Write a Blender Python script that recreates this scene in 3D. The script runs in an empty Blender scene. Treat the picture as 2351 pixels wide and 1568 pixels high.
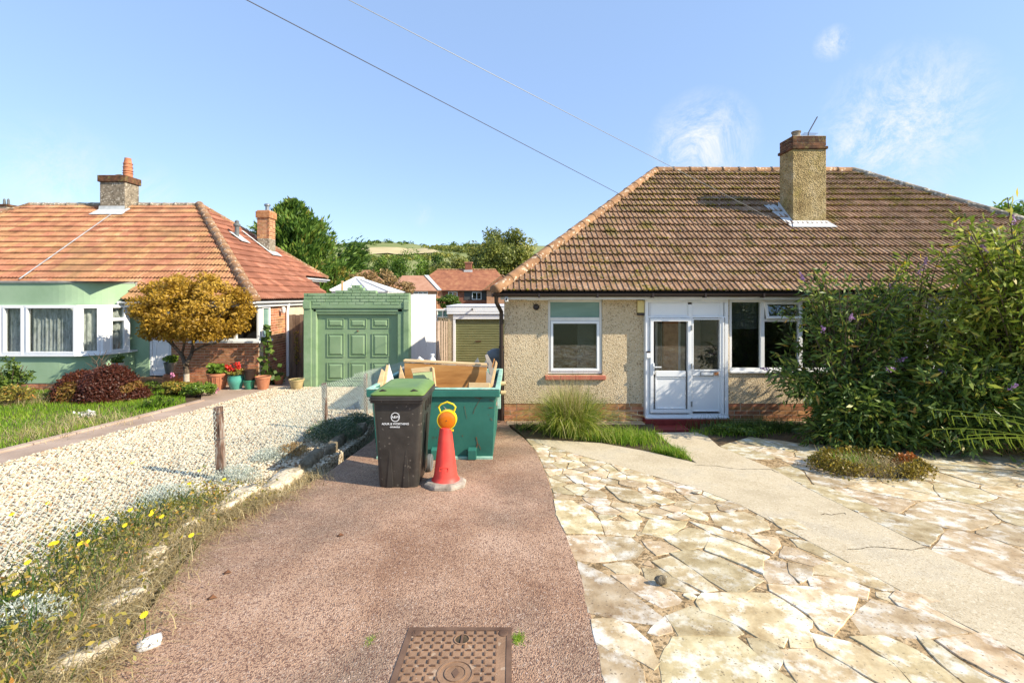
import bpy, bmesh, math, random
import numpy as np
from mathutils import Vector, Matrix, noise as mn
random.seed(7); rng = np.random.default_rng(7)
R = math.radians
sc = bpy.context.scene
COL = sc.collection
# ------------------------------------------------------------------ camera
C = 2.25                    # eye height above the bungalow's floor level
F = 1045.0; CX = 1175.5; HY = 677.0; WW = 2351.0   # lens in pixels of a 2351 px wide view
cam = bpy.data.cameras.new('camera'); camo = bpy.data.objects.new('camera', cam); COL.objects.link(camo)
camo.location = (0, 0, C); camo.rotation_euler = (R(90), 0, 0)
cam.sensor_width = 36; cam.lens = 36 * F / WW; cam.shift_y = -(784 - HY) / WW
cam.clip_start = 0.05; cam.clip_end = 6000
sc.camera = camo
# ------------------------------------------------------------------ light
SUN_EL, SUN_AZ = 34.0, 110.0      # azimuth clockwise from +Y
EXPOSURE = 1.04
sdir = Vector((math.sin(R(SUN_AZ)) * math.cos(R(SUN_EL)), math.cos(R(SUN_AZ)) * math.cos(R(SUN_EL)), math.sin(R(SUN_EL))))
sl = bpy.data.lights.new('sun', 'SUN'); sl.energy = 3.9; sl.angle = R(0.5); sl.color = (1, .885, .70)
so = bpy.data.objects.new('sun', sl); COL.objects.link(so); so.rotation_euler = sdir.to_track_quat('Z', 'Y').to_euler()
w = bpy.data.worlds.new('World'); sc.world = w; w.use_nodes = True
nt = w.node_tree; N = nt.nodes; L = nt.links; N.clear()
out = N.new('ShaderNodeOutputWorld'); bg = N.new('ShaderNodeBackground'); L.new(bg.outputs[0], out.inputs[0])
sky = N.new('ShaderNodeTexSky'); sky.sky_type = 'NISHITA'; sky.sun_disc = False
sky.sun_elevation = R(SUN_EL); sky.sun_rotation = R(SUN_AZ); sky.air_density = 1.0; sky.dust_density = 0.3; sky.ozone_density = 1.6
bg.inputs[1].default_value = 0.14
tc = N.new('ShaderNodeTexCoord')
nz = N.new('ShaderNodeTexNoise'); nz.inputs['Scale'].default_value = 11; nz.inputs['Detail'].default_value = 7; nz.inputs['Roughness'].default_value = .80
nz.inputs['Distortion'].default_value = .6
L.new(tc.outputs['Generated'], nz.inputs['Vector'])
def wmath(op, a, b=None, clamp=False):
    m = N.new('ShaderNodeMath'); m.operation = op; m.use_clamp = clamp
    for i, v in enumerate((a, b)):
        if v is None: continue
        if isinstance(v, (int, float)): m.inputs[i].default_value = v
        else: L.new(v, m.inputs[i])
    return m.outputs[0]
def pxdir(px, py): return Vector(((px - CX) / F, 1, (HY - py) / F)).normalized()
acc = None
# thin clouds: (view direction given in picture pixels, angular radius, strength)
for px, py, r, k in ((1612, 335, .11, 1.7), (1912, 100, .03, 1.5), (2075, 285, .13, 1.6), (1960, 350, .07, .8), (130, 425, .11, .8), (330, 440, .06, .6), (968, 495, .03, .5)):
    d = pxdir(px, py)
    vm = N.new('ShaderNodeVectorMath'); vm.operation = 'DISTANCE'; vm.inputs[1].default_value = d
    L.new(tc.outputs['Generated'], vm.inputs[0])
    m = wmath('SUBTRACT', 1.0, wmath('DIVIDE', vm.outputs['Value'], r), True)
    m = wmath('MULTIPLY', m, k)
    acc = m if acc is None else wmath('ADD', acc, m)
nn = wmath('MULTIPLY', wmath('SUBTRACT', nz.outputs[0], .42), 3.6, True)
mask = wmath('MULTIPLY', acc, nn, True)
mx = N.new('ShaderNodeMix'); mx.data_type = 'RGBA'; L.new(mask, mx.inputs['Factor'])
tint = N.new('ShaderNodeMix'); tint.data_type = 'RGBA'; tint.inputs['Factor'].default_value = .62
L.new(sky.outputs[0], tint.inputs['A']); tint.inputs['B'].default_value = (1.45, 2.15, 3.55, 1)
L.new(tint.outputs['Result'], mx.inputs['A']); mx.inputs['B'].default_value = (3.2, 3.4, 3.55, 1)
L.new(mx.outputs['Result'], bg.inputs[0])
vs = sc.view_settings; vs.view_transform = 'Standard'; vs.look = 'None'; vs.gamma = 1; vs.use_curve_mapping = False; vs.exposure = EXPOSURE

# ------------------------------------------------------------------ ground level and pixel <-> place
KY = [-300, -60, -4, 0, 2.5, 4.8, 8.2, 12.5, 20, 35, 70, 150, 300]
KH = [1.1, 1.2, 1.40, 1.62, 1.84, 2.05, 2.27, 2.5, 3.0, 4.0, 5.2, 5.4, 3.0]
def h(y): return float(np.interp(y, KY, KH))
def gz(y): return C - h(y)
def G(px, py, dz=0.0):
    k = (py - HY) / F; lo, hi = .3, 200.
    for _ in range(50):
        m = (lo + hi) / 2
        if h(m) - dz - k * m > 0: lo = m
        else: hi = m
    d = (lo + hi) / 2
    return Vector(((px - CX) * d / F, d, C - h(d) + dz))
def P(px, py, d): return Vector(((px - CX) * d / F, d, C - (py - HY) * d / F))
def XX(px, d): return (px - CX) * d / F
def ZZ(py, d): return C - (py - HY) * d / F

# ------------------------------------------------------------------ materials
def mat(name, cols, scale=3.0, detail=5, rough=.8, bump=0., bscale=60., spec=.3, metal=0., rnd=0., speck=None, stretch=None, cols2=None, scale2=1., fac2=.5, trans=0., coords='pos', attrramp=False, hue=0., bdist=.01, speck2=None, vbump=False, soft=.09):
    m = bpy.data.materials.new(name); m.use_nodes = True; t = m.node_tree; n = t.nodes; l = t.links
    b = n['Principled BSDF']; b.inputs['Roughness'].default_value = rough; b.inputs['Metallic'].default_value = metal
    b.inputs['Specular IOR Level'].default_value = spec
    if coords == 'pos':
        g = n.new('ShaderNodeNewGeometry'); vec = g.outputs['Position']
    else:
        g = n.new('ShaderNodeTexCoord'); vec = g.outputs['Object']
    if stretch:
        mp = n.new('ShaderNodeMapping'); mp.inputs['Scale'].default_value = stretch; l.new(vec, mp.inputs[0]); svec = mp.outputs[0]
    else: svec = vec
    def ramp(cs, fac):
        r = n.new('ShaderNodeValToRGB'); e = r.color_ramp.elements
        while len(e) < len(cs): e.new(.5)
        for i, (p, c) in enumerate(cs): e[i].position = p; e[i].color = (*c, 1)
        l.new(fac, r.inputs[0]); return r.outputs[0]
    at = None
    if rnd or attrramp or hue:
        at = n.new('ShaderNodeAttribute'); at.attribute_name = 'rnd'
    if isinstance(cols[0], (int, float)): cols = [(0, cols), (1, cols)]
    if attrramp: col = ramp(cols, at.outputs['Fac'])
    else:
        nz = n.new('ShaderNodeTexNoise'); nz.inputs['Scale'].default_value = scale; nz.inputs['Detail'].default_value = detail; nz.inputs['Roughness'].default_value = .6
        l.new(svec, nz.inputs['Vector']); col = ramp(cols, nz.outputs[0])
    def mixc(a, c, fac, mode='MIX'):
        x = n.new('ShaderNodeMix'); x.data_type = 'RGBA'; x.blend_type = mode
        for s, v in (('A', a), ('B', c)):
            if isinstance(v, tuple): x.inputs[s].default_value = (*v, 1)
            else: l.new(v, x.inputs[s])
        if isinstance(fac, (int, float)): x.inputs['Factor'].default_value = fac
        else: l.new(fac, x.inputs['Factor'])
        return x.outputs['Result']
    if cols2:   # second, larger pattern: patches of another colour
        nz2 = n.new('ShaderNodeTexNoise'); nz2.inputs['Scale'].default_value = scale2; nz2.inputs['Detail'].default_value = 9; nz2.inputs['Roughness'].default_value = .65; l.new(vec, nz2.inputs['Vector'])
        f = n.new('ShaderNodeMapRange'); f.inputs[1].default_value = fac2 - .02; f.inputs[2].default_value = fac2 + soft; l.new(nz2.outputs[0], f.inputs[0])
        col = mixc(col, cols2, f.outputs[0])
    for sp in (speck, speck2):
        if not sp: continue
        v = n.new('ShaderNodeTexVoronoi'); v.inputs['Scale'].default_value = sp[0]; l.new(vec, v.inputs['Vector'])
        wn = n.new('ShaderNodeSeparateColor'); l.new(v.outputs['Color'], wn.inputs[0])
        lt = n.new('ShaderNodeMath'); lt.operation = 'LESS_THAN'; l.new(wn.outputs[0], lt.inputs[0]); lt.inputs[1].default_value = sp[2]
        am = n.new('ShaderNodeMath'); am.operation = 'MULTIPLY'; l.new(lt.outputs[0], am.inputs[0]); am.inputs[1].default_value = sp[3] if len(sp) > 3 else 1
        col = mixc(col, sp[1], am.outputs[0])
    if rnd or hue:
        hs = n.new('ShaderNodeHueSaturation'); l.new(col, hs.inputs['Color'])
        mr = n.new('ShaderNodeMapRange'); mr.inputs[3].default_value = 1 - rnd; mr.inputs[4].default_value = 1 + rnd; l.new(at.outputs['Fac'], mr.inputs[0]); l.new(mr.outputs[0], hs.inputs['Value'])
        if hue:
            m2 = n.new('ShaderNodeMath'); m2.operation = 'MULTIPLY'; m2.inputs[1].default_value = 7.31; l.new(at.outputs['Fac'], m2.inputs[0])
            fr = n.new('ShaderNodeMath'); fr.operation = 'FRACT'; l.new(m2.outputs[0], fr.inputs[0])
            mr2 = n.new('ShaderNodeMapRange'); mr2.inputs[3].default_value = .5 - hue; mr2.inputs[4].default_value = .5 + hue; l.new(fr.outputs[0], mr2.inputs[0]); l.new(mr2.outputs[0], hs.inputs['Hue'])
        col = hs.outputs[0]
    l.new(col, b.inputs['Base Color'])
    if bump:
        if vbump:
            nb = n.new('ShaderNodeTexVoronoi'); nb.inputs['Scale'].default_value = bscale; l.new(vec, nb.inputs['Vector']); ho = nb.outputs['Distance']
        else:
            nb = n.new('ShaderNodeTexNoise'); nb.inputs['Scale'].default_value = bscale; nb.inputs['Detail'].default_value = 4; l.new(svec, nb.inputs['Vector']); ho = nb.outputs[0]
        bp = n.new('ShaderNodeBump'); bp.inputs['Strength'].default_value = bump; bp.inputs['Distance'].default_value = bdist; l.new(ho, bp.inputs['Height']); l.new(bp.outputs[0], b.inputs['Normal'])
    if trans:
        tr = n.new('ShaderNodeBsdfTranslucent'); l.new(col, tr.inputs[0]); ms = n.new('ShaderNodeMixShader'); ms.inputs[0].default_value = trans
        l.new(b.outputs[0], ms.inputs[1]); l.new(tr.outputs[0], ms.inputs[2]); l.new(ms.outputs[0], n['Material Output'].inputs[0])
    return m
def glassmat(name, tintc=(.75, .82, .8), refl=.1, op=0.0):
    m = bpy.data.materials.new(name); m.use_nodes = True; t = m.node_tree; n = t.nodes; l = t.links; n.remove(n['Principled BSDF'])
    gl = n.new('ShaderNodeBsdfGlossy'); gl.inputs['Roughness'].default_value = .02; gl.inputs['Color'].default_value = (.9, .95, .95, 1)
    tr = n.new('ShaderNodeBsdfTransparent'); tr.inputs[0].default_value = (*tintc, 1)
    fr = n.new('ShaderNodeLayerWeight'); fr.inputs[0].default_value = .5
    pw = n.new('ShaderNodeMath'); pw.operation = 'POWER'; l.new(fr.outputs['Facing'], pw.inputs[0]); pw.inputs[1].default_value = 4.5
    ad = n.new('ShaderNodeMath'); ad.operation = 'MULTIPLY_ADD'; ad.use_clamp = True; ad.inputs[1].default_value = .8; ad.inputs[2].default_value = .03 + refl; l.new(pw.outputs[0], ad.inputs[0])
    ms = n.new('ShaderNodeMixShader'); l.new(ad.outputs[0], ms.inputs[0]); l.new(tr.outputs[0], ms.inputs[1]); l.new(gl.outputs[0], ms.inputs[2])
    l.new(ms.outputs[0], n['Material Output'].inputs[0]); return m
M = {}
# ground surfaces
M['soil'] = mat('soil', [(0.3, (.05, .035, .02)), (.7, (.13, .09, .05))], 6, bump=.6, bscale=40)
M['terrain'] = mat('terrain', [(0.3, (.06, .08, .03)), (.7, (.13, .13, .06))], .4)
M['tarmac'] = mat('red_tarmac', [(0.34, (.32, .185, .115)), (.5, (.44, .275, .18)), (.66, (.54, .36, .25))], 1.4, 9, rough=.95, bump=.8, bscale=130, bdist=.008, speck=(115, (.14, .07, .05), .27, .75), speck2=(100, (.60, .46, .36), .07, .5), vbump=True, cols2=(.27, .185, .13), scale2=.62, fac2=.50, soft=.14)
M['bed'] = mat('paving_joint', [(0.35, (.20, .13, .06)), (.5, (.42, .29, .15)), (.68, (.60, .45, .27))], 11, rough=.95, bump=.6, bscale=60, speck=(60, (.10, .07, .035), .25, .7))
M['stone'] = mat('paving_sandstone', [(0.28, (.29, .20, .10)), (.42, (.42, .32, .18)), (.56, (.53, .425, .26)), (.70, (.65, .56, .39))], 7, 10, rough=.85, bump=.5, bscale=18, rnd=.20, cols2=(.74, .70, .59), scale2=6.5, fac2=.515, soft=.12, speck=(120, (.16, .12, .08), .025, .7), hue=.012)
M['concrete'] = mat('worn_concrete', [(0.35, (.48, .40, .27)), (.65, (.62, .53, .37))], 2, 8, rough=.9, bump=.3, bscale=90, speck=(85, (.36, .28, .17), .10, .6), speck2=(70, (.72, .65, .50), .10, .4), cols2=(.50, .43, .31), scale2=2., fac2=.54)
M['oldpath'] = mat('old_path_concrete', [(0.35, (.33, .24, .18)), (.65, (.48, .37, .29))], 1.2, 7, rough=.9, bump=.5, bscale=50, rnd=.08)
M['kerb'] = mat('limestone', [(0.3, (.42, .34, .22)), (.6, (.66, .57, .42)), (.8, (.8, .75, .64))], 7, 8, rough=.9, bump=.9, bscale=22, bdist=.03, rnd=.15, speck=(40, (.2, .15, .08), .12, .6))
M['darkrock'] = mat('weathered_shaded_rock', [(0.3, (.10, .08, .05)), (.7, (.30, .25, .17))], 9, 8, rough=.95, bump=1, bscale=22, bdist=.04, rnd=.15)
M['gravelbase'] = mat('gravel_bed', [(0.3, (.26, .20, .13)), (.6, (.46, .38, .27))], 14, 5, rough=.95, speck=(45, (.10, .07, .04), .3, .9), speck2=(40, (.55, .5, .4), .25))
M['pebble'] = mat('pebble', [(0, (.34, .19, .10)), (.10, (.48, .35, .21)), (.2, (.48, .40, .27)), (.6, (.57, .49, .355)), (1, (.70, .63, .50))], rough=.75, attrramp=True)
M['chips'] = mat('chippings', [(0, (.22, .12, .09)), (.5, (.42, .28, .23)), (1, (.62, .50, .43))], rough=.85, attrramp=True)
# house surfaces
M['dash'] = mat('pebbledash', [(0.3, (.53, .41, .25)), (.7, (.66, .53, .35))], 1.6, 6, cols2=(.46, .36, .22), scale2=.9, fac2=.54, soft=.2, rough=.95, bump=.7, bscale=60, bdist=.010, speck=(72, (.17, .11, .055), .12, .75), speck2=(64, (.74, .65, .48), .14, .5), vbump=True)
M['dashold'] = mat('mossy_pebbledash', [(0.3, (.26, .18, .075)), (.5, (.44, .33, .155)), (.7, (.56, .45, .27))], 3, 6, rough=.95, bump=.9, bscale=45, bdist=.02, speck=(48, (.10, .075, .03), .16, .7), cols2=(.34, .26, .09), scale2=2.5, fac2=.55, vbump=True)
M['brick'] = mat('red_brick', [(0.3, (.30, .115, .05)), (.5, (.42, .19, .09)), (.7, (.52, .27, .14))], 9, 6, rough=.9, bump=.4, bscale=90, rnd=.35, hue=.012)
M['mortar'] = mat('mortar', [(0.3, (.56, .45, .31)), (.7, (.68, .57, .42))], 8, rough=.95, bump=.3, bscale=60)
M['oldbrick'] = mat('sooty_brick', [(0.3, (.05, .03, .02)), (.5, (.115, .055, .03)), (.7, (.22, .10, .05))], 8, 6, rough=.95, bump=.5, bscale=60, rnd=.3, cols2=(.20, .16, .06), scale2=6, fac2=.55)
M['tile_r'] = mat('brown_tile', [(0.3, (.175, .10, .055)), (.55, (.31, .185, .108)), (.75, (.40, .265, .165))], 4, 6, rough=.95, bump=.3, bscale=50, rnd=.16, cols2=(.175, .13, .035), scale2=2.6, fac2=.55, speck=(34, (.46, .36, .28), .08, .6))
M['tile_l'] = mat('orange_tile', [(0.28, (.20, .095, .05)), (.42, (.32, .15, .08)), (.58, (.40, .205, .11)), (.72, (.46, .285, .16))], 3.2, 8, rough=.9, bump=.3, bscale=50, rnd=.17, hue=.012, cols2=(.22, .125, .068), scale2=.55, fac2=.57, soft=.13)
M['tile_s'] = mat('red_side_tile', [(0.3, (.24, .095, .06)), (.55, (.34, .14, .085)), (.75, (.44, .22, .15))], 2, 7, rough=.9, bump=.3, bscale=50, rnd=.22)
M['hip'] = mat('hip_tile', [(0.3, (.19, .10, .05)), (.55, (.29, .16, .08)), (.75, (.39, .245, .135))], 5, 6, rough=.9, bump=.4, bscale=40, rnd=.16, speck=(26, (.62, .52, .40), .1, .6), cols2=(.24, .15, .075), scale2=4, fac2=.6)
M['hipgrey'] = mat('weathered_ridge', [(0.3, (.12, .10, .07)), (.7, (.36, .30, .22))], 8, 6, rough=.95, bump=.5, bscale=40, rnd=.2, speck=(26, (.6, .55, .45), .12, .6))
M['deck'] = mat('roof_underlay', (.035, .025, .02), rough=.95)
M['moss'] = mat('moss', [(0, (.06, .048, .014)), (.5, (.16, .13, .02)), (1, (.32, .26, .03))], rough=1, attrramp=True)
M['white'] = mat('white_upvc', [(0.3, (.78, .80, .81)), (.7, (.84, .85, .85))], 2, rough=.35, spec=.5)
M['whitewood'] = mat('white_painted_wood', [(0.3, (.66, .65, .60)), (.7, (.80, .79, .75))], 3, rough=.6)
M['whitewall'] = mat('white_painted_wall', [(0.3, (.72, .71, .70)), (.7, (.82, .81, .79))], 2, 6, rough=.8, bump=.2, bscale=20, cols2=(.30, .25, .18), scale2=2.6, fac2=.66, stretch=(1, 1, .5))
M['green'] = mat('pale_green_render', [(0.25, (.24, .37, .22)), (.5, (.31, .45, .285)), (.75, (.37, .50, .335))], .9, 9, rough=.85, bump=.15, bscale=14)
M['greenpaint'] = mat('green_painted_masonry', [(0.25, (.19, .30, .155)), (.5, (.25, .37, .205)), (.75, (.32, .43, .265))], 3.2, 9, rough=.75, bump=.4, bscale=26)
M['greendoor'] = mat('green_door_paint', [(0.25, (.195, .30, .155)), (.5, (.235, .35, .19)), (.75, (.27, .385, .22))], 1.6, 9, rough=.5, spec=.4)
M['blackplastic'] = mat('dark_gutter', (.03, .018, .014), rough=.35, spec=.5)
M['lead'] = mat('lead_flashing', [(0.3, (.40, .42, .42)), (.7, (.68, .69, .68))], 5, rough=.6, bump=.3, bscale=20)
M['greylead'] = mat('dull_lead', [(0.3, (.18, .19, .18)), (.7, (.36, .36, .33))], 5, rough=.6, bump=.3, bscale=20)
M['redpaint'] = mat('red_sill_paint', [(0.3, (.42, .12, .07)), (.7, (.50, .17, .11))], 6, rough=.6)
M['redstep'] = mat('red_step_paint', [(0.3, (.17, .018, .015)), (.7, (.27, .04, .03))], 5, rough=.6)
M['render'] = mat('cement_ledge', [(0.3, (.34, .25, .16)), (.7, (.55, .43, .30))], 7, rough=.95, bump=.7, bscale=30)
M['dark'] = mat('dark_interior', (.03, .028, .026), rough=.9)
M['room'] = mat('room_wall', [(.3, (.18, .165, .14)), (.7, (.22, .2, .17))], 2, rough=.9)
M['blind'] = mat('window_blind', [(0.3, (.20, .21, .20)), (.7, (.25, .26, .25))], 2, rough=.8)
M['frost'] = mat('frosted_green_glass', [(0.3, (.14, .25, .21)), (.7, (.22, .35, .30))], 2, 2, rough=.12, spec=.7, stretch=(.6, .6, 3))
M['net'] = mat('net_curtain', [(0.35, (.34, .38, .35)), (.6, (.66, .69, .66))], 16, 3, rough=.9, stretch=(1, 1, .35), trans=.3)
M['glass'] = glassmat('window_glass', (.95, .965, .955), .03)
M['glassdark'] = glassmat('dark_window_glass', (.7, .74, .73), .06)
M['metal'] = mat('grey_metal', (.30, .31, .31), rough=.4, metal=.8)
M['cream'] = mat('cream_plastic', [(0.3, (.62, .50, .20)), (.7, (.72, .60, .28))], 4, rough=.5)
M['grey'] = mat('grey_plastic', [(0.3, (.11, .12, .12)), (.7, (.17, .18, .18))], 5, rough=.55)
M['terra'] = mat('terracotta', [(0.3, (.40, .15, .075)), (.7, (.55, .24, .13))], 7, rough=.8, bump=.2, bscale=30)
M['cloth'] = mat('wood_board', (.4, .3, .2))
M['roller'] = mat('olive_roller_door', [(0.3, (.17, .18, .08)), (.7, (.235, .24, .115))], 2, rough=.5, stretch=(1, 1, 6))
M['fencewood'] = mat('old_fence_wood', [(0.3, (.12, .075, .05)), (.6, (.26, .18, .125)), (.8, (.38, .29, .21))], 10, 6, rough=.9, bump=.4, bscale=50, stretch=(1, 1, .12), rnd=.25)
M['postwood'] = mat('weathered_post', [(0.36, (.06, .04, .03)), (.48, (.17, .10, .07)), (.58, (.30, .26, .22)), (.75, (.42, .39, .35))], 22, 6, rough=.9, bump=.6, bscale=40, stretch=(1, 1, .2))
M['wire'] = mat('pale_mesh_wire', (.52, .60, .54), rough=.5)
M['cable'] = mat('overhead_cable', (.10, .10, .12), rough=.6)
M['bark'] = mat('bark', [(0.3, (.05, .035, .025)), (.7, (.17, .13, .09))], 16, 6, rough=.95, bump=.8, bscale=30, stretch=(1, 1, .3))
M['palebark'] = mat('pale_bark', [(0.3, (.33, .28, .21)), (.7, (.55, .48, .38))], 16, 6, rough=.95, bump=.8, bscale=30)
# man-made small things
M['skip'] = mat('skip_paint', [(0.25, (.018, .105, .08)), (.5, (.028, .155, .12)), (.75, (.045, .205, .16))], 1.4, 7, rough=.5, spec=.35, bump=.04, bscale=8, cols2=(.06, .055, .03), scale2=5.5, fac2=.655)
M['skiprim'] = mat('worn_skip_rim', [(0.3, (.18, .38, .29)), (.55, (.32, .55, .44)), (.75, (.52, .68, .57))], 9, 6, rough=.6, cols2=(.16, .085, .04), scale2=6, fac2=.62)
M['rust'] = mat('rust', [(0.3, (.10, .04, .02)), (.7, (.22, .10, .045))], 20, rough=.9)
M['bin'] = mat('black_bin_plastic', [(0.3, (.026, .024, .021)), (.7, (.055, .05, .043))], 7, 8, rough=.42, spec=.5, bump=.12, bscale=40, speck=(60, (.2, .18, .15), .015, .5))
M['lid'] = mat('green_bin_lid', [(0.3, (.12, .21, .045)), (.7, (.18, .275, .07))], 4, rough=.45, spec=.4)
M['print'] = mat('white_print', (.75, .77, .78), rough=.5)
M['cone'] = mat('cone_plastic', [(0.3, (.66, .045, .035)), (.7, (.78, .085, .06))], 5, 6, rough=.5, spec=.35)
M['conebase'] = mat('cone_base_rubber', [(0.3, (.16, .13, .10)), (.7, (.48, .43, .36))], 8, 6, rough=.9, bump=.4, bscale=30)
M['amber'] = mat('amber_lens', [(0.3, (.80, .20, .008)), (.7, (.90, .27, .012))], 9, rough=.25, spec=.6, trans=.25)
M['yellow'] = mat('yellow_plastic', (.80, .58, .015), rough=.45)
M['iron'] = mat('rusty_iron', [(0.3, (.20, .115, .065)), (.55, (.31, .19, .115)), (.75, (.40, .24, .14))], 5, 7, rough=.75, bump=.3, bscale=70, speck=(45, (.48, .36, .25), .05, .6))
M['irondark'] = mat('worn_shaded_iron', [(0.3, (.10, .055, .035)), (.7, (.19, .115, .075))], 8, 7, rough=.8)
M['ply'] = mat('plywood', [(0.3, (.28, .12, .03)), (.5, (.44, .21, .06)), (.7, (.56, .31, .11))], 3, 7, rough=.65, stretch=(.5, 1, 3))
M['pine'] = mat('pale_timber', [(0.3, (.55, .36, .17)), (.7, (.68, .50, .28))], 5, 6, rough=.8, stretch=(1, 1, 4))
M['palegreen'] = mat('pale_green_panel', [(0.3, (.36, .46, .20)), (.7, (.48, .58, .32))], 2, rough=.5)
M['greypanel'] = mat('grey_board', [(0.3, (.25, .22, .18)), (.7, (.35, .31, .26))], 4, rough=.8)
M['blue'] = mat('blue_plastic', (.03, .17, .42), rough=.5)
M['teal'] = mat('teal_glaze', [(0.3, (.06, .28, .22)), (.7, (.10, .38, .31))], 5, rough=.25, spec=.6)
M['darkteal'] = mat('green_glaze', [(0.3, (.03, .20, .12)), (.7, (.05, .28, .17))], 5, rough=.3, spec=.6)
M['buffpot'] = mat('buff_stoneware', [(0.3, (.36, .27, .12)), (.7, (.55, .44, .24))], 6, rough=.7)
M['farbrick'] = mat('far_brick', [(0.3, (.20, .075, .045)), (.7, (.32, .13, .08))], 2.5, 8, rough=.9)
M['farbrick2'] = mat('far_orange_brick', [(0.3, (.42, .21, .12)), (.7, (.54, .31, .19))], 2.5, 8, rough=.9)
M['farhang'] = mat('tile_hanging', (.075, .075, .075), rough=.8)
M['fartile'] = mat('far_tile', [(0.3, (.22, .085, .05)), (.55, (.34, .14, .075)), (.75, (.42, .22, .11))], 1.3, 8, rough=.95, rnd=.15)
M['fartile2'] = mat('far_pale_tile', [(0.3, (.38, .19, .12)), (.7, (.48, .27, .18))], 1.1, 6, rough=.95, rnd=.12)
M['field'] = mat('stubble_field', [(0.3, (.42, .35, .18)), (.7, (.50, .42, .24))], .03, 5, rough=1)
M['hillgrass'] = mat('hill_grass', [(0.35, (.16, .20, .065)), (.65, (.27, .28, .11))], .012, 6, rough=1)
# foliage (colour by a per-leaf value)
def leafmat(name, cols, trans=.35, rough=.5): return mat(name, cols, attrramp=True, trans=trans, rough=rough, spec=.4)
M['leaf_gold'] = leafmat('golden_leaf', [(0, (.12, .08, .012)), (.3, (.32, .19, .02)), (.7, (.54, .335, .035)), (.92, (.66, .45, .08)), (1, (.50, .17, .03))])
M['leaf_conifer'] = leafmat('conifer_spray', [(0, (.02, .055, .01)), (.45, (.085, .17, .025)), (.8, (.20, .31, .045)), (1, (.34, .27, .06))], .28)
M['leaf_walnut'] = leafmat('olive_leaf', [(0, (.08, .11, .02)), (.5, (.22, .25, .045)), (.9, (.38, .37, .08)), (1, (.38, .27, .07))])
M['leaf_mid'] = leafmat('mid_green_leaf', [(0, (.03, .06, .012)), (.5, (.10, .17, .025)), (1, (.22, .30, .045))])
M['leaf_fresh'] = leafmat('fresh_green_leaf', [(0, (.06, .12, .015)), (.5, (.15, .26, .03)), (1, (.30, .42, .06))])
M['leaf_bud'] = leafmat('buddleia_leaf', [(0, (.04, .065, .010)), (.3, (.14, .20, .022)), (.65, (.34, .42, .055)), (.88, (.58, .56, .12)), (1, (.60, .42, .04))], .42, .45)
M['leaf_buddark'] = leafmat('shaded_buddleia_leaf', [(0, (.025, .055, .012)), (.35, (.07, .13, .026)), (.7, (.18, .26, .04)), (.9, (.40, .40, .07)), (1, (.45, .26, .05))], .3, .45)  # darker copy of the buddleia leaf, painting in the bush's shade side
M['leaf_red'] = leafmat('bronze_leaf', [(0, (.035, .010, .006)), (.5, (.105, .028, .014)), (.85, (.19, .065, .02)), (1, (.22, .16, .03))], .2)
M['leaf_dry'] = leafmat('dry_foliage', [(0, (.20, .11, .04)), (.5, (.38, .25, .10)), (1, (.52, .38, .18))])
M['leaf_silver'] = leafmat('silver_leaf', [(0, (.30, .34, .27)), (.5, (.50, .55, .47)), (1, (.72, .76, .70))], .2)
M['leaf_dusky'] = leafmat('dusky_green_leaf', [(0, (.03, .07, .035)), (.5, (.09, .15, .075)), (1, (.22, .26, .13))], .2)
M['leaf_sedum'] = leafmat('sedum_leaf', [(0, (.10, .075, .012)), (.5, (.27, .20, .022)), (.93, (.40, .30, .035)), (1, (.48, .16, .03))], .2)
M['leaf_yshrub'] = leafmat('yellowing_leaf', [(0, (.10, .10, .02)), (.5, (.27, .25, .04)), (.9, (.45, .34, .06)), (1, (.5, .2, .05))])
M['flower_lilac'] = leafmat('lilac_flower', [(0, (.30, .14, .34)), (1, (.55, .36, .58))], .2)
M['flower_yellow'] = leafmat('yellow_flower', [(0, (.75, .55, .01)), (1, (.9, .75, .03))], .1)
M['flower_red'] = leafmat('red_flower', [(0, (.55, .01, .01)), (1, (.75, .05, .03))], .1)
M['flower_pink'] = leafmat('pink_flower', [(0, (.6, .15, .35)), (1, (.75, .35, .5))], .1)
M['flower_white'] = leafmat('white_flower', [(0, (.7, .68, .6)), (1, (.85, .84, .8))], .1)
M['grass'] = leafmat('grass_blade', [(0, (.08, .18, .008)), (.5, (.18, .34, .012)), (.88, (.32, .44, .03)), (1, (.50, .45, .13))], .35, .6)
M['grass_dry'] = leafmat('dry_grass', [(0, (.18, .13, .05)), (.5, (.45, .35, .16)), (1, (.66, .56, .32))], .3)
M['grass_clump'] = leafmat('arching_grass', [(0, (.06, .12, .010)), (.4, (.18, .28, .02)), (.7, (.40, .44, .05)), (1, (.70, .62, .28))], .3)
M['grass_dark'] = leafmat('dark_grass', [(0, (.02, .05, .008)), (.6, (.06, .13, .015)), (1, (.18, .22, .04))], .3)
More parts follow.
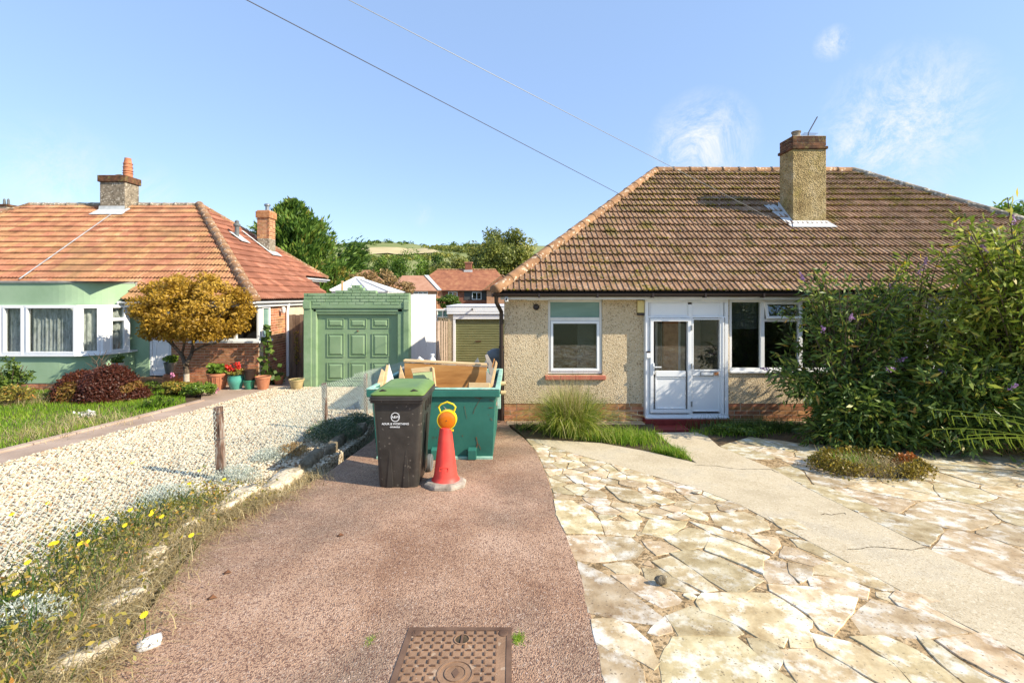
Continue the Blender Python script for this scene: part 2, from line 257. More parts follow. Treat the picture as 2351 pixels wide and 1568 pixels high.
# ------------------------------------------------------------------ mesh helpers
def link(o, parent=None):
    COL.objects.link(o)
    if parent is not None:
        o.parent = parent; o.matrix_parent_inverse = parent_inv(parent)
    return o
_inv = {}
def parent_inv(p):
    return world(p).inverted()
def world(p):
    m = p.matrix_basis.copy()
    if p.parent is not None: m = world(p.parent) @ p.matrix_parent_inverse @ m
    return m
def tag(o, label=None, cat=None, group=None, kind=None):
    if label: o['label'] = label
    if cat: o['category'] = cat
    if group: o['group'] = group
    if kind: o['kind'] = kind
    return o
def empty(name, loc, label, cat, group=None):
    o = bpy.data.objects.new(name, None); o.location = loc; o.empty_display_size = .1; COL.objects.link(o)
    return tag(o, label, cat, group)
def setrnd(me, vals, domain='POINT'):
    a = me.attributes.new('rnd', 'FLOAT', domain); a.data.foreach_set('value', np.asarray(vals, dtype=np.float32))
def npmesh(name, V, Fq, nper, rnd=None, domain='FACE', smooth=False):
    """V (n,3), Fq (m,nper) index array"""
    me = bpy.data.meshes.new(name); V = np.asarray(V, dtype=np.float32); Fq = np.asarray(Fq, dtype=np.int32)
    me.vertices.add(len(V)); me.vertices.foreach_set('co', V.ravel())
    me.loops.add(Fq.size); me.loops.foreach_set('vertex_index', Fq.ravel())
    me.polygons.add(len(Fq)); me.polygons.foreach_set('loop_start', np.arange(0, Fq.size, nper, dtype=np.int32))
    me.polygons.foreach_set('loop_total', np.full(len(Fq), nper, dtype=np.int32))
    me.update(calc_edges=True)
    if smooth: me.polygons.foreach_set('use_smooth', np.ones(len(Fq), dtype=bool))
    if rnd is not None: setrnd(me, rnd, domain)
    return me
def npobj(name, V, Fq, nper, m, parent=None, rnd=None, smooth=False, domain='FACE'):
    me = npmesh(name, V, Fq, nper, rnd, domain, smooth); me.materials.append(m)
    return link(bpy.data.objects.new(name, me), parent)
class MB:
    def __init__(s): s.v = []; s.f = []; s.r = []; s.cur = .5
    def add(s, vs, fs):
        o = len(s.v); s.v += [tuple(v) for v in vs]; s.f += [tuple(i + o for i in f) for f in fs]; s.r += [s.cur] * len(vs); return s
    def box(s, x0, x1, y0, y1, z0, z1, mtx=None):
        vs = [Vector((x, y, z)) for z in (z0, z1) for y in (y0, y1) for x in (x0, x1)]
        if mtx is not None: vs = [mtx @ v for v in vs]
        return s.add(vs, [(0, 2, 3, 1), (4, 5, 7, 6), (0, 1, 5, 4), (2, 6, 7, 3), (0, 4, 6, 2), (1, 3, 7, 5)])
    def hexa(s, b, t):   # four bottom, four top points, same order
        return s.add(list(b) + list(t), [(3, 2, 1, 0), (4, 5, 6, 7), (0, 1, 5, 4), (1, 2, 6, 5), (2, 3, 7, 6), (3, 0, 4, 7)])
    def tube(s, pts, rad, n=8, cap=True):
        pts = [Vector(p) for p in pts]
        if isinstance(rad, (int, float)): rad = [rad] * len(pts)
        rings = []; prev = None
        for i, p in enumerate(pts):
            t = (pts[min(i + 1, len(pts) - 1)] - pts[max(i - 1, 0)])
            t = t.normalized() if t.length > 1e-9 else Vector((0, 0, 1))
            a = prev - t * prev.dot(t) if prev is not None else t.orthogonal()
            if a.length < 1e-6: a = t.orthogonal()
            a.normalize(); prev = a; b = t.cross(a)
            rings.append([p + (a * math.cos(2 * math.pi * k / n) + b * math.sin(2 * math.pi * k / n)) * rad[i] for k in range(n)])
        vs = [v for r in rings for v in r]; fs = []
        for i in range(len(pts) - 1):
            for k in range(n):
                k2 = (k + 1) % n; fs.append((i * n + k, i * n + k2, (i + 1) * n + k2, (i + 1) * n + k))
        if cap: fs.append(tuple(range(n - 1, -1, -1))); fs.append(tuple((len(pts) - 1) * n + k for k in range(n)))
        return s.add(vs, fs)
    def lathe(s, prof, c, n=24, ax='Z', cap=True, sq=1.0):
        vs = []; m = len(prof)
        for r, z in prof:
            for k in range(n):
                a = 2 * math.pi * k / n; x, y = r * math.cos(a), r * math.sin(a) * sq
                vs.append(Vector((c[0] + x, c[1] + y, c[2] + z)) if ax == 'Z' else Vector((c[0] + x, c[1] + z, c[2] + y)))
        fs = []
        for i in range(m - 1):
            for k in range(n):
                k2 = (k + 1) % n; q = (i * n + k, i * n + k2, (i + 1) * n + k2, (i + 1) * n + k)
                fs.append(q if ax == 'Z' else q[::-1])
        if cap: fs.append(tuple(range(n - 1, -1, -1))); fs.append(tuple((m - 1) * n + k for k in range(n)))
        return s.add(vs, fs)
    def prism(s, pts, d):   # planar polygon pts, thickness vector d
        n = len(pts); d = Vector(d); a = [Vector(p) for p in pts]; b = [p + d for p in a]
        return s.add(a + b, [tuple(range(n - 1, -1, -1)), tuple(range(n, 2 * n))] + [(i, (i + 1) % n, n + (i + 1) % n, n + i) for i in range(n)])
    def build(s, name, m, parent=None, bevel=0, smooth=False, recalc=True, seg=2):
        me = bpy.data.meshes.new(name); me.from_pydata(s.v, [], s.f)
        if recalc:
            bm = bmesh.new(); bm.from_mesh(me); bmesh.ops.recalc_face_normals(bm, faces=bm.faces); bm.to_mesh(me); bm.free()
        setrnd(me, s.r); me.materials.append(m)
        if smooth:
            me.polygons.foreach_set('use_smooth', [True] * len(me.polygons))
        o = link(bpy.data.objects.new(name, me), parent)
        if bevel:
            b = o.modifiers.new('bevel', 'BEVEL'); b.width = bevel; b.segments = seg; b.limit_method = 'ANGLE'; b.angle_limit = R(40)
        if smooth and len(me.polygons) < 20000:
            bm = bmesh.new(); bm.from_mesh(me)
            for e in bm.edges:
                if len(e.link_faces) == 2 and e.calc_face_angle(0) > R(38): e.smooth = False
            bm.to_mesh(me); bm.free()
        return o
def boxo(name, m, parent, x0, x1, y0, y1, z0, z1, bevel=0):
    return MB().box(x0, x1, y0, y1, z0, z1).build(name, m, parent, bevel)
def sheet(name, poly, m, dz=0., step=.3, skirt=0.):
    """polygon (x,y) laid on the ground and following its slope"""
    bm = bmesh.new(); vs = [bm.verts.new((x, y, 0)) for x, y in poly]; bm.faces.new(vs)
    y0 = min(p[1] for p in poly); y1 = max(p[1] for p in poly); ys = list(np.arange(y0 + step, y1, step)) + [k for k in KY if y0 < k < y1]
    for y in ys:
        bmesh.ops.bisect_plane(bm, geom=bm.verts[:] + bm.edges[:] + bm.faces[:], plane_co=(0, y, 0), plane_no=(0, 1, 0), dist=1e-6)
    for v in bm.verts: v.co.z = gz(v.co.y) + dz
    bmesh.ops.recalc_face_normals(bm, faces=bm.faces)
    up = sum(f.normal.z for f in bm.faces)
    if up < 0: bmesh.ops.reverse_faces(bm, faces=bm.faces)
    if skirt:
        be = [e for e in bm.edges if len(e.link_faces) == 1]
        r = bmesh.ops.extrude_edge_only(bm, edges=be)
        for g in r['geom']:
            if isinstance(g, bmesh.types.BMVert): g.co.z -= skirt
    me = bpy.data.meshes.new(name); bm.to_mesh(me); bm.free(); me.materials.append(m); setrnd(me, [.5] * len(me.vertices))
    o = link(bpy.data.objects.new(name, me)); o['kind'] = 'structure'; return o
def GP(*pts): return [tuple(G(x, y).xy) for x, y in pts]
# leaves as small diamonds
def leaves(P0, A, B, rnd):
    """P0 centre, A half length vector, B half width vector: folded diamond of two triangles' worth (one quad)"""
    n = len(P0); V = np.empty((n, 4, 3), np.float32)
    V[:, 0] = P0 - A; V[:, 1] = P0 + B; V[:, 2] = P0 + A; V[:, 3] = P0 - B
    return V.reshape(-1, 3), np.arange(4 * n).reshape(-1, 4)
def unit(v): return v / np.maximum(np.linalg.norm(v, axis=-1, keepdims=True), 1e-9)
def rdir(n): return unit(rng.normal(size=(n, 3)))
def leafobj(name, pts, size, m, parent=None, aspect=.45, dirs=None, jitter=1.0, rnd=None, outn=None, up=0.):
    n = len(pts); pts = np.asarray(pts, dtype=float)
    D = rdir(n) if dirs is None else unit(np.asarray(dirs) + rng.normal(size=(n, 3)) * jitter * .5)
    if outn is None: S = rdir(n)
    else: S = unit(np.asarray(outn) + rng.normal(size=(n, 3)) * .6)
    Bv = unit(np.cross(D, S)); sz = size * rng.uniform(.6, 1.35, (n, 1))
    V, Fq = leaves(pts, D * sz * .5, Bv * sz * .5 * aspect, None)
    if rnd is None: rnd = rng.random(n)
    return npobj(name, V, Fq, 4, m, parent, rnd)
def crown_pts(n, c, r, clumps=60, clump_r=.28, shell=.65, seed=0, low=-1.0):
    """points in clumps spread through an ellipsoid's outer part; returns points, clump value, outward normal"""
    g = np.random.default_rng(seed); c = np.array(c, float); r = np.array(r, float)
    d = unit(g.normal(size=(clumps, 3))); d[:, 2] = np.maximum(d[:, 2], low)
    rad = shell + (1 - shell) * g.random((clumps, 1)) ** .6
    cc = c + d * rad * r * (1 - clump_r * .45); cv = g.random(clumps)
    idx = g.integers(0, clumps, n); off = unit(g.normal(size=(n, 3))) * (g.random((n, 1)) ** .45) * clump_r * r
    p = cc[idx] + off
    return p, np.clip(cv[idx] * .5 + g.random(n) * .5, 0, 1), unit((p - c) / r)
def limbs(mb, base, top, r0, n=5, spread=1., seed=1, depth=2, sides=6):
    g = random.Random(seed)
    def grow(p, d, ln, r, k):
        q = p; pts = [p.copy()]; rr = [r]
        for i in range(4):
            d = (d + Vector((g.uniform(-1, 1), g.uniform(-1, 1), g.uniform(-.3, .6))) * .16).normalized()
            q = q + d * ln / 4; pts.append(q.copy()); rr.append(r * (1 - .16 * (i + 1)))
        mb.tube(pts, rr, sides)
        if k > 0:
            for _ in range(n if k == depth else 3):
                a = g.uniform(0, 6.283); dd = (d + Vector((math.cos(a), math.sin(a), g.uniform(-.1, .6))) * spread * .8).normalized()
                grow(pts[g.choice((2, 3, 4))], dd, ln * .62, r * .42, k - 1)
    grow(Vector(base), (Vector(top) - Vector(base)).normalized(), (Vector(top) - Vector(base)).length, r0, depth)
def blades(name, bases, hgt, wid, m, parent=None, lean=.4, dirs=None, seg=3, rnd=None, droop=.5, hvar=.4):
    """curved grass blades: ribbons with seg segments tapering to the tip"""
    n = len(bases); b = np.asarray(bases, float); hh = hgt * (1 + hvar * rng.uniform(-1, 1, n))
    a = rng.uniform(0, 2 * np.pi, n); hd = np.stack([np.cos(a), np.sin(a), np.zeros(n)], 1) if dirs is None else unit(np.asarray(dirs, float) + rng.normal(size=(n, 3)) * [.25, .25, 0])
    ln = lean * rng.uniform(.2, 1.4, n); side = unit(np.cross(hd, [0, 0, 1]))
    rot = rng.uniform(0, np.pi, n); side = side * np.cos(rot)[:, None] + hd * np.sin(rot)[:, None] * .5
    V = np.empty((n, seg + 1, 2, 3), np.float32)
    for i in range(seg + 1):
        t = i / seg; c = b + hd * (ln * hh * t ** 1.6)[:, None] + np.array([0, 0, 1.]) * (hh * (t - droop * ln * t ** 2.6))[:, None]
        wv = side * wid * (1 - .85 * t) * .5
        V[:, i, 0] = c - wv; V[:, i, 1] = c + wv
    Fq = []
    base = np.arange(n)[:, None] * (2 * (seg + 1))
    for i in range(seg):
        Fq.append(base + np.array([[2 * i, 2 * i + 1, 2 * i + 3, 2 * i + 2]]))
    Fq = np.stack(Fq, 1).reshape(-1, 4)
    if rnd is None: rnd = rng.random(n)
    return npobj(name, V.reshape(-1, 3), Fq, 4, m, parent, np.repeat(rnd, seg))
ICO = None
def ico():
    global ICO
    if ICO is None:
        bm = bmesh.new(); bmesh.ops.create_icosphere(bm, subdivisions=1, radius=1)
        bm.verts.ensure_lookup_table(); ICO = (np.array([v.co[:] for v in bm.verts]), np.array([[v.index for v in f.verts] for f in bm.faces])); bm.free()
    return ICO
OCT = (np.array([(1, 0, 0), (0, 1, 0), (-1, 0, 0), (0, -1, 0), (0, 0, 1), (0, 0, -1.)]), np.array([(0, 1, 4), (1, 2, 4), (2, 3, 4), (3, 0, 4), (1, 0, 5), (2, 1, 5), (3, 2, 5), (0, 3, 5)]))
def lumps(name, pts, size, m, parent=None, flat=.6, base=None, rnd=None, smooth=False, svar=.5):
    Vb, Fb = base or ico(); n = len(pts); k = len(Vb)
    s = size * (1 + svar * rng.uniform(-1, 1, (n, 1, 1))) * .5
    sc3 = np.stack([rng.uniform(.75, 1.3, n), rng.uniform(.75, 1.3, n), np.full(n, flat) * rng.uniform(.7, 1.3, n)], 1)[:, None, :]
    a = rng.uniform(0, 2 * np.pi, n); ca, sa = np.cos(a), np.sin(a)
    V = Vb[None] * rng.uniform(.82, 1.15, (n, k, 1)) * sc3 * s
    X = V[..., 0] * ca[:, None] - V[..., 1] * sa[:, None]; Y = V[..., 0] * sa[:, None] + V[..., 1] * ca[:, None]
    V = np.stack([X, Y, V[..., 2]], -1) + np.asarray(pts)[:, None, :]
    Fq = (Fb[None] + (np.arange(n) * k)[:, None, None]).reshape(-1, 3)
    if rnd is None: rnd = rng.random(n)
    return npobj(name, V.reshape(-1, 3), Fq, 3, m, parent, np.repeat(rnd, len(Fb)), smooth)
def rock(name, c, size, m, parent=None, seed=0, sub=3, rz=0., rough=.28, boxy=.5):
    bm = bmesh.new(); bmesh.ops.create_icosphere(bm, subdivisions=sub, radius=1)
    off = Vector((seed * 3.1, seed * 1.7, 0)); ca, sa = math.cos(rz), math.sin(rz)
    for v in bm.verts:
        p = v.co.normalized(); mxx = max(abs(p.x), abs(p.y), abs(p.z)); q = p.lerp(p / mxx, boxy)
        q = q * (1 + rough * mn.noise(p * 1.3 + off) + rough * .5 * mn.noise(p * 3.7 + off))
        x, y, z = q.x * size[0] / 2, q.y * size[1] / 2, q.z * size[2] / 2
        v.co = Vector((x * ca - y * sa, x * sa + y * ca, z))
    me = bpy.data.meshes.new(name); bm.to_mesh(me); bm.free(); me.materials.append(m); setrnd(me, [random.random()] * len(me.vertices))
    me.polygons.foreach_set('use_smooth', [True] * len(me.polygons))
    o = bpy.data.objects.new(name, me); o.location = c; return link(o, parent)
def bricks(parent, cells, m, name='brick', depth=.05, proud=.008):
    """cells: list of (origin, u, n, length, height) : bricks as parts, sharing mesh data per size; origin = lower left front corner on wall face"""
    cache = {}
    for org, u, nn, ln, hh in cells:
        key = (round(ln, 3), round(hh, 3), random.randrange(5))
        if key not in cache:
            mb = MB(); mb.cur = random.random(); mb.box(0, ln, -proud, depth, 0, hh)
            me = bpy.data.meshes.new(name); me.from_pydata(mb.v, [], mb.f); setrnd(me, mb.r); me.materials.append(m); cache[key] = me
        o = bpy.data.objects.new(name, cache[key]); U = Vector(u).normalized(); Nn = -Vector(nn).normalized(); Z = Vector((0, 0, 1))
        mt = Matrix((U, Nn, Z)).transposed().to_4x4(); mt.translation = Vector(org) - Vector(nn).normalized() * random.uniform(0, .004)
        o.matrix_basis = mt; COL.objects.link(o); o.parent = parent; o.matrix_parent_inverse = world(parent).inverted()
def course_cells(org, u, n, length, height, bl=.215, bh=.062, j=.013, keep=None, off0=0):
    u = Vector(u).normalized(); out_ = []; rows = int(height / (bh + j) + .5)
    for r in range(rows):
        x = -((r + off0) % 2) * (bl + j) / 2
        while x < length - .01:
            a = max(x, 0); b = min(x + bl, length)
            if b - a > .03:
                c = Vector(org) + u * a + Vector((0, 0, r * (bh + j) + j))
                if keep is None or keep(a, b, r * (bh + j)): out_.append((c, u, n, b - a, bh))
            x += bl + j
    return out_
def wall(name, m, parent, x0, x1, z0, z1, y, th=.25, holes=()):
    """front wall facing -Y with rectangular openings, real reveals"""
    xs = sorted({x0, x1, *[v for q in holes for v in q[:2]]}); zs = sorted({z0, z1, *[v for q in holes for v in q[2:]]})
    inside = lambda xm, zm: any(a < xm < b and c < zm < d for a, b, c, d in holes)
    mb = MB()
    for i in range(len(xs) - 1):
        for k in range(len(zs) - 1):
            a, b, c, d = xs[i], xs[i + 1], zs[k], zs[k + 1]
            if inside((a + b) / 2, (c + d) / 2) or a < x0 or b > x1: continue
            mb.add([(a, y, c), (b, y, c), (b, y, d), (a, y, d)], [(0, 1, 2, 3)])
            mb.add([(a, y + th, c), (b, y + th, c), (b, y + th, d), (a, y + th, d)], [(3, 2, 1, 0)])
    for a, b, c, d in list(holes):
        mb.add([(a, y, c), (a, y + th, c), (a, y + th, d), (a, y, d)], [(0, 1, 2, 3)])
        mb.add([(b, y, c), (b, y + th, c), (b, y + th, d), (b, y, d)], [(3, 2, 1, 0)])
        mb.add([(a, y, c), (b, y, c), (b, y + th, c), (a, y + th, c)], [(0, 1, 2, 3)])
        mb.add([(a, y, d), (b, y, d), (b, y + th, d), (a, y + th, d)], [(3, 2, 1, 0)])
    a, b, c, d = x0, x1, z0, z1
    mb.add([(a, y, c), (a, y + th, c), (a, y + th, d), (a, y, d)], [(3, 2, 1, 0)])
    mb.add([(b, y, c), (b, y + th, c), (b, y + th, d), (b, y, d)], [(0, 1, 2, 3)])
    mb.add([(a, y, d), (b, y, d), (b, y + th, d), (a, y + th, d)], [(0, 1, 2, 3)])
    return mb.build(name, m, parent, recalc=False)
def frame(mb, x0, x1, z0, z1, y0, y1, t, mtx=None):
    mb.box(x0, x1, y0, y1, z0, z0 + t, mtx); mb.box(x0, x1, y0, y1, z1 - t, z1, mtx)
    mb.box(x0, x0 + t, y0 + .002, y1, z0 + t, z1 - t, mtx); mb.box(x1 - t, x1, y0 + .002, y1, z0 + t, z1 - t, mtx)
# ---- tiled roofs
def tile_mesh(prof, gauge, lap=.07, lift=.048, rv=.5):
    """prof: list of (u, height). tile runs up the slope (y); front end lifted over the tile below"""
    mb = MB(); n = len(prof); mb.cur = rv
    top = [(u, -.0, hh + lift) for u, hh in prof] + [(u, gauge + lap, hh) for u, hh in prof]
    fs = [(i, i + 1, n + i + 1, n + i) for i in range(n - 1)]
    lo = [(u, 0, hh + lift - .022) for u, hh in prof]
    vs = top + lo; fs += [(2 * n + i, 2 * n + i + 1, i + 1, i) for i in range(n - 1)]
    vs += [(prof[0][0], gauge + lap, prof[0][1] - .02), (prof[-1][0], gauge + lap, prof[-1][1] - .02)]
    fs += [(0, n, 3 * n, 2 * n), (n - 1, 3 * n - 1, 3 * n + 1, 2 * n - 1)]
    return vs, fs
def half_in(poly, x, y):
    n = len(poly)
    return all((poly[(i + 1) % n][0] - poly[i][0]) * (y - poly[i][1]) - (poly[(i + 1) % n][1] - poly[i][1]) * (x - poly[i][0]) >= -1e-6 for i in range(n))
def tile_plane(org, u, s, polys, prof, w_, gauge, umin, umax, rows, out_, m, jit=.006):
    """collect tile placements (matrix, dist, kind, clipped verts)"""
    u = Vector(u).normalized(); s = Vector(s).normalized(); n = u.cross(s).normalized()
    for r in range(rows):
        v0 = r * gauge; uu = umin + (0 if r % 2 == 0 else 0)
        while uu < umax:
            for poly in polys:
                cs = [(uu, v0), (uu + w_, v0), (uu + w_, v0 + gauge), (uu, v0 + gauge)]
                ins = [half_in(poly, *c) for c in cs]
                sm = [half_in(poly, a_, b_) for a_ in (uu + .01, uu + w_ / 2, uu + w_ - .01) for b_ in (v0 + .01, v0 + gauge / 2, v0 + gauge - .01)]
                if all(ins): kind = 'full'
                elif any(sm): kind = poly
                else: continue
                o = Vector(org) + u * uu + s * v0 + n * random.uniform(-.003, .003)
                mt = Matrix((u, s, n)).transposed().to_4x4(); mt = mt @ Matrix.Rotation(random.gauss(0, jit), 4, 'Z') @ Matrix.Rotation(random.gauss(0, jit), 4, 'X'); mt.translation = o
                out_.append([(o - Vector((0, 0, C))).length, mt, kind, uu, v0, prof, gauge, m])
            uu += w_
def build_tiles(roof, items, nind=290):
    items.sort(key=lambda t: t[0]); ind = 0; cache = {}; rest = {}
    for dist, mt, kind, uu, v0, prof, gauge, m in items:
        if kind == 'full' and ind < nind and abs(mt.translation.x / max(mt.translation.y, .1)) < 1.2:
            key = (id(prof), m.name, random.randrange(6))
            if key not in cache:
                vs, fs = tile_mesh(prof, gauge); me = bpy.data.meshes.new('tile'); me.from_pydata(vs, [], fs); setrnd(me, [random.random()] * len(vs)); me.materials.append(m); cache[key] = me
            o = bpy.data.objects.new('tile', cache[key]); o.matrix_basis = mt; COL.objects.link(o); o.parent = roof; o.matrix_parent_inverse = world(roof).inverted(); ind += 1
        else:
            vs, fs = tile_mesh(prof, gauge)
            if kind != 'full':
                bm = bmesh.new(); bv = [bm.verts.new(v) for v in vs]
                for f in fs: bm.faces.new([bv[i] for i in f])
                n = len(kind)
                for i in range(n):
                    ax, ay = kind[i][0] - uu, kind[i][1] - v0; bx, by = kind[(i + 1) % n][0] - uu, kind[(i + 1) % n][1] - v0
                    bmesh.ops.bisect_plane(bm, geom=bm.verts[:] + bm.edges[:] + bm.faces[:], plane_co=(ax, ay, 0), plane_no=(by - ay, -(bx - ax), 0), clear_outer=True, dist=1e-6)
                bm.verts.index_update(); vs = [v.co.copy() for v in bm.verts]; fs = [tuple(v.index for v in f.verts) for f in bm.faces]; bm.free()
            mb = rest.setdefault(m.name, (MB(), m))[0]; mb.cur = random.random()
            mb.add([mt @ Vector(v) for v in vs], fs)
    for k, (mb, m) in rest.items():
        o = mb.build('tiles', m, roof, recalc=False); o['kind'] = 'stuff'
def ridge(parent, a, b, m, r=.11, piece=.42, name='ridge_tile', lift=0., n=8, mortar=None):
    a = Vector(a); b = Vector(b); d = (b - a); ln = d.length; d.normalize(); k = max(1, round(ln / piece)); pl = ln / k
    side = d.cross(Vector((0, 0, 1))).normalized(); up = side.cross(d).normalized()
    var = []
    for q in range(4):
        mb = MB(); mb.cur = random.random(); vs = []; fs = []
        for t, rr in ((0, r * 1.06), (.06, r * 1.06), (.065, r), (pl + .01, r * .98)):
            for i in range(n + 1):
                an = math.pi * (i / n) * 1.16 - .08 * math.pi
                vs.append((t, -math.cos(an) * rr, math.sin(an) * rr))
        for j in range(3):
            for i in range(n): fs.append((j * (n + 1) + i, (j + 1) * (n + 1) + i, (j + 1) * (n + 1) + i + 1, j * (n + 1) + i + 1))
        fs.append(tuple(range(n + 1)))
        me = bpy.data.meshes.new(name); me.from_pydata(vs, [], fs); setrnd(me, [random.random()] * len(vs)); me.materials.append(m)
        me.polygons.foreach_set('use_smooth', [True] * len(me.polygons)); var.append(me)
    for i in range(k):
        o = bpy.data.objects.new(name, random.choice(var)); mt = Matrix((d, side, up)).transposed().to_4x4(); mt = mt @ Matrix.Rotation(random.gauss(0, .012), 4, 'Z')
        mt.translation = a + d * pl * i + up * (lift + random.uniform(-.004, .004)); o.matrix_basis = mt; COL.objects.link(o); o.parent = parent; o.matrix_parent_inverse = world(parent).inverted()
def gutter(mb, a, b, r=.055):
    a = Vector(a); b = Vector(b); d = (b - a).normalized(); s = d.cross(Vector((0, 0, 1))); n = 7; vs = []
    for p in (a, b):
        for i in range(n + 1):
            an = math.pi * i / n; vs.append(p + s * math.cos(an) * r - Vector((0, 0, 1)) * math.sin(an) * r)
    mb.add(vs, [(i, i + 1, n + 2 + i, n + 1 + i) for i in range(n)])
def ribbon_pts(a, b, n): return [Vector(a).lerp(Vector(b), i / n) for i in range(n + 1)]
# ================================================================== GROUND
def hill(x, y):
    t = min(max((y - 260) / 640, 0), 1); t = t * t * (3 - 2 * t)
    px = CX + x * F / 900
    crest = float(np.interp(px, [-2000, 500, 766, 818, 893, 948, 977, 1000, 1030, 1078, 1200, 1800, 4000], [80, 88, 93, 98, 103, 100, 98, 93, 97, 96, 96, 90, 80]))
    fall = max(0, y - 900) * .12
    return t * (crest + C - 2 + 3 * mn.noise(Vector((x * .004, y * .004, 0)))) - (C - 2) * t - fall
ys = [-300, -60, -20, -6, -4, -2, 0, 1, 2.5, 4, 4.8, 6, 7, 8.2, 10, 12.5, 15, 20, 27, 35, 50, 70, 100, 150, 200, 260] + list(range(300, 1000, 40)) + [1000, 1100, 1300, 1700, 2500]
xs = [-2500, -1500, -900, -600] + list(range(-420, 421, 30)) + [600, 900, 1500, 2500]
V = [(x, y, gz(min(y, 300)) - (.10 if y < 40 else 0) + (hill(x, y) if y > 250 else 0)) for y in ys for x in xs]
nx = len(xs); Fq = [(j * nx + i, j * nx + i + 1, (j + 1) * nx + i + 1, (j + 1) * nx + i) for j in range(len(ys) - 1) for i in range(nx - 1)]
g = npobj('ground', V, Fq, 4, M['terrain']); tag(g, kind='structure')
g.data.materials.append(M['hillgrass'])
for p in g.data.polygons:
    if p.center.y > 230: p.material_index = 1
    p.use_smooth = True
def hz2(x, y): return gz(min(y, 300)) + (hill(x, y) if y > 250 else 0)
def hill_at(px, py):
    k = (HY - py) / F; best = None
    for y in np.arange(300, 900, 4.):
        if hz2((px - CX) * y / F, y) - C >= k * y: best = y; break
    y = best or 900; return ((px - CX) * y / F, y)
def drapehill(name, pix, m):
    pts = [hill_at(*p) for p in pix]
    bm = bmesh.new(); bm.faces.new([bm.verts.new((x, y, 0)) for x, y in pts])
    for yy in np.arange(280, 900, 20.): bmesh.ops.bisect_plane(bm, geom=bm.verts[:] + bm.edges[:] + bm.faces[:], plane_co=(0, yy, 0), plane_no=(0, 1, 0))
    for xx in np.arange(-400, 100, 15.): bmesh.ops.bisect_plane(bm, geom=bm.verts[:] + bm.edges[:] + bm.faces[:], plane_co=(xx, 0, 0), plane_no=(1, 0, 0))
    for v in bm.verts: v.co.z = hz2(v.co.x, v.co.y) + 1.5
    me = bpy.data.meshes.new(name); bm.to_mesh(me); bm.free(); me.materials.append(m); o = link(bpy.data.objects.new(name, me)); tag(o, kind='structure')
drapehill('stubble_field', [(790, 584), (830, 572), (880, 569.5), (974, 572), (1000, 577), (1012, 583), (960, 585), (890, 584), (800, 592)], M['field'])

DR = GP((1205, 1008), (1232, 1040), (1258, 1100), (1285, 1190), (1312, 1265), (1335, 1330), (1352, 1400), (1372, 1470), (1392, 1568))
DL = GP((160, 1568), (215, 1520), (330, 1420), (425, 1290), (480, 1228), (600, 1160), (700, 1115), (760, 1080), (855, 1012))
drive_poly = [(-2.0, -3)] + [(.42, -3), (.41, 1.2)] + DR[::-1] + [(-.02, 7.6), (-.12, 8.12), (-.16, 9), (-.16, 20.2), (-2.65, 20.2), (-2.65, 12.2), (-2.2, 8.8)] + DL[::-1] + [(-1.9, 1.0)]
sheet('driveway', drive_poly, M['tarmac'], .005, skirt=.1)
# paved apron
PL = GP((1208, 1008), (1300, 1037), (1440, 1076), (1600, 1122), (1700, 1160), (1850, 1240), (2000, 1320), (2200, 1430), (2351, 1505))
PR = GP((1625, 1003), (1650, 1025), (1780, 1080), (1850, 1120), (2000, 1195), (2150, 1270), (2351, 1352))
e0 = (PL[-1][0] + .28, 1.0); e1 = (PR[-1][0] + .22, 1.0)
bed_poly = [(.36, 1.0)] + [(x - .05, y) for x, y in DR[::-1]]
edge_r = [p for p in DR]           # shared driveway edge
paveA = [(.415, 1.0)] + [(x + .012, y) for x, y in DR[::-1]] + [(x, y) for x, y in PL[1:]] + [e0]
step_l = G(1500, 994); step_r = G(1600, 994)
pathpoly = [PL[0]] + GP((1380, 1018), (1480, 1036), (1600, 1064), (1550, 1030), (1505, 994)) + GP((1600, 993)) + PR + [e1, e0] + PL[::-1][:-1]
sheet('garden_path', pathpoly, M['concrete'], .0075, skirt=.1)
paveB = [PR[1]] + GP((1720, 1003), (1850, 1020)) + [(6.4, 6.6), (9.5, 6.2), (9.5, 1.0), e1] + PR[::-1][:-1]
bedA = sheet('patio', bed_poly + paveA[len(DR) + 1:], M['bed'], .0015, skirt=.08)
bedB = sheet('patio_right', paveB, M['bed'], .0015, skirt=.08)
bedB.name = 'patio'
border = GP((1160, 966), (1185, 985), (1208, 1006), (1380, 1016), (1480, 1034), (1598, 1062), (1550, 1030), (1503, 994)) + [(2.55, 8.2), (-.12, 8.2)]
sheet('flower_bed', border, M['soil'], -.005, skirt=.05)
sheet('shrub_border', [tuple(G(1605, 992).xy), (3.4, 8.2), (13, 8.2), (13, 5.2), (9.5, 5.4), (6.3, 6.45)] + GP((1850, 1018), (1720, 1001), (1652, 1022)), M['soil'], -.004, skirt=.05)
# crazy paving: cells grown round seeds, joints left open
seedpx = [(1430, 1210), (1505, 1213), (1575, 1205), (1690, 1268), (1400, 1262), (1458, 1252), (1515, 1240), (1570, 1240), (1650, 1308), (1345, 1195), (1420, 1325), (1395, 1380), (1540, 1342), (1470, 1300), (1590, 1295),
          (1850, 1285), (1790, 1385), (1700, 1388), (1960, 1335), (2075, 1420), (2180, 1385), (1425, 1465), (1600, 1455), (1430, 1535), (1560, 1530), (1880, 1400), (1930, 1475), (2010, 1535), (2200, 1490), (2290, 1540), (1765, 1310), (1825, 1335),
          (1900, 1235), (1740, 1200), (1815, 1215), (1320, 1125), (1395, 1105), (1480, 1130), (1560, 1155), (1640, 1180), (1290, 1065), (1370, 1075), (1320, 1240), (1690, 1470), (1790, 1490), (2120, 1340), (1330, 1160), (1510, 1175), (1600, 1255), (1700, 1225)]
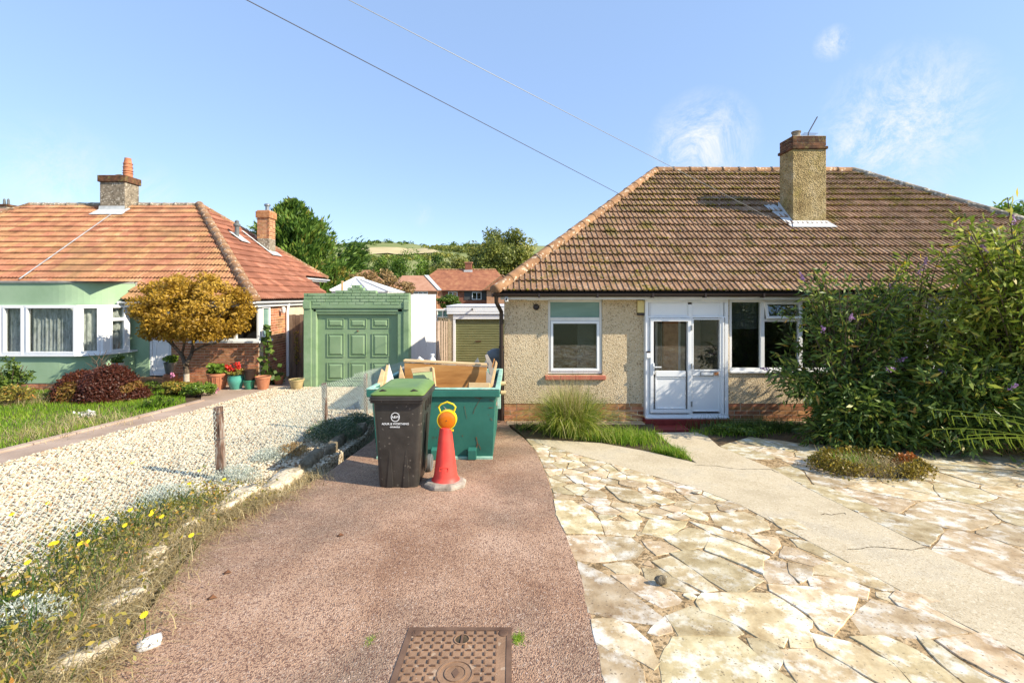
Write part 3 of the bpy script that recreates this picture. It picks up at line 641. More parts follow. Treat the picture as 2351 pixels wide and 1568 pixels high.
def clip_half(poly, p, n):
    o = []
    for i in range(len(poly)):
        a, b = poly[i], poly[(i + 1) % len(poly)]; da = (a[0] - p[0]) * n[0] + (a[1] - p[1]) * n[1]; db = (b[0] - p[0]) * n[0] + (b[1] - p[1]) * n[1]
        if da >= 0: o.append(a)
        if (da >= 0) != (db >= 0): t = da / (da - db); o.append((a[0] + (b[0] - a[0]) * t, a[1] + (b[1] - a[1]) * t))
    return o
def inpoly(x, y, poly):
    c = False; j = len(poly) - 1
    for i in range(len(poly)):
        if (poly[i][1] > y) != (poly[j][1] > y) and x < (poly[j][0] - poly[i][0]) * (y - poly[i][1]) / (poly[j][1] - poly[i][1]) + poly[i][0]: c = not c
        j = i
    return c
def area(p): return abs(sum(p[i][0] * p[(i + 1) % len(p)][1] - p[(i + 1) % len(p)][0] * p[i][1] for i in range(len(p)))) / 2
def paving(parent, region, seeds, nrand, mind, joint, seed, block=(), trace=()):
    rr = random.Random(seed); S = [s for s in seeds if inpoly(s[0], s[1], region) and not any(inpoly(s[0], s[1], t) for t in trace)]
    bx = (min(p[0] for p in region), max(p[0] for p in region), min(p[1] for p in region), max(p[1] for p in region)); tries = 0
    while tries < 9000 and len(S) < nrand:
        tries += 1; p = (rr.uniform(bx[0], bx[1]), rr.uniform(bx[2], bx[3])); md = mind * rr.choice((rr.uniform(.42, .8), rr.uniform(.8, 1.6), rr.uniform(.8, 1.6))) * (1.25 if p[1] < 3.3 else 1)
        if block and p[1] < 4.3: md = .15
        if inpoly(*p, region) and not any(inpoly(*p, t) for t in trace) and all(math.dist(p, q) > .045 for q in block) and all(math.hypot((p[0] - q[0]) * .9 + (p[1] - q[1]) * .25, (p[1] - q[1]) * .75) > md for q in S): S.append(p)
    for i, s in enumerate(S):
        poly = list(region); jt = joint * rr.uniform(.5, 1.5)
        for q in S + [b_ for b_ in block if math.dist(b_, s) < .7]:
            if q is s: continue
            d = math.hypot(q[0] - s[0], q[1] - s[1])
            if d > 1.6: continue
            n = ((s[0] - q[0]) / d, (s[1] - q[1]) / d); mid = ((s[0] + q[0]) / 2 + n[0] * jt, (s[1] + q[1]) / 2 + n[1] * jt)
            poly = clip_half(poly, mid, n)
            if len(poly) < 3: break
        if len(poly) < 3 or area(poly) < .004: continue
        # wander along the edges
        pts = []
        for k in range(len(poly)):
            a = Vector(poly[k]); b = Vector(poly[(k + 1) % len(poly)]); ln = (b - a).length
            if ln < .015: continue
            c = min(5, max(1, int(ln / .08))); nn = Vector((-(b - a).y, (b - a).x)).normalized()
            for t in range(c):
                p = a.lerp(b, t / c + (.12 if t == 0 else 0)); w_ = .022 * mn.noise(Vector((p.x * 8, p.y * 8, i))) if t else 0
                pts.append(p + nn * w_)
                if t == 0 and c > 1: pass
            pts.append(a.lerp(b, .9))
        if len(pts) < 3: continue
        stone_mesh(parent, pts, rr); continue
TR = [[(320,365),(400,405),(480,450),(560,510),(640,575),(700,620),(680,655),(560,640),(375,600),(350,470)],[(390,640),(480,640),(560,665),(640,740),(690,830),(660,860),(560,800),(470,775),(410,740)],[(412,748),(500,790),(570,820),(610,870),(620,922),(455,922),(430,800)],[(272,255),(400,258),(450,300),(490,360),(400,370),(315,360),(287,320)],
[(422,262),(560,262),(610,300),(636,350),(505,362),(466,310)],[(218,92),(300,100),(380,150),(415,190),(435,243),(270,240),(235,160)],[(428,182),(600,195),(600,225),(570,256),(452,245)],[(650,180),(820,190),(800,218),(710,262),(618,240)],[(722,267),(830,220),(920,238),(903,300),(805,322),(742,284)],[(928,252),(1040,287),(1185,350),(1163,367),(1160,428),(1050,378),(905,322)],
[(748,337),(860,322),(950,350),(1060,405),(1160,455),(1060,518),(1020,518),(900,440)],[(668,376),(748,352),(860,424),(955,500),(892,508),(760,440)],[(618,402),(700,408),(770,452),(875,518),(792,508),(720,488),(632,450)],[(482,437),(600,434),(660,468),(740,505),(805,555),(702,578),(600,520)],[(442,386),(560,372),(598,408),(596,426),(502,422)],[(1172,367),(1266,378),(1276,420),(1312,468),(1192,463),(1172,432)],
[(1284,382),(1388,402),(1378,440),(1332,466),(1294,428)],[(872,560),(902,522),(1080,523),(1200,524),(1290,582),(1370,640),(1366,668),(1280,688),(1248,752),(1150,718),(1060,658),(960,618),(900,600)],[(728,621),(840,578),(930,602),(1038,662),(1076,700),(1040,712),(900,702),(784,708)],[(1194,478),(1400,494),(1594,542),(1568,600),(1480,710),(1424,680),(1374,612),(1290,558),(1202,508)],[(1374,443),(1540,454),(1636,497),(1626,540),(1500,516),(1392,483)],
[(1404,402),(1470,378),(1640,388),(1750,432),(1862,498),(1700,498),(1545,448),(1404,430)],[(1524,693),(1562,640),(1662,545),(1750,574),(1900,613),(2084,694),(1900,717),(1700,707)],[(1760,541),(1784,513),(1900,532),(2050,593),(2192,687),(2100,686),(1950,621),(1802,577)],[(764,722),(1038,722),(1088,762),(1208,862),(1304,922),(724,922),(703,830)],[(1104,728),(1196,733),(1246,790),(1228,854),(1150,798)],[(1288,702),(1368,684),(1386,758),(1294,757)],[(1394,703),(1480,728),(1560,748),(1738,832),(1814,922),(1694,922),(1560,838),(1432,768)],
[(1264,782),(1400,774),(1540,854),(1654,922),(1334,922),(1284,850)],[(1576,722),(1720,718),(1860,783),(1958,852),(2052,922),(1844,922),(1762,828),(1642,758)],[(1876,722),(1940,738),(2020,803),(2108,862),(2232,922),(2086,922),(1984,840)],[(1956,732),(2176,699),(2268,763),(2350,832),(2350,922),(2284,922),(2064,808)],[(622,282),(700,282),(776,318),(682,342)],[(646,690),(718,626),(746,688),(692,703)],[(834,192),(930,213),(1090,273),(1192,338),(1060,288),(924,240)],
[(932,152),(1080,148),(1176,192),(1186,219),(1100,242),(953,203)],[(1296,272),(1440,293),(1600,343),(1644,378),(1480,367),(1334,308)],[(1264,302),(1330,322),(1444,376),(1390,392),(1244,350)],[(1194,173),(1300,183),(1376,229),(1252,222)],[(1104,252),(1226,268),(1236,298),(1210,330)],[(450,30),(560,45),(640,75),(700,90),(640,120),(520,92)],[(590,60),(690,72),(760,100),(700,112)]]
TRW = [[tuple(G(1163.2 + X * .5052, 1101.9 + Y * .5052).xy) for X, Y in t] for t in TR]
def stone_mesh(parent, pts, rr):
    cen = sum(pts, Vector((0, 0))) / len(pts); tilt = Vector((rr.gauss(0, .006), rr.gauss(0, .006))); up = rr.uniform(.003, .010); n = len(pts); vs = []
    for k, dz in ((0, -.02), (0, up - .003), (1, up)):
        for p in pts:
            q = p + (cen - p).normalized() * .0035 * k; vs.append((q.x, q.y, gz(q.y) + dz + (q - cen).dot(tilt)))
    fs = [(k, (k + 1) % n, n + (k + 1) % n, n + k) for k in range(n)] + [(n + k, n + (k + 1) % n, 2 * n + (k + 1) % n, 2 * n + k) for k in range(n)] + [tuple(range(2 * n, 3 * n))]
    mb = MB(); mb.cur = rr.random(); mb.add(vs, fs); return mb.build('paving_stone', M['stone'], parent)
def traced(parent, polys, seed):
    rr = random.Random(seed)
    for t in polys:
        pts = []
        for k in range(len(t)):
            a = Vector(t[k]); b = Vector(t[(k + 1) % len(t)]); c = max(1, int((b - a).length / .05)); nn = Vector((-(b - a).y, (b - a).x)).normalized()
            for i in range(c): p = a.lerp(b, i / c); pts.append(p + nn * .010 * mn.noise(Vector((p.x * 14, p.y * 14, k))))
        cc = sum(pts, Vector((0, 0))) / len(pts); g_ = rr.uniform(.010, .024); pts = [p + (p - cc).normalized() * g_ for p in pts]
        stone_mesh(parent, pts, rr)
BLOCK = []
for t in TRW:
    c_ = (sum(p[0] for p in t) / len(t), sum(p[1] for p in t) / len(t)); BLOCK.append(c_)
    for i in range(len(t)):
        a, b = t[i], t[(i + 1) % len(t)]; m_ = max(1, int(math.dist(a, b) / .05))
        for j in range(m_):
            p = (a[0] + (b[0] - a[0]) * j / m_, a[1] + (b[1] - a[1]) * j / m_)
            for f in (.03, .25): q = (p[0] + (c_[0] - p[0]) * 0 + (c_[0] - p[0]) / max(math.dist(p, c_), .01) * f, p[1] + (c_[1] - p[1]) / max(math.dist(p, c_), .01) * f); BLOCK.append(q)
traced(bedA, TRW, 12)
paving(bedA, paveA, [tuple(G(*p).xy) for p in seedpx if p[1] < 1190], 150, .26, .006, 3, block=BLOCK, trace=TRW)
paving(bedB, paveB, [], 120, .34, .006, 5)
def crack(pix, wd, label):
    mb = MB(); v = [G(x, y, .0095) for x, y in pix]; fine = []
    for a, b in zip(v, v[1:]):
        for i in range(6): p = a.lerp(b, i / 6); fine.append(p + Vector((mn.noise(p * 9) * .03, mn.noise(p * 7 + Vector((5, 0, 0))) * .03, 0)))
    for a, b in zip(fine, fine[1:]):
        n_ = Vector((-(b - a).y, (b - a).x, 0)).normalized() * wd * random.uniform(.4, 1.2); mb.add([a - n_, b - n_, b + n_, a + n_], [(0, 1, 2, 3)])
    o = mb.build(label, M['soil'], bpy.data.objects['garden_path'], recalc=False)
q7 = lambda X, Y: ((2600 + X / 1.896) * .6122, (1650 + Y / 1.896) * .6122)
crack([q7(*p) for p in ((1100, 775), (1220, 765), (1330, 760), (1450, 775), (1560, 785), (1650, 770), (1760, 765), (1870, 770))], .004, 'crack')
crack([q7(*p) for p in ((0, 172), (170, 185), (330, 205), (560, 208), (620, 235))], .0045, 'crack')
crack([q7(*p) for p in ((900, 525), (930, 518), (980, 530), (1060, 515), (1090, 530))], .005, 'crack')
# left side: gravel bed, path, lawn
grav_r = [(p[0] - .12, p[1]) for p in DL]
gravel_poly = [(-6.2, 1.0), (-2.2, 1.0)] + grav_r + [(-2.7, 9.5), (-2.75, 12.0), (-6.2, 12.0)]
sheet('gravel_bed', gravel_poly, M['gravelbase'], .045, skirt=.2)
sheet('side_path', [(-6.78, 1.0), (-6.21, 1.0), (-6.21, 12.0), (-5.6, 12.02), (-5.6, 14.1), (-7.0, 14.1), (-7.0, 12.46), (-9.9, 12.46), (-9.9, 11.9), (-7.9, 11.6), (-7.5, 11.0), (-6.78, 9.9)], M['oldpath'], .03, skirt=.1)
sheet('lawn', [(-22, 1.0), (-6.92, 1.0), (-6.92, 9.8), (-7.6, 11.0), (-8.0, 11.6), (-10.0, 11.95), (-10.4, 12.3), (-22, 12.3)], M['soil'], .02, skirt=.1)
pts = []
while len(pts) < 42000:
    y = 1.3 + 10.6 * random.random() ** 1.0; x = -6.2 + 4.0 * random.random()
    if inpoly(x, y, gravel_poly) and abs(XX(0, y)) + .3 > -x: pts.append((x, y, gz(y) + .052 + random.uniform(0, .012)))
pts = np.array(pts); near = pts[:, 1] < 6.5
tag(lumps('gravel', pts[near], .029, M['pebble'], flat=.62, svar=.45), 'pale shingle gravel covering the bed between the fence and the side path', 'gravel', kind='stuff')
tag(lumps('gravel', pts[~near], .036, M['pebble'], flat=.62, base=OCT), 'pale shingle gravel on the far half of the bed in front of the green garage', 'gravel', kind='stuff')
# kerb between lawn and path
y = 2.0; k = 0
kp = MB()
while y < 9.6:
    ln = random.uniform(.5, .8); kp.cur = random.random(); z = gz(y + ln / 2)
    kp.hexa([(-6.93, y, z - .1), (-6.79, y, z - .1), (-6.79, y + ln - .02, z - .12), (-6.93, y + ln - .02, z - .12)], [(-6.92, y, gz(y) + .06), (-6.8, y, gz(y) + .055), (-6.8, y + ln - .02, gz(y + ln) + .055), (-6.92, y + ln - .02, gz(y + ln) + .06)]); y += ln
o = kp.build('lawn_kerb', M['oldpath'], bevel=.01); tag(o, kind='structure')
sheet('garden_soil', [(-10, 8.5), (-6.3, 8.5), (-6.3, 12.4), (-10, 12.4)], M['soil'], .005)
# limestone blocks edging the gravel along the driveway
names = ['nearest the camera', 'second from the camera, among the dry weeds', 'third from the camera, half buried in dry weeds', 'fourth from the camera, beside the straw litter', 'long and pale, next to the nearest fence post', 'last sunlit one before the shaded rocks', 'shaded and dark, below the middle fence post', 'dark and rough, in the shadow of the skip', 'farthest, hidden behind the black bin']
ed = [(-2.12, 2.15, .5), (-2.33, 2.62, .42), (-2.62, 3.15, .5), (-2.66, 3.7, .5), (-2.62, 4.28, .62), (-2.45, 4.85, .58), (-2.42, 5.5, .62), (-2.40, 6.2, .62), (-2.35, 6.95, .6)]
for i, (x, y, ln) in enumerate(ed):
    dark = i >= 6  # shaded end of the row: shade put in as a darker rock colour
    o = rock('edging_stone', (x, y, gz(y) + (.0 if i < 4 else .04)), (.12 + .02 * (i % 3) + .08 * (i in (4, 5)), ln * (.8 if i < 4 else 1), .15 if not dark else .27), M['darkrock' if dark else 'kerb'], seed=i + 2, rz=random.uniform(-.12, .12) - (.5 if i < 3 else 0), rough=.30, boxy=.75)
    tag(o, ('cream limestone' if not dark else 'shade-toned rock') + ' edging block, ' + names[i], 'edging stone', 'stones edging the gravel bed')

# ================================================================== PEBBLEDASHED BUNGALOW (right)
HB = empty('pebbledash_bungalow', (4.3, 8.15, 0), 'semi-detached bungalow with pebbledash walls, mossy brown tiled hipped roof and white porch', 'bungalow')
YF = 8.15
def X8(px, y=YF): return XX(px, y)
def Z8(py, y=YF): return ZZ(py, y)
w1 = (X8(1258), X8(1383), Z8(861), Z8(688)); pr = (X8(1481.5), X8(1672.5), -.1, Z8(686)); w2 = (X8(1674.5), X8(1905), Z8(855), Z8(688)); w3 = (X8(2124), X8(2330), Z8(850), Z8(680))
ztop = C - .03
hz_ = Z8(925)
wall('front_wall', M['dash'], HB, -.14, 12.9, hz_, ztop, YF, .25, [w1, (pr[0], pr[1], hz_ - .01, ztop + .01), w2, w3])
wall('plinth', M['mortar'], HB, -.138, 12.88, -.3, hz_, YF + .012, .24, [(pr[0], pr[1], -.31, hz_ + .01)])
for a, b in ((-.138, pr[0]), (pr[1], 6.6)):
    bricks(HB, course_cells((a, YF + .012, -.13), (1, 0, 0), (0, -1, 0), b - a, hz_ + .13 - .075), M['brick'])
    sold = [((a + i * .075, YF + .012, hz_ - .068), (1, 0, 0), (0, -1, 0), min(.215, b - a - i * .075), .062) for i in range(0, int((b - a) / .075), 3)]
    bricks(HB, [s for s in sold if s[3] > .04], M['brick'])
mb = MB(); mb.box(-.14, .1, YF + .252, 15.6, -.6, ztop); mb.box(12.66, 12.9, YF + .252, 15.6, -.6, ztop); mb.box(-.14, 12.9, 15.602, 15.85, -.6, ztop)
mb.build('side_wall', M['dash'], HB)
mb = MB(); mb.box(.3, 12.6, 11.4, 11.45, -.3, ztop); mb.box(.1, 12.66, YF + .3, 15.6, ztop - .03, ztop); mb.box(.1, 12.66, YF + .27, 15.6, -.2, -.12); mb.box(2.28, 2.33, YF + .27, 11.4, -.12, ztop - .03); mb.box(3.92, 3.97, YF + .27, 11.4, -.12, ztop - .03)
mb.build('room', M['room'], HB)
# roof
EY, EZ, RY, RZ = 7.85, C + .05, 11.87, C + 3.23
e0_, e1_, r0_, r1_ = Vector((-.27, EY, EZ)), Vector((12.9, EY, EZ)), Vector((3.75, RY, RZ)), Vector((8.86, RY, RZ)); b0, b1 = Vector((-.27, 15.89, EZ)), Vector((12.9, 15.89, EZ))
mb = MB(); dn = Vector((0, 0, -.035)); V_ = [p + dn for p in (e0_, e1_, r0_, r1_, b0, b1)]
mb.add(V_, [(0, 1, 3, 2), (1, 5, 3), (5, 4, 2, 3), (4, 0, 2), (0, 4, 5, 1)])
roof = mb.build('roof', M['deck'], HB)
prof_r = []
for k in range(3): prof_r += [(k * .1, 0.), (k * .1 + .007, .019), (k * .1 + .024, .019), (k * .1 + .031, 0.)]
prof_r.append((.3, 0.))
s_ = (r0_ - e0_); s_ = Vector((0, RY - EY, RZ - EZ)); SL = s_.length
items = []
tile_plane(e0_, (1, 0, 0), s_, [[(0, 0), (13.17, 0), (9.13, SL), (4.02, SL)]], prof_r, .3, SL / 18, 0, 13.2, 18, items, M['tile_r'])
build_tiles(roof, items)
ridge(roof, r0_ + Vector((0, 0, .0)), r1_, M['hip'], .10, .42); ridge(roof, e0_ + Vector((-.03, -.02, .01)), r0_, M['hip'], .105, .40, name='hip_tile'); ridge(roof, e1_, r1_, M['hipgrey'], .105, .42, name='hip_tile')
# moss clumps lodged in the tile joints
mp = []; sdir_ = s_.normalized(); nrm = Vector((1, 0, 0)).cross(sdir_)
for _ in range(19000):
    u = random.uniform(.2, 10.6)
    row = random.choice((random.randrange(18), random.randrange(11, 18))); vv = (row + random.choice((0, 0, .05, .95, random.random()))) * SL / 18
    uc = (u // .1) * .1 + random.choice((.0, .036, .0, .04, random.uniform(0, .1))) if random.random() < .8 else u
    if not (vv * 4.02 / SL + .1 < uc < 13.17 - vv * 4.04 / SL - .1): continue
    dens = .5 + .9 * mn.noise(Vector((uc * .8, vv * .8, 3))) + (.35 if vv > 3.4 else -.1)
    if random.random() > dens: continue
    p = e0_ + Vector((1, 0, 0)) * uc + sdir_ * vv + nrm * (.05 - .045 * ((vv * 18 / SL) % 1)); mp.append(p[:])
o = lumps('moss', np.array(mp), .042, M['moss'], roof, flat=.55, base=OCT, svar=.7); o['kind'] = 'stuff'
# fascia, soffit, gutter, downpipe
mb = MB(); mb.box(-.2, 12.9, 7.90, 7.93, Z8(688, 7.9), C - .012); mb.box(-.2, 12.9, 7.93, 8.149, Z8(688, 7.9) + .005, Z8(688, 7.9) + .02)
mb.build('fascia', M['whitewood'], HB)
mb = MB(); gutter(mb, (-.33, 7.845, C + .02), (13, 7.845, C + .02), .058)
for xx in (.45, 1.45, 2.4, 3.3, 4.3): mb.box(xx, xx + .03, 7.78, 7.9, C - .05, C + .025)
mb.box(-.35, -.325, 7.785, 7.905, C - .04, C + .022)
mb.build('gutter', M['blackplastic'], HB)
mb = MB(); mb.tube([(-.27, 7.845, C - .02), (-.27, 7.86, C - .13), (-.19, 8.06, C - .30), (-.19, 8.08, C - .5), (-.19, 8.08, .02)], .036, 10)
for z in (.4, 1.3): mb.box(-.235, -.14, 8.075, 8.15, z, z + .04)
mb.build('downpipe', M['blackplastic'], HB, smooth=True)
mb = MB(); mb.tube([(-.27, 7.9, C + .02), (-.29, 9.5, C - .01), (-.29, 15.8, C - .02)], .055, 8); mb.build('side_gutter', M['blackplastic'], HB, smooth=True)
# window 1
def pane(name, m, parent, x0, x1, z0, z1, y): return boxo(name, m, parent, x0, x1, y, y + .012, z0, z1)
mb = MB(); x0, x1, z0, z1 = w1; frame(mb, x0 + .003, x1 - .003, z0 + .02, z1 - .002, YF + .03, YF + .10, .042); zt = Z8(733)
mb.box(x0 + .046, x1 - .046, YF + .032, YF + .1, zt - .03, zt + .03)
win = mb.build('window', M['whitewood'], HB, .004)
mb = MB(); frame(mb, x0 + .05, x1 - .05, z0 + .066, zt - .034, YF + .015, YF + .08, .045); mb.build('sash', M['white'], win, .004)
pane('frosted_pane', M['frost'], win, x0 + .046, x1 - .046, zt + .03, z1 - .044, YF + .06); pane('pane', M['glassdark'], win, x0 + .09, x1 - .09, z0 + .10, zt - .075, YF + .05)
boxo('blind', M['blind'], win, X8(1335), X8(1375), YF + .5, YF + .53, z0, zt)
mb = MB(); n = 4; L_ = (X8(1390) - X8(1251)) / n
for i in range(n): boxo('sill_tile', M['redpaint'], HB, X8(1251) + i * L_ + .002, X8(1251) + (i + 1) * L_ - .002, YF - .055, YF + .05, Z8(871), Z8(861.5), .006)
# window 2
x0, x1, z0, z1 = w2
mb = MB(); frame(mb, x0 + .01, x1, z0 + .03, z1 - .002, YF + .02, YF + .1, .045); m1, m2 = X8(1752.5), X8(1840); zt = Z8(735)
mb.box(m1 - .035, m1 + .035, YF + .022, YF + .1, z0 + .075, z1 - .047); mb.box(m2 - .035, m2 + .035, YF + .022, YF + .1, z0 + .075, z1 - .047); mb.box(m1 + .035, m2 - .035, YF + .022, YF + .1, zt - .03, zt + .02)
win = mb.build('window', M['white'], HB, .004)
boxo('window_sill', M['white'], HB, x0, x1 + .03, YF - .05, YF + .1, z0 - .005, z0 + .03, .006)
pane('pane', M['glassdark'], win, x0 + .055, m1 - .035, z0 + .075, z1 - .047, YF + .06); pane('pane', M['glassdark'], win, m1 + .035, m2 - .035, z0 + .075, zt - .03, YF + .06); pane('pane', M['glassdark'], win, m2 + .035, x1 - .045, z0 + .075, z1 - .047, YF + .06)
mt = Matrix.Translation((0, YF + .02, z1 - .05)) @ Matrix.Rotation(R(-13), 4, 'X')
mb = MB(); a, b = m1 + .03, m2 - .02; hh = (z1 - .05) - (zt + .02); frame(mb, a, b, -hh, 0, -.03, .02, .04, mt); o = mb.build('vent_sash', M['white'], win, .003)
mb = MB(); mb.box(a + .04, b - .04, -.006, .004, -hh + .04, -.04, mt); mb.build('vent_pane', M['glassdark'], win)
for i in range(14): boxo('blind_slat', M['blind'], win, x0 + .06, m1 - .03, YF + .16, YF + .19, z1 - .08 - i * .035, z1 - .055 - i * .035)
# neighbour's window
x0, x1, z0, z1 = w3
mb = MB(); frame(mb, x0, x1, z0 + .03, z1, YF + .0, YF + .1, .06); mm = (x0 + x1) / 2; zt = Z8(738); mb.box(mm - .04, mm + .04, YF + .002, YF + .1, z0 + .09, z1 - .06); mb.box(x0 + .06, mm - .04, YF + .002, YF + .1, zt - .04, zt + .04); mb.box(mm + .04, x1 - .06, YF + .002, YF + .1, zt - .04, zt + .04)
win = mb.build('window', M['white'], HB, .004)
for a, b in ((x0 + .06, mm - .04), (mm + .04, x1 - .06)):
    pane('pane', M['glassdark'], win, a, b, z0 + .09, zt - .04, YF + .05); pane('pane', M['glassdark'], win, a, b, zt + .04, z1 - .06, YF + .05)
boxo('window_sill', M['white'], HB, x0 - .03, x1 + .03, YF - .06, YF + .1, z0 - .005, z0 + .03, .006)
# porch
x0, x1, z0, z1 = pr; z0 = Z8(959, 8.05); y0 = 8.05; y1 = 8.16
xq = lambda X: XX(1457 + X * .2343, y0); zq = lambda Y: ZZ(642.8 + Y * .2343, y0)
mb = MB(); frame(mb, xq(105), xq(920), z0, zq(186), y0, y1, .06)
mb.box(xq(105) + .06, xq(920) - .06, y0 + .002, y1, zq(372), zq(357)); mb.box(xq(528), xq(569), y0 + .004, y1, z0 + .06, zq(240))
mb.box(xq(858), xq(875), y0 - .012, y1, z0 + .06, zq(365)); mb.box(xq(103), xq(922), y0 - .03, y0 + .05, z0 - .012, z0 + .02)
mb.box(xq(105), xq(120), y0 - .012, y0, z0, zq(370)); mb.box(xq(570), xq(846), y0 + .005, y1, zq(938), zq(892)); mb.box(xq(845), xq(858), y0 + .003, y1, z0 + .06, zq(372))
porch = mb.build('porch_frame', M['white'], HB, .005)
for a, b, c, d in ((150, 528, 357, 200), (569, 880, 357, 200), (569, 845, 1295, 940)): boxo('panel', M['white'], porch, xq(a), xq(b), y0 + .04, y0 + .07, zq(c), zq(d))
mb = MB(); mb.box(xq(118), xq(152), y0 + .03, y1 - .01, z0 + .06, zq(372)); mb.box(xq(545), xq(572), y0 + .02, y1 - .01, z0 + .06, zq(374)); mb.build('jamb', M['white'], porch)
mb = MB()
for a, b, c, d in ((164, 528, 357, 222), (569, 842, 357, 222), (569, 842, 1292, 942)): frame(mb, xq(a), xq(b), zq(c), zq(d), y0 + .025, y0 + .045, .012)
mb.build('glazing_bead', M['white'], porch, .002)
pane('pane', M['glass'], porch, xq(572), xq(840), zq(885), zq(388), y0 + .05)
mb = MB(); frame(mb, xq(566), xq(848), zq(892), zq(378), y0 - .005, y0 + .03, .022); mb.build('window_bead', M['white'], porch, .003)
boxo('vent_strip', M['white'], porch, xq(455), xq(650), y0 - .02, y0, zq(214), zq(205), .003)
boxo('letterbox', M['metal'], porch, xq(642), xq(776), y0 - .006, y0 + .004, zq(938), zq(900), .004); boxo('letter_flap', M['white'], porch, xq(650), xq(768), y0 - .012, y0 - .006, zq(932), zq(906), .003)
for i in range(3): boxo('number_tile', M['brick'], porch, xq(781) + i * .026, xq(781) + i * .026 + .023, y0 - .004, y0 + .004, zq(934), zq(901))
door = MB(); frame(door, xq(150), xq(548), zq(1300), zq(374), y0 - .03, y0 + .04, .058); door.box(xq(205), xq(495), y0 - .028, y0 + .04, zq(945), zq(890))
door.box(xq(200), xq(500), y0 - .0, y0 + .03, zq(1262), zq(948))
door = door.build('door', M['white'], porch, .006)
mb = MB(); frame(mb, xq(203), xq(497), zq(1262), zq(950), y0 - .018, y0 + .0, .018); mb.build('door_panel', M['white'], door, .003)
pane('door_pane', M['glass'], door, xq(205), xq(495), zq(888), zq(428), y0 + .0)
mb = MB(); mb.box(xq(172), xq(188), y0 - .045, y0 - .03, zq(920), zq(812)); mb.box(xq(180), xq(250), y0 - .08, y0 - .062, zq(853), zq(842)); mb.box(xq(178), xq(188), y0 - .08, y0 - .045, zq(853), zq(840)); mb.build('handle', M['white'], door, .003)
for c in (467, 842, 1210): boxo('hinge', M['metal'], door, xq(544), xq(557), y0 - .045, y0 - .03, zq(c + 26), zq(c - 26), .003)
boxo('doorbell', M['white'], HB, xq(112), xq(148), y0 - .035, y0 - .012, zq(762), zq(712), .004); boxo('doorbell_lens', M['blackplastic'], HB, xq(112), xq(148), y0 - .036, y0 - .012, zq(712), zq(697), .002)
# inner porch seen through the glass
mb = MB(); mb.box(pr[0] + .05, pr[1] - .02, 9.3, 9.35, -.1, ztop - .05); mb.build('inner_wall', M['room'], HB)
mb = MB(); frame(mb, xq(200), xq(330), .15, 1.95, 9.24, 9.29, .05); frame(mb, xq(345), xq(520), .02, 2.0, 9.22, 9.29, .07); frame(mb, xq(400), xq(500), .1, 1.9, 9.2, 9.22, .05); frame(mb, xq(600), xq(690), .1, 1.95, 9.22, 9.29, .05); mb.build('inner_door_frame', M['white'], HB)
boxo('inner_brickwork', M['brick'], HB, xq(440), xq(600), 8.9, 9.0, -.1, 1.9)
# alarm box, vent, camera, conduit, step, ledge
mb = MB(); mb.box(xq(36), xq(104), YF - .06, YF, Z8(718), Z8(690)); mb.build('alarm_box', M['cream'], HB, .012); boxo('alarm_base', M['blackplastic'], HB, xq(38), xq(104), YF - .055, YF, Z8(724), Z8(718.5), .006)
mb = MB(); mb.lathe([(.05, 0), (.055, -.02), (.04, -.03), (.035, -.01)], (X8(1231), YF, Z8(705)), 18, ax='Y'); mb.build('wall_vent', M['blackplastic'], HB, smooth=True)
boxo('camera_housing', M['whitewood'], HB, X8(1159, 7.88), X8(1167, 7.88), 7.83, 7.89, ZZ(693, 7.88), ZZ(682, 7.88), .008); boxo('camera_lens', M['blackplastic'], HB, X8(1161, 7.85), X8(1164.5, 7.85), 7.822, 7.83, ZZ(690, 7.85), ZZ(684, 7.85), .004)
boxo('conduit', M['whitewood'], HB, X8(1210), X8(1258), YF - .02, YF, Z8(690), Z8(687.5))
mb = MB(); mb.box(xq(95), xq(925), 7.98, 8.2, -.2, z0 - .015); mb.build('threshold', M['redstep'], HB, .008)
mb = MB(); a = G(1500, 990); b = G(1600, 990); mb.box(a.x, b.x, 7.66, 7.975, -.2, z0 - .10); mb.build('door_step', M['redstep'], HB, .015)
mb = MB(); mb.box(-.1, xq(95) - .01, 7.93, 8.16, -.25, -.005); mb.box(xq(930), 6.5, 7.95, 8.16, -.25, .0); mb.build('ledge', M['render'], HB, .01)
# chimney
cx0, cx1, cy0, cy1 = XX(1820, 9.69), XX(1897, 9.69), 9.69, 10.17
ch = boxo('chimney', M['dashold'], HB, cx0, cx1, cy0, cy1, C + 1.2, ZZ(343, 9.69), .01)
boxo('band', M['oldbrick'], ch, cx0 - .03, cx1 + .03, cy0 - .03, cy1 + .03, ZZ(343, 9.69), ZZ(335, 9.66), .015)
zt0, zt1 = ZZ(334.5, 9.69), ZZ(311, 9.69)
boxo('chimney_core', M['mortar'], ch, cx0 + .012, cx1 - .012, cy0 + .012, cy1 - .012, zt0, zt1 - .005)
bricks(ch, course_cells((cx0, cy0 + .012, zt0 - .005), (1, 0, 0), (0, -1, 0), cx1 - cx0, zt1 - zt0, j=.008) + course_cells((cx0 + .012, cy1, zt0 - .005), (0, -1, 0), (-1, 0, 0), cy1 - cy0, zt1 - zt0, j=.008, off0=1), M['oldbrick'])
mb = MB(); px_, py_ = XX(1827, 9.85), 9.9; zb = zt1 - .01; mb.lathe([(.085, 0), (.08, .12), (.095, .13), (.095, .16), (.06, .165)], (px_ + .04, py_, zb), 16); mb.build('chimney_pot', M['hipgrey'], ch, smooth=True)
mb = MB(); mb.tube([(XX(1855, 9.8), 9.8, zb), (XX(1856, 9.8), 9.8, zb + .1), (XX(1878, 9.8), 9.82, ZZ(268, 9.8))], .012, 6)
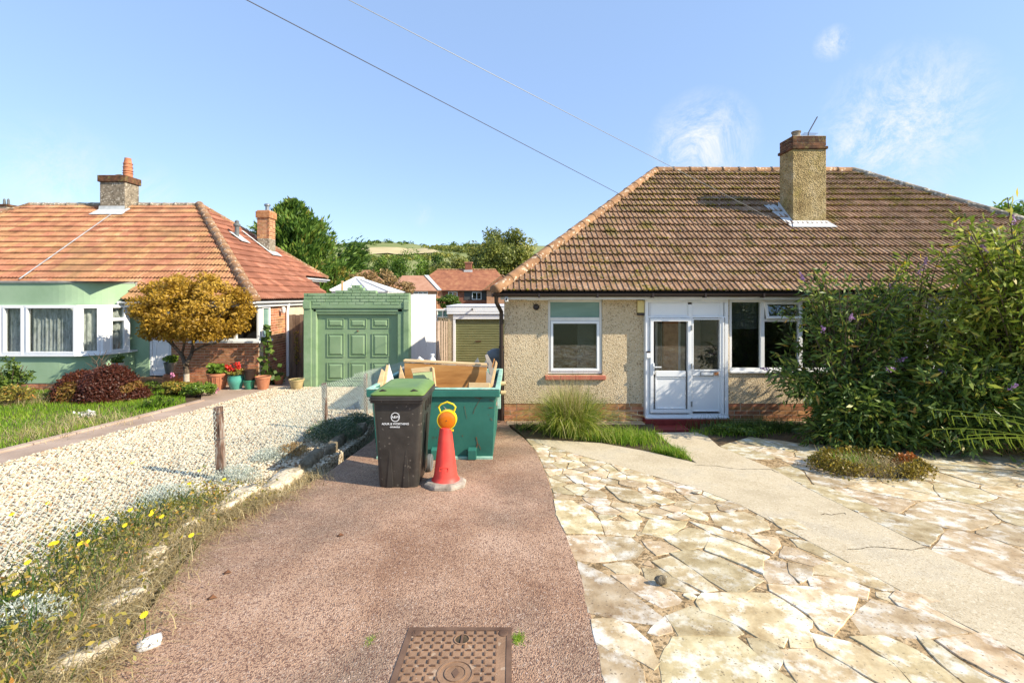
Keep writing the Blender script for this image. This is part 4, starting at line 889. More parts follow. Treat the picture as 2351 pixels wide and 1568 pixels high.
for k in range(3): mb.tube([(XX(1840 + k, 9.8), 9.72 + k * .06, zb + .07), (XX(1872 + k, 9.8), 9.72 + k * .06, zb + .06)], .005, 4)
mb.build('aerial', M['cable'], ch)
def on_roof(x, y, dz=.075): return (x, y, EZ + (y - EY) * (RZ - EZ) / (RY - EY) + dz)
mb = MB(); mb.add([on_roof(cx0 - .12, 9.48), on_roof(cx1 + .10, 9.48), on_roof(cx1 + .03, 9.66), on_roof(cx0 - .02, 9.66), (cx0 - .012, 9.675, ZZ(507, 9.69)), (cx1 + .012, 9.675, ZZ(507, 9.69))], [(0, 1, 2, 3), (3, 2, 5, 4)])
mb.add([on_roof(cx0 - .12, 9.48, .055), on_roof(cx0 - .015, 9.66, .055), on_roof(cx0 - .015, 10.3, .06), on_roof(cx0 - .30, 10.3, .055)], [(0, 1, 2, 3)])
mb.add([(cx0 - .014, 9.67, C + 1.45), (cx0 - .014, 10.2, C + 1.6), (cx0 - .014, 10.2, C + 2.1), (cx0 - .014, 9.67, ZZ(507, 9.69))], [(0, 1, 2, 3)])
mb.build('flashing', M['lead'], ch)
# ================================================================== GREEN AND BRICK BUNGALOW (left)
LH = empty('green_bungalow', (-10, 12.5, -.25), 'bungalow with pale green bay, brick corner and orange pantiled hipped roof', 'bungalow')
LY = 12.5; b12 = gz(12.5)
X12 = lambda px, d=LY: XX(px, d); Z12 = lambda py, d=LY: ZZ(py, d)
zs_, zh_ = Z12(785), Z12(700); xl, xr = -9.36, -6.96
zt12 = C - .24
wall('green_wall', M['green'], LH, -21, xl, b12 - .3, zt12, LY, .25, [(-14.5, -10.6, b12 - .31, zt12 + .01), (X12(342), X12(397) + .0, b12 - .31, 1.95)])
wall('brick_wall', M['mortar'], LH, xl + .002, xr, b12 - .3, zt12, LY + .012, .22, [(-8.8, xr + .01, zs_, zh_)])
bricks(LH, course_cells((xl, LY + .012, b12 - .01), (1, 0, 0), (0, -1, 0), xr - xl, zs_ - b12 - .03), M['brick'])
bricks(LH, course_cells((xl, LY + .012, zs_ + .0), (1, 0, 0), (0, -1, 0), -8.8 - xl, zh_ - zs_), M['brick'])
ys1 = 13.1
mb = MB(); mb.box(xr - .23, xr - .012, LY + .24, ys1 + .02, b12 - .3, zs_); mb.box(xr - .23, xr - .012, ys1, 20.2, b12 - .5, zt12); mb.box(-21, xr - .2, 20.2, 20.4, b12 - .5, zt12); mb.box(-21, -20.8, LY + .3, 20.2, b12 - .5, zt12)
mb.build('side_wall', M['mortar'], LH)
bricks(LH, course_cells((xr - .012, LY + .0, b12 - .01), (0, 1, 0), (1, 0, 0), ys1 - LY, zs_ - b12 - .03, off0=1) + course_cells((xr - .012, ys1, b12 - .01), (0, 1, 0), (1, 0, 0), .96, zt12 - b12), M['brick'])
mb = MB(); mb.box(-20.8, xr - .3, 15.4, 15.45, b12 - .2, zt12); mb.box(-20.8, xr - .3, LY + .3, 20.2, zt12 - .03, zt12); mb.build('room', M['room'], LH)
# corner window
mb = MB(); frame(mb, -8.8, xr + .01, zs_ + .03, zh_, LY - .005, LY + .06, .06)
for xx in (-8.2, -7.6): mb.box(xx - .04, xx + .04, LY - .003, LY + .06, zs_ + .09, zh_ - .06)
mt = Matrix.Translation((xr + .01, LY, 0)) @ Matrix.Rotation(R(90), 4, 'Z')
frame(mb, .055, ys1 - LY, zs_ + .03, zh_, -.005, .06, .055, mt); mb.box(xr - .05, xr + .012, LY - .007, LY + .05, zs_ + .03, zh_)
win = mb.build('window', M['white'], LH, .005)
mb = MB(); frame(mb, .13, ys1 - LY - .06, zs_ + .09, zh_ - .06, -.03, .03, .045, mt); mb.build('sash', M['white'], win, .004)
for a, b in ((-8.74, -8.24), (-8.16, -7.64), (-7.56, xr - .05)): pane('pane', M['glass'], win, a, b, zs_ + .09, zh_ - .06, LY + .02)
mb = MB(); mb.box(.17, ys1 - LY - .1, .01, .022, zs_ + .13, zh_ - .1, mt); mb.build('pane', M['frost'], win)
mb = MB(); mb.box(-8.85, xr + .06, LY - .07, LY + .1, zs_ - .03, zs_ + .03); mb.box(xr - .05, xr + .06, LY + .1, ys1 + .05, zs_ - .03, zs_ + .03); mb.build('window_sill', M['white'], LH, .006)
# front door (partly behind the tree)
mb = MB(); a, b = X12(342), X12(397); frame(mb, a, b, b12 + .28, 1.94, LY + .02, LY + .1, .06); mb.box(a + .06, b - .06, LY + .05, LY + .09, b12 + .34, 1.88)
dr = mb.build('door', M['white'], LH, .005); mb = MB(); frame(mb, a + .16, b - .12, b12 + .42, .95, LY + .035, LY + .05, .02); frame(mb, a + .16, b - .12, 1.25, 1.8, LY + .035, LY + .05, .02); mb.build('door_moulding', M['white'], dr, .003); boxo('letterbox', M['metal'], dr, a + .22, b - .2, LY + .03, LY + .05, 1.03, 1.09, .004)
boxo('door_step', M['brick'], LH, a - .3, b + .35, LY - .32, LY, b12 - .05, b12 + .25, .01)
# bay
def strip(poly, z0, z1, th, mb):
    for i in range(len(poly) - 1):
        p = Vector((*poly[i], 0)); q = Vector((*poly[i + 1], 0))
        def off(k):
            t = Vector((0, 0, 0))
            for j in (k - 1, k):
                if 0 <= j < len(poly) - 1: d = Vector((*poly[j + 1], 0)) - Vector((*poly[j], 0)); t += d.normalized()
            t.normalize(); return Vector((-t.y, t.x, 0)) * th
        a, b = p + off(i), q + off(i + 1); z = lambda v, zz: (v.x, v.y, zz)
        mb.add([z(p, z0), z(q, z0), z(b, z0), z(a, z0), z(p, z1), z(q, z1), z(b, z1), z(a, z1)], [(0, 1, 5, 4), (2, 3, 7, 6), (4, 5, 6, 7), (3, 2, 1, 0)])
def curve2(pts, n=10):
    o = []
    for i in range(n + 1):
        t = i / n; a = Vector(pts[0]) * (1 - t) ** 2 + Vector(pts[1]) * 2 * t * (1 - t) + Vector(pts[2]) * t * t; o.append((a.x, a.y))
    return o
rightcurve = curve2([(-11.6, 11.5), (-10.5, 11.5), (-10.34, 12.49)], 14)
bayp = [(-14.6, 12.3), (-14.5, 11.5)] + rightcurve
zb0, zb1, zb2 = .74, 1.98, C + .30
mb = MB(); strip(bayp, .02, zb0, .12, mb); mb.build('bay_apron', M['green'], LH, recalc=False)
mb = MB(); strip(bayp, zb1, zb2, .12, mb); mb.build('bay_parapet', M['green'], LH, recalc=False)
mb = MB(); strip([(x, y + .02) for x, y in bayp], b12 - .3, .02, .1, mb); mb.build('bay_plinth', M['mortar'], LH, recalc=False)
bricks(LH, course_cells((-14.5, 11.52, -.23), (1, 0, 0), (0, -1, 0), 3.1, .24), M['brick'])
mb = MB(); strip([(x, y - .035) for x, y in bayp], zb2, zb2 + .05, .3, mb); mb.add([(-14.5, 11.5, zb2 + .045), (-10.34, 11.5, zb2 + .045), (-10.34, 12.8, zb2 + .07), (-14.5, 12.8, zb2 + .07)], [(0, 1, 2, 3)])
for xx, y0_, y1_ in ((-10.34, 12.5, 13.2),): mb.box(xx - .1, xx, y0_, y1_, C - .2, zb2 + .045)
mb.build('lead_flat', M['greylead'], LH, recalc=False)
mb = MB(); strip([(-14.6, 12.0), (-14.55, 11.42), (-10.98, 11.42), (-10.5, 11.66), (-10.27, 12.3), (-10.27, 12.49)], zb0 - .035, zb0 + .01, .3, mb); mb.build('window_sill', M['white'], LH, recalc=False)
def segwin(p, q, z0, z1, pn, tr=None, window_backing=True):
    p = Vector((*p, 0)); q = Vector((*q, 0)); d = (q - p); ln = d.length; d.normalize(); mt = Matrix((d, Vector((-d.y, d.x, 0)), Vector((0, 0, 1)))).transposed().to_4x4(); mt.translation = p
    mb = MB(); frame(mb, 0, ln, z0, z1, 0, .07, .05, mt); ed_ = sorted(pn)
    prev = .05
    for a, b in ed_:
        if a - prev > .01: mb.box(prev, a, .003, .07, z0 + .05, z1 - .05, mt)
        prev = b
    if ln - .05 - prev > .01: mb.box(prev, ln - .05, .003, .07, z0 + .05, z1 - .05, mt)
    for a, b in ed_: frame(mb, a - .035, b + .035, z0 + .03, z1 - .04, -.018, .03, .04, mt)
    if tr: a, b = ed_[-1]; mb.box(a, b, -.016, .05, tr - .04, tr + .04, mt)
    wn = mb.build('window', M['white'], LH, .004)
    for a, b in ed_:
        m2 = MB(); m2.box(a, b, .03, .04, z0 + .06, z1 - .07, mt); m2.build('pane', M['glass'], wn)
        m3 = MB(); n = max(12, int((b - a) / .016)); vs = []
        for i in range(n + 1):
            x = a - .03 + (b - a + .06) * i / n; yy = .13 + .022 * math.sin(i * 1.05) + .012 * math.sin(i * .37 + a)
            vs += [mt @ Vector((x, yy, z0 + .03)), mt @ Vector((x, yy * .9 + .02, z1 - .03))]
        m3.add(vs, [(2 * i, 2 * i + 2, 2 * i + 3, 2 * i + 1) for i in range(n)]); m3.build('net_curtain', M['net'], wn, smooth=True, recalc=False)
segwin((-14.5, 11.46), (-10.97, 11.46), zb0 + .01, zb1 + .01, [(1.0, 1.58), (-12.78 + 14.5, -12.36 + 14.5), (-12.2 + 14.5, -11.04 + 14.5)])
segwin((-10.97, 11.46), (-10.53, 11.72), zb0 + .01, zb1 + .01, [(.13, .40)])
segwin((-10.53, 11.72), (-10.32, 12.3), zb0 + .01, zb1 + .01, [(.2, .47)], tr=ZZ(733, 12.0))
# roof
ex, ey, ez = -6.85, 12.1, C - .15; ax, ay, az = -11.2, 16.3, C + 3.2
E = Vector((ex, ey, ez)); A = Vector((ax, ay, az)); A2 = Vector((-17.2, ay, az)); E2 = Vector((-21.5, ey, ez)); B_ = Vector((ex, 20.5, ez)); B2 = Vector((-21.5, 20.5, ez))
nz_ = .59; yc = ey + nz_; zc = ez + nz_ * (az - ez) / (ay - ey)
mb = MB(); d_ = Vector((0, 0, -.04)); ks = (az - ez) / (ex - ax)
def onside(x, y): return Vector((x, y, ez + (ex - x) * ks))
xn = -7.95
vs = [E, A, A2, E2, Vector((-10.4, ey, ez)), Vector((-10.4, yc, zc)), Vector((-20.9, yc, zc)), onside(ex, 17.3), onside(xn, 17.3), onside(xn, 19.43), B2]
mb.add([v + d_ for v in vs], [(4, 0, 1, 5), (5, 1, 2, 6), (0, 7, 8, 9, 1), (9, 10, 2, 1), (10, 6, 2)])
rf = mb.build('roof', M['deck'], LH, recalc=False)
prof_l = [(i * .02625, (0, .034, .040, .016)[i % 4]) for i in range(13)]
SLf = Vector((0, ay - ey, az - ez)).length; SLs = Vector((ex - ax, 0, az - ez)).length
items = []; u0 = 21.5 - 10.4; vc = SLf * nz_ / (ay - ey)
vh = (ex + 21.5 - u0) * SLf / (ex - ax)
tile_plane(E2, (1, 0, 0), (0, ay - ey, az - ez), [[(u0, 0), (ex + 21.5, 0), (u0, vh)], [(1.0, vc), (u0, vc), (u0, vh), (ax + 21.5, SLf), (4.3, SLf)]], prof_l, .315, SLf / 17, u0 - .315 * 31, ex + 21.5 + .3, 17, items, M['tile_l'])
tile_plane(E, (0, 1, 0), (ax - ex, 0, az - ez), [[(0, 0), (5.2, 0), (5.2, (8.4 - 5.2) / 4.2 * SLs), (4.2, SLs)], [(5.2, SLs * 1.1 / 4.35), (8.4 - 4.2 * 1.1 / 4.35, SLs * 1.1 / 4.35), (5.2, (8.4 - 5.2) / 4.2 * SLs)]], prof_l, .315, SLs / 17, 0, 8.5, 17, items, M['tile_s'])
for it in items:   # the visible stretch only gets single tiles
    pass
items = [it for it in items if it[1].translation.x > -18.6]
build_tiles(rf, items)
ridge(rf, A2, A, M['hipgrey'], .10, .42); ridge(rf, E + Vector((.03, -.03, 0)), A, M['hip'], .135, .42, name='hip_tile', lift=.02); ridge(rf, A2, E2, M['hip'], .11, .42, name='hip_tile'); ridge(rf, Vector((xn + .03, 19.5, onside(xn, 19).z)), A, M['hip'], .11, .42, name='hip_tile')
# pale mortar strip (party line) down the front slope and dark streak
mb = MB(); f0 = lambda x, y, dz=.115: Vector((x, y, ez + (y - ey) * (az - ez) / (ay - ey) + dz))
for k in range(24):
    t0, t1 = k / 24, (k + 1) / 24; y0_ = 12.7 + 3.55 * t0; y1_ = 12.7 + 3.55 * t1; xa = -13.75 - .0 * t0; wv = .022 + .012 * mn.noise(Vector((k * .7, 0, 0)))
    mb.add([f0(xa - wv, y0_), f0(xa + wv, y0_), f0(xa + wv, y1_), f0(xa - wv, y1_)], [(0, 1, 2, 3)])
mb.build('mortar_strip', M['lead'], rf, recalc=False)
# fascias and gutters
mb = MB(); mb.box(-10.35, ex, 12.14, 12.17, C - .33, ez - .04); mb.box(ex - .05, ex - .02, 12.14, 17.3, C - .33, ez - .04); mb.box(xr - .3, ex - .05, 12.17, 12.5, C - .33, C - .31); mb.box(xr - .02, ex - .05, 12.5, 17.2, C - .33, C - .31)
zf = onside(xn, 17).z; mb.box(xn - .05, xn - .02, 17.3, 19.6, zf - .16, zf - .04)
mb.build('fascia', M['whitewood'], LH)
mb = MB(); gutter(mb, (-10.4, 12.06, ez - .03), (ex + .02, 12.06, ez - .03), .055); gutter(mb, (ex + .03, 12.02, ez - .03), (ex + .03, 17.3, ez - .04), .06); gutter(mb, (xn + .02, 17.25, zf - .04), (xn + .02, 19.7, zf - .05), .06)
mb.box(-10.42, -10.39, 12.0, 12.12, ez - .09, ez - .02)
mb.build('gutter', M['white'], LH, recalc=False)
boxo('rear_wall', M['farbrick2'], LH, -8.4, xn - .25, 17.6, 19.4, C - .2, zf - .15)
mb = MB(); mb.tube([(ex - .02, 14.0, ez - .1), (xr + .05, 14.0, ez - .35), (xr + .05, 14.02, b12)], .045, 8); mb.build('downpipe', M['white'], LH, smooth=True)
mb = MB(); mb.tube([(xr + .03, 13.62, 1.78), (xr + .1, 13.62, 1.78)], .05, 10); mb.lathe([(.03, -.08), (.06, -.04), (.06, .08), (.03, .11)], (xr + .12, 13.62, 1.78), 12); mb.build('wall_lamp', M['whitewood'], LH, smooth=True)
# chimneys
cx0, cx1, cy0 = XX(229, 15.9), XX(287, 15.9), 15.9; zt_ = ZZ(418, 15.9); cy1 = 16.5
ch = boxo('chimney', M['hipgrey'], LH, cx0, cx1, cy0, cy1, C + 2.6, zt_, .015)
mb = MB(); mb.box(cx0 - .05, cx1 + .05, cy0 - .05, cy1 + .05, zt_, ZZ(402, 15.85)); mb.build('chimney_cap', M['oldbrick'], ch, .015)
mb = MB(); zz = ZZ(402, 15.85); q = (cx1 - .15, 16.2, zz)
mb.lathe([(.14, 0), (.14, .12), (.16, .14), (.135, .16), (.135, .20), (.16, .22), (.135, .24), (.135, .33), (.155, .35), (.13, .37), (.13, .46), (.15, .48), (.125, .50), (.10, .62), (.10, .68), (.07, .68)], q, 16); mb.build('chimney_pot', M['terra'], ch, smooth=True)
mb = MB(); mb.lathe([(.12, 0), (.11, .06), (.13, .07), (.06, .10)], (cx0 + .45, 16.2, zz), 14); mb.build('capped_pot', M['hipgrey'], ch, smooth=True)
mb = MB(); yy = 15.6; zr = lambda y, dz=.12: ez + (y - ey) * (az - ez) / (ay - ey) + dz
mb.add([(cx0 - .12, yy, zr(yy)), (cx1 + .15, yy, zr(yy)), (cx1 + .02, 15.87, zr(15.87)), (cx0 - .02, 15.87, zr(15.87)), (cx0 - .01, 15.88, C + 3.1), (cx1 + .01, 15.88, C + 3.1), (cx1 + .02, 16.5, az + .12), (cx1 + .18, 16.2, az + .02)], [(0, 1, 2, 3), (3, 2, 5, 4), (1, 7, 6, 2)]); mb.build('flashing', M['lead'], ch, recalc=False)
# brick chimney on the side slope
cd = 16.9; bx0, bx1 = XX(590, cd), XX(618, cd); by0, by1 = cd, cd + .45; zb_, zm_, zt_ = ZZ(575, cd), ZZ(548, cd), ZZ(482, cd)
ch2 = boxo('brick_chimney', M['hipgrey'], LH, bx0, bx1, by0, by1, onside(bx0, cd).z - .6, zm_, .01)
boxo('chimney_core', M['mortar'], ch2, bx0 + .01, bx1 - .01, by0 + .01, by1 - .01, zm_, zt_ - .01)
bricks(ch2, course_cells((bx0, by0 + .012, zm_), (1, 0, 0), (0, -1, 0), bx1 - bx0, zt_ - zm_ - .02) + course_cells((bx1 - .012, by0, zm_), (0, 1, 0), (1, 0, 0), by1 - by0, zt_ - zm_ - .02, off0=1), M['brick'])
mb = MB(); mb.box(bx0 - .04, bx1 + .04, by0 - .04, by1 + .04, zt_ - .30, zt_ - .05); mb.build('chimney_cap', M['brick'], ch2, .02)
mb = MB(); mb.lathe([(.07, 0), (.07, .18), (.11, .2), (.11, .26), (.06, .28)], ((bx0 + bx1) / 2 + .05, cd + .2, zt_ - .02), 14); mb.build('cowl', M['metal'], ch2, smooth=True)
mb = MB(); xx = bx1 + .05
mb.add([onside(bx1 + .22, by0 - .15) + Vector((0, 0, .125)), onside(bx1 + .22, by1 + .1) + Vector((0, 0, .125)), onside(bx1 + .01, by1 + .1) + Vector((0, 0, .125)), onside(bx1 + .01, by0 - .15) + Vector((0, 0, .125)), onside(bx0 - .5, by0 - .16) + Vector((0, 0, .125)), onside(bx0 - .5, by0 - .02) + Vector((0, 0, .125)), onside(bx1 + .02, by0 - .02) + Vector((0, 0, .125))], [(0, 1, 2, 3), (4, 3, 6, 5)])
mb.build('flashing', M['lead'], ch2, recalc=False)
vd = 15.8; vx = XX(544, vd); mb = MB(); vz = onside(vx, vd).z; mb.lathe([(.07, -.1), (.07, .42), (.11, .46), (.11, .52), (.06, .56), (.07, .62), (.03, .66)], (vx, vd, vz), 14); mb.build('soil_vent', M['grey'], rf, smooth=True)
mb = MB(); mb.prism([onside(vx + .25, vd - .15) + Vector((0, 0, .125)), onside(vx + .3, vd + .3) + Vector((0, 0, .125)), onside(vx - .15, vd + .3) + Vector((0, 0, .125)), onside(vx - .15, vd - .2) + Vector((0, 0, .125))], (0, 0, .01)); mb.build('vent_flashing', M['lead'], rf)

# ================================================================== GREEN GARAGE
GD = 12.0; q5x = lambda X, d=GD: XX(642.8 + X * .2733, d); q5z = lambda Y, d=GD: ZZ(520.4 + Y * .2733, d)
GG = empty('green_garage', (-4.1, GD, gz(GD)), 'single garage painted pale green with stepped brick parapet and panelled door', 'garage')
gb = gz(GD) - .1; xa, xb = q5x(200), q5x(1082); za = q5z(655); ztp = q5z(558)
mb = MB(); mb.box(xa - .01, q5x(262), GD, GD + .3, gb, za); mb.box(q5x(262), q5x(300), GD + .03, GD + .3, gb, q5z(692)); mb.box(xa - .02, q5x(258), GD - .03, GD + .0, q5z(690), q5z(625)); mb.build('pilaster', M['greenpaint'], GG, .01)
mb = MB(); mb.box(q5x(1035), xb, GD, GD + .3, gb, za); mb.box(q5x(985), q5x(1035), GD + .03, GD + .3, gb, q5z(692)); mb.box(q5x(1040), xb + .01, GD - .03, GD, q5z(700), q5z(625)); mb.build('pilaster', M['greenpaint'], GG, .01)
mb = MB(); mb.box(q5x(262), q5x(1035), GD + .0, GD + .12, q5z(686), q5z(655)); mb.box(q5x(275), q5x(1025), GD + .03, GD + .12, q5z(716), q5z(688)); mb.box(q5x(285), q5x(1000), GD + .05, GD + .15, q5z(736), q5z(718)); mb.build('lintel', M['greendoor'], GG, .006)
boxo('parapet', M['greenpaint'], GG, xa, xb, GD + .012, GD + .22, za, ztp - .004)
par = course_cells((xa, GD + .012, za - .012), (1, 0, 0), (0, -1, 0), xb - xa, ztp - za, bh=.062, j=.015)
for a, b, z0, z1 in ((465, 805, 558, 535), (565, 700, 535, 511), (600, 672, 511, 488)):
    zz0 = q5z(z0); boxo('parapet_step', M['greenpaint'], GG, q5x(a) + .01, q5x(b) - .01, GD + .015, GD + .2, zz0 - .003, q5z(z1) - .004)
    par += course_cells((q5x(a), GD + .012, zz0 - .01), (1, 0, 0), (0, -1, 0), q5x(b) - q5x(a), .075, bh=.062, j=.014, off0=int(z0) % 2)
bricks(GG, [(Vector(c[0]) + Vector((0, random.uniform(-.008, .006), 0)), *c[1:]) for c in par], M['greenpaint'], proud=.016)
gd = MB(); gd.box(q5x(300), q5x(985), GD + .13, GD + .17, gz(GD) + .01, q5z(735)); gd = gd.build('garage_door', M['greendoor'], GG)
for r0, r1 in ((855, 772), (1098, 900), (1298, 1145), (1500, 1340)):
    for a, b in ((380, 525), (570, 715), (762, 905)):
        x0, x1, z0, z1 = q5x(a), q5x(b), max(q5z(r0), gz(GD) + .05), q5z(r1); y_ = GD + .13; mb = MB(); t = .035
        frame(mb, x0, x1, z0, z1, y_ - .022, y_, .02)
        mb.add([(x0 + t, y_ - .002, z0 + t), (x1 - t, y_ - .002, z0 + t), (x1 - t, y_ - .002, z1 - t), (x0 + t, y_ - .002, z1 - t), (x0 + t + .05, y_ - .028, z0 + t + .05), (x1 - t - .05, y_ - .028, z0 + t + .05), (x1 - t - .05, y_ - .028, z1 - t - .05), (x0 + t + .05, y_ - .028, z1 - t - .05)], [(0, 1, 5, 4), (1, 2, 6, 5), (2, 3, 7, 6), (3, 0, 4, 7), (4, 5, 6, 7)])
        mb.build('panel', M['greendoor'], gd)
mb = MB(); mb.lathe([(.02, 0), (.025, -.02), (.012, -.04)], (q5x(640), GD + .13, q5z(880)), 10, ax='Y'); mb.build('handle', M['irondark'], gd)
mb = MB(); mb.box(-2.93, xb, GD + .302, 16.25, gb - .3, C - .01); mb.box(-2.95, xb + .012, GD + .302, 16.26, C - .012, C + .012); mb.build('side_wall', M['whitewall'], GG, .006)
mb = MB(); mb.box(xa, xa + .2, GD + .302, 16.25, gb - .3, C - .1); mb.box(xa, xb - .2, 16.05, 16.24, gb - .3, C - .1); mb.box(xa + .02, -2.94, GD + .225, 16.2, C - .16, C - .1); mb.build('roof', M['hipgrey'], GG)

# ================================================================== REAR GARAGE, FENCES, WHITE SHED
RD = 20.0; q6x = lambda X, d=RD: XX(991.8 + X * .1171, d); q6z = lambda Y, d=RD: ZZ(685.7 + Y * .1171, d)
RG = empty('rear_garage', (-1, RD, gz(RD)), 'small garage at the end of the driveway with olive roller door and white fascia', 'garage')
rb = gz(RD)
mb = MB()
for i in range(3): z0 = q6z(305) + i * (q6z(150) - q6z(305)) / 3; mb.box(q6x(295), 1.2, RD - .12 - .01 * (i % 2), RD + .1, z0 + .006, z0 + (q6z(150) - q6z(305)) / 3)
mb.box(q6x(285), 1.3, RD - .15, RD + 4, q6z(150) + .002, q6z(140)); mb.build('fascia', M['white'], RG, .008)
mb = MB()
for i in range(2): z0 = q6z(400) + i * (q6z(318) - q6z(400)) / 2; mb.box(q6x(415), 1.2, RD - .05 - .012 * i, RD + .1, z0, z0 + (q6z(318) - q6z(400)) / 2 - .006)
mb.box(q6x(415), q6x(462), RD - .03, RD + .1, rb, q6z(402)); mb.build('door_frame', M['white'], RG, .006)
mb = MB(); mb.box(q6x(308), q6x(414), RD, RD + .4, rb - .2, q6z(310)); mb.box(q6x(308), q6x(330), RD + .4, RD + 4, rb - .3, q6z(310)); mb.box(1.0, 1.4, RD, RD + 4, rb - .3, q6z(310)); mb.box(q6x(308), 1.4, RD + 3.8, RD + 4, rb - .3, q6z(310)); mb.build('wall', M['dash'], RG)
rd = boxo('roller_door', M['roller'], RG, q6x(462), 1.1, RD + .10, RD + .13, rb, q6z(395))
ns = 26; zz0, zz1 = rb, q6z(400)
for i in range(ns):
    mb = MB(); z0 = zz0 + (zz1 - zz0) * i / ns; hh = (zz1 - zz0) / ns; mb.add([(x, y, z) for x in (q6x(464), 1.05) for y, z in ((RD + .10, z0), (RD + .065, z0 + hh * .25), (RD + .06, z0 + hh * .5), (RD + .065, z0 + hh * .75), (RD + .10, z0 + hh))], [(k, k + 5, k + 6, k + 1) for k in range(4)]); mb.build('slat', M['roller'], rd, recalc=False)
mb = MB(); mb.tube([(q6x(850), RD + .04, q6z(838)), (q6x(965), RD + .04, q6z(838))], .015, 6); mb.build('handle', M['irondark'], rd)
mb = MB(); mb.tube([(q6x(798), RD - .12, q6z(200)), (q6x(798), RD - .26, q6z(210))], .03, 8); mb.box(q6x(790), q6x(806), RD - .3, RD - .2, q6z(235), q6z(190)); mb.build('security_light', M['blackplastic'], RG)
# concrete panel fence beside it
CF = empty('concrete_fence', (-3, 18.5, gz(18.5)), 'weathered concrete panel fence between the white wall and the rear garage', 'fence')
pa, pb = Vector((XX(1003, 16.4), 16.4, 0)), Vector((XX(1026, 19.6), 19.6, 0))
for i in range(4):
    a = pa.lerp(pb, i / 4); b = pa.lerp(pb, (i + 1) / 4); g_ = gz(a.y)
    if i < 4:
        for k in range(6):
            mb = MB(); mb.cur = random.random(); z0 = g_ + k * .3; d = (b - a); s = d.cross(Vector((0, 0, 1))).normalized() * .03
            mb.hexa([a + s + Vector((0, 0, z0)), b + s + Vector((0, 0, z0)), b - s + Vector((0, 0, z0)), a - s + Vector((0, 0, z0))], [a + s + Vector((0, 0, z0 + .29)), b + s + Vector((0, 0, z0 + .29)), b - s + Vector((0, 0, z0 + .29)), a - s + Vector((0, 0, z0 + .29))]); mb.build('fence_panel', M['oldpath'], CF)
    mb = MB(); mb.box(b.x - .06, b.x + .06, b.y - .06, b.y + .06, g_ - .2, g_ + 1.9); mb.build('post', M['darkrock'], CF, .01)
# boarded fence between house and garage
WF = empty('boarded_gate', (-6.1, 14.1, gz(14.1)), 'tall dark boarded gate between the brick bungalow and the green garage', 'gate')
x = -6.93; zt_ = ZZ(722, 14.1)
while x < -5.62:
    wd = .115; mb = MB(); mb.cur = random.random(); mb.box(x, x + wd - .008, 14.1 + random.uniform(0, .01), 14.13, gz(14.1), zt_ + random.uniform(-.02, .01)); mb.build('board', M['fencewood'], WF); x += wd
mb = MB(); mb.box(-6.93, -5.6, 14.13, 14.18, gz(14.1) + .3, gz(14.1) + .4); mb.box(-6.93, -5.6, 14.13, 14.18, zt_ - .4, zt_ - .3); mb.build('rail', M['fencewood'], WF)
# white-roofed conservatory behind the green garage
CN = empty('white_conservatory', (-6.2, 19, gz(19)), 'white conservatory whose pitched roof shows above the green garage', 'conservatory')
cd = 18.5; ap = P(818, 638, cd + 1.3); l_ = P(757, 668, cd); r_ = P(892, 670, cd)
mb = MB(); bl, br = l_ + Vector((0, 3, 0)), r_ + Vector((0, 3, 0)); ap2 = ap + Vector((0, 1.0, 0)); mb.add([l_, r_, ap, ap2, bl, br], [(0, 1, 2), (1, 5, 3, 2), (4, 0, 2, 3), (5, 4, 3)]); cr = mb.build('roof', M['white'], CN)
mb = MB()
for p, q in ((l_, ap), (r_, ap), (ap, ap2), (l_.lerp(r_, .33), ap), (l_.lerp(r_, .66), ap)): mb.tube([p + Vector((0, -.01, .02)), q + Vector((0, -.01, .03))], .035, 6)
mb.build('roof_bar', M['whitewood'], cr)
mb = MB(); mb.box(l_.x + .05, r_.x - .05, cd + .05, cd + 2.9, gz(cd) - .2, l_.z - .02); mb.build('wall', M['whitewood'], CN)
boxo('finial_grille', M['grey'], cr, ap.x - .12, ap.x + .12, ap.y - .12, ap.y - .04, ap.z - .14, ap.z - .09)
boxo_ = MB(); boxo_.box(XX(783, 17), XX(787, 17), 17, 17.08, gz(17), ZZ(645, 17)); o = boxo_.build('timber_post', M['pine'], None, .005); tag(o, 'slim pale timber post rising behind the green garage parapet', 'post')
# greenhouse glimpsed over the fence
gh = empty('greenhouse', (-3.1, 22, gz(22)), 'small glazed greenhouse glimpsed above the concrete fence', 'greenhouse')
a = P(1004, 712, 21.5); b = P(1030, 712, 21.5); mb = MB(); z0 = gz(22)
for x in (a.x, (a.x + b.x) / 2, b.x): mb.tube([(x - .08, 21.5, z0), (x, 21.5, a.z)], .03, 6)
mb.tube([(a.x - .05, 21.5, a.z), (b.x + .05, 21.5, a.z)], .05, 6); mb.tube([(a.x - .02, 21.5, a.z - .32), (b.x, 21.5, a.z - .32)], .025, 6)
mb.tube([(a.x, 23.5, a.z), (b.x, 23.5, a.z)], .03, 6); mb.build('frame', M['whitewood'], gh)
mb = MB(); mb.box(a.x - .05, b.x, 21.53, 21.55, z0, a.z); mb.box(a.x, b.x, 21.56, 23.4, a.z - .04, a.z - .02); mb.build('pane', M['frost'], gh)
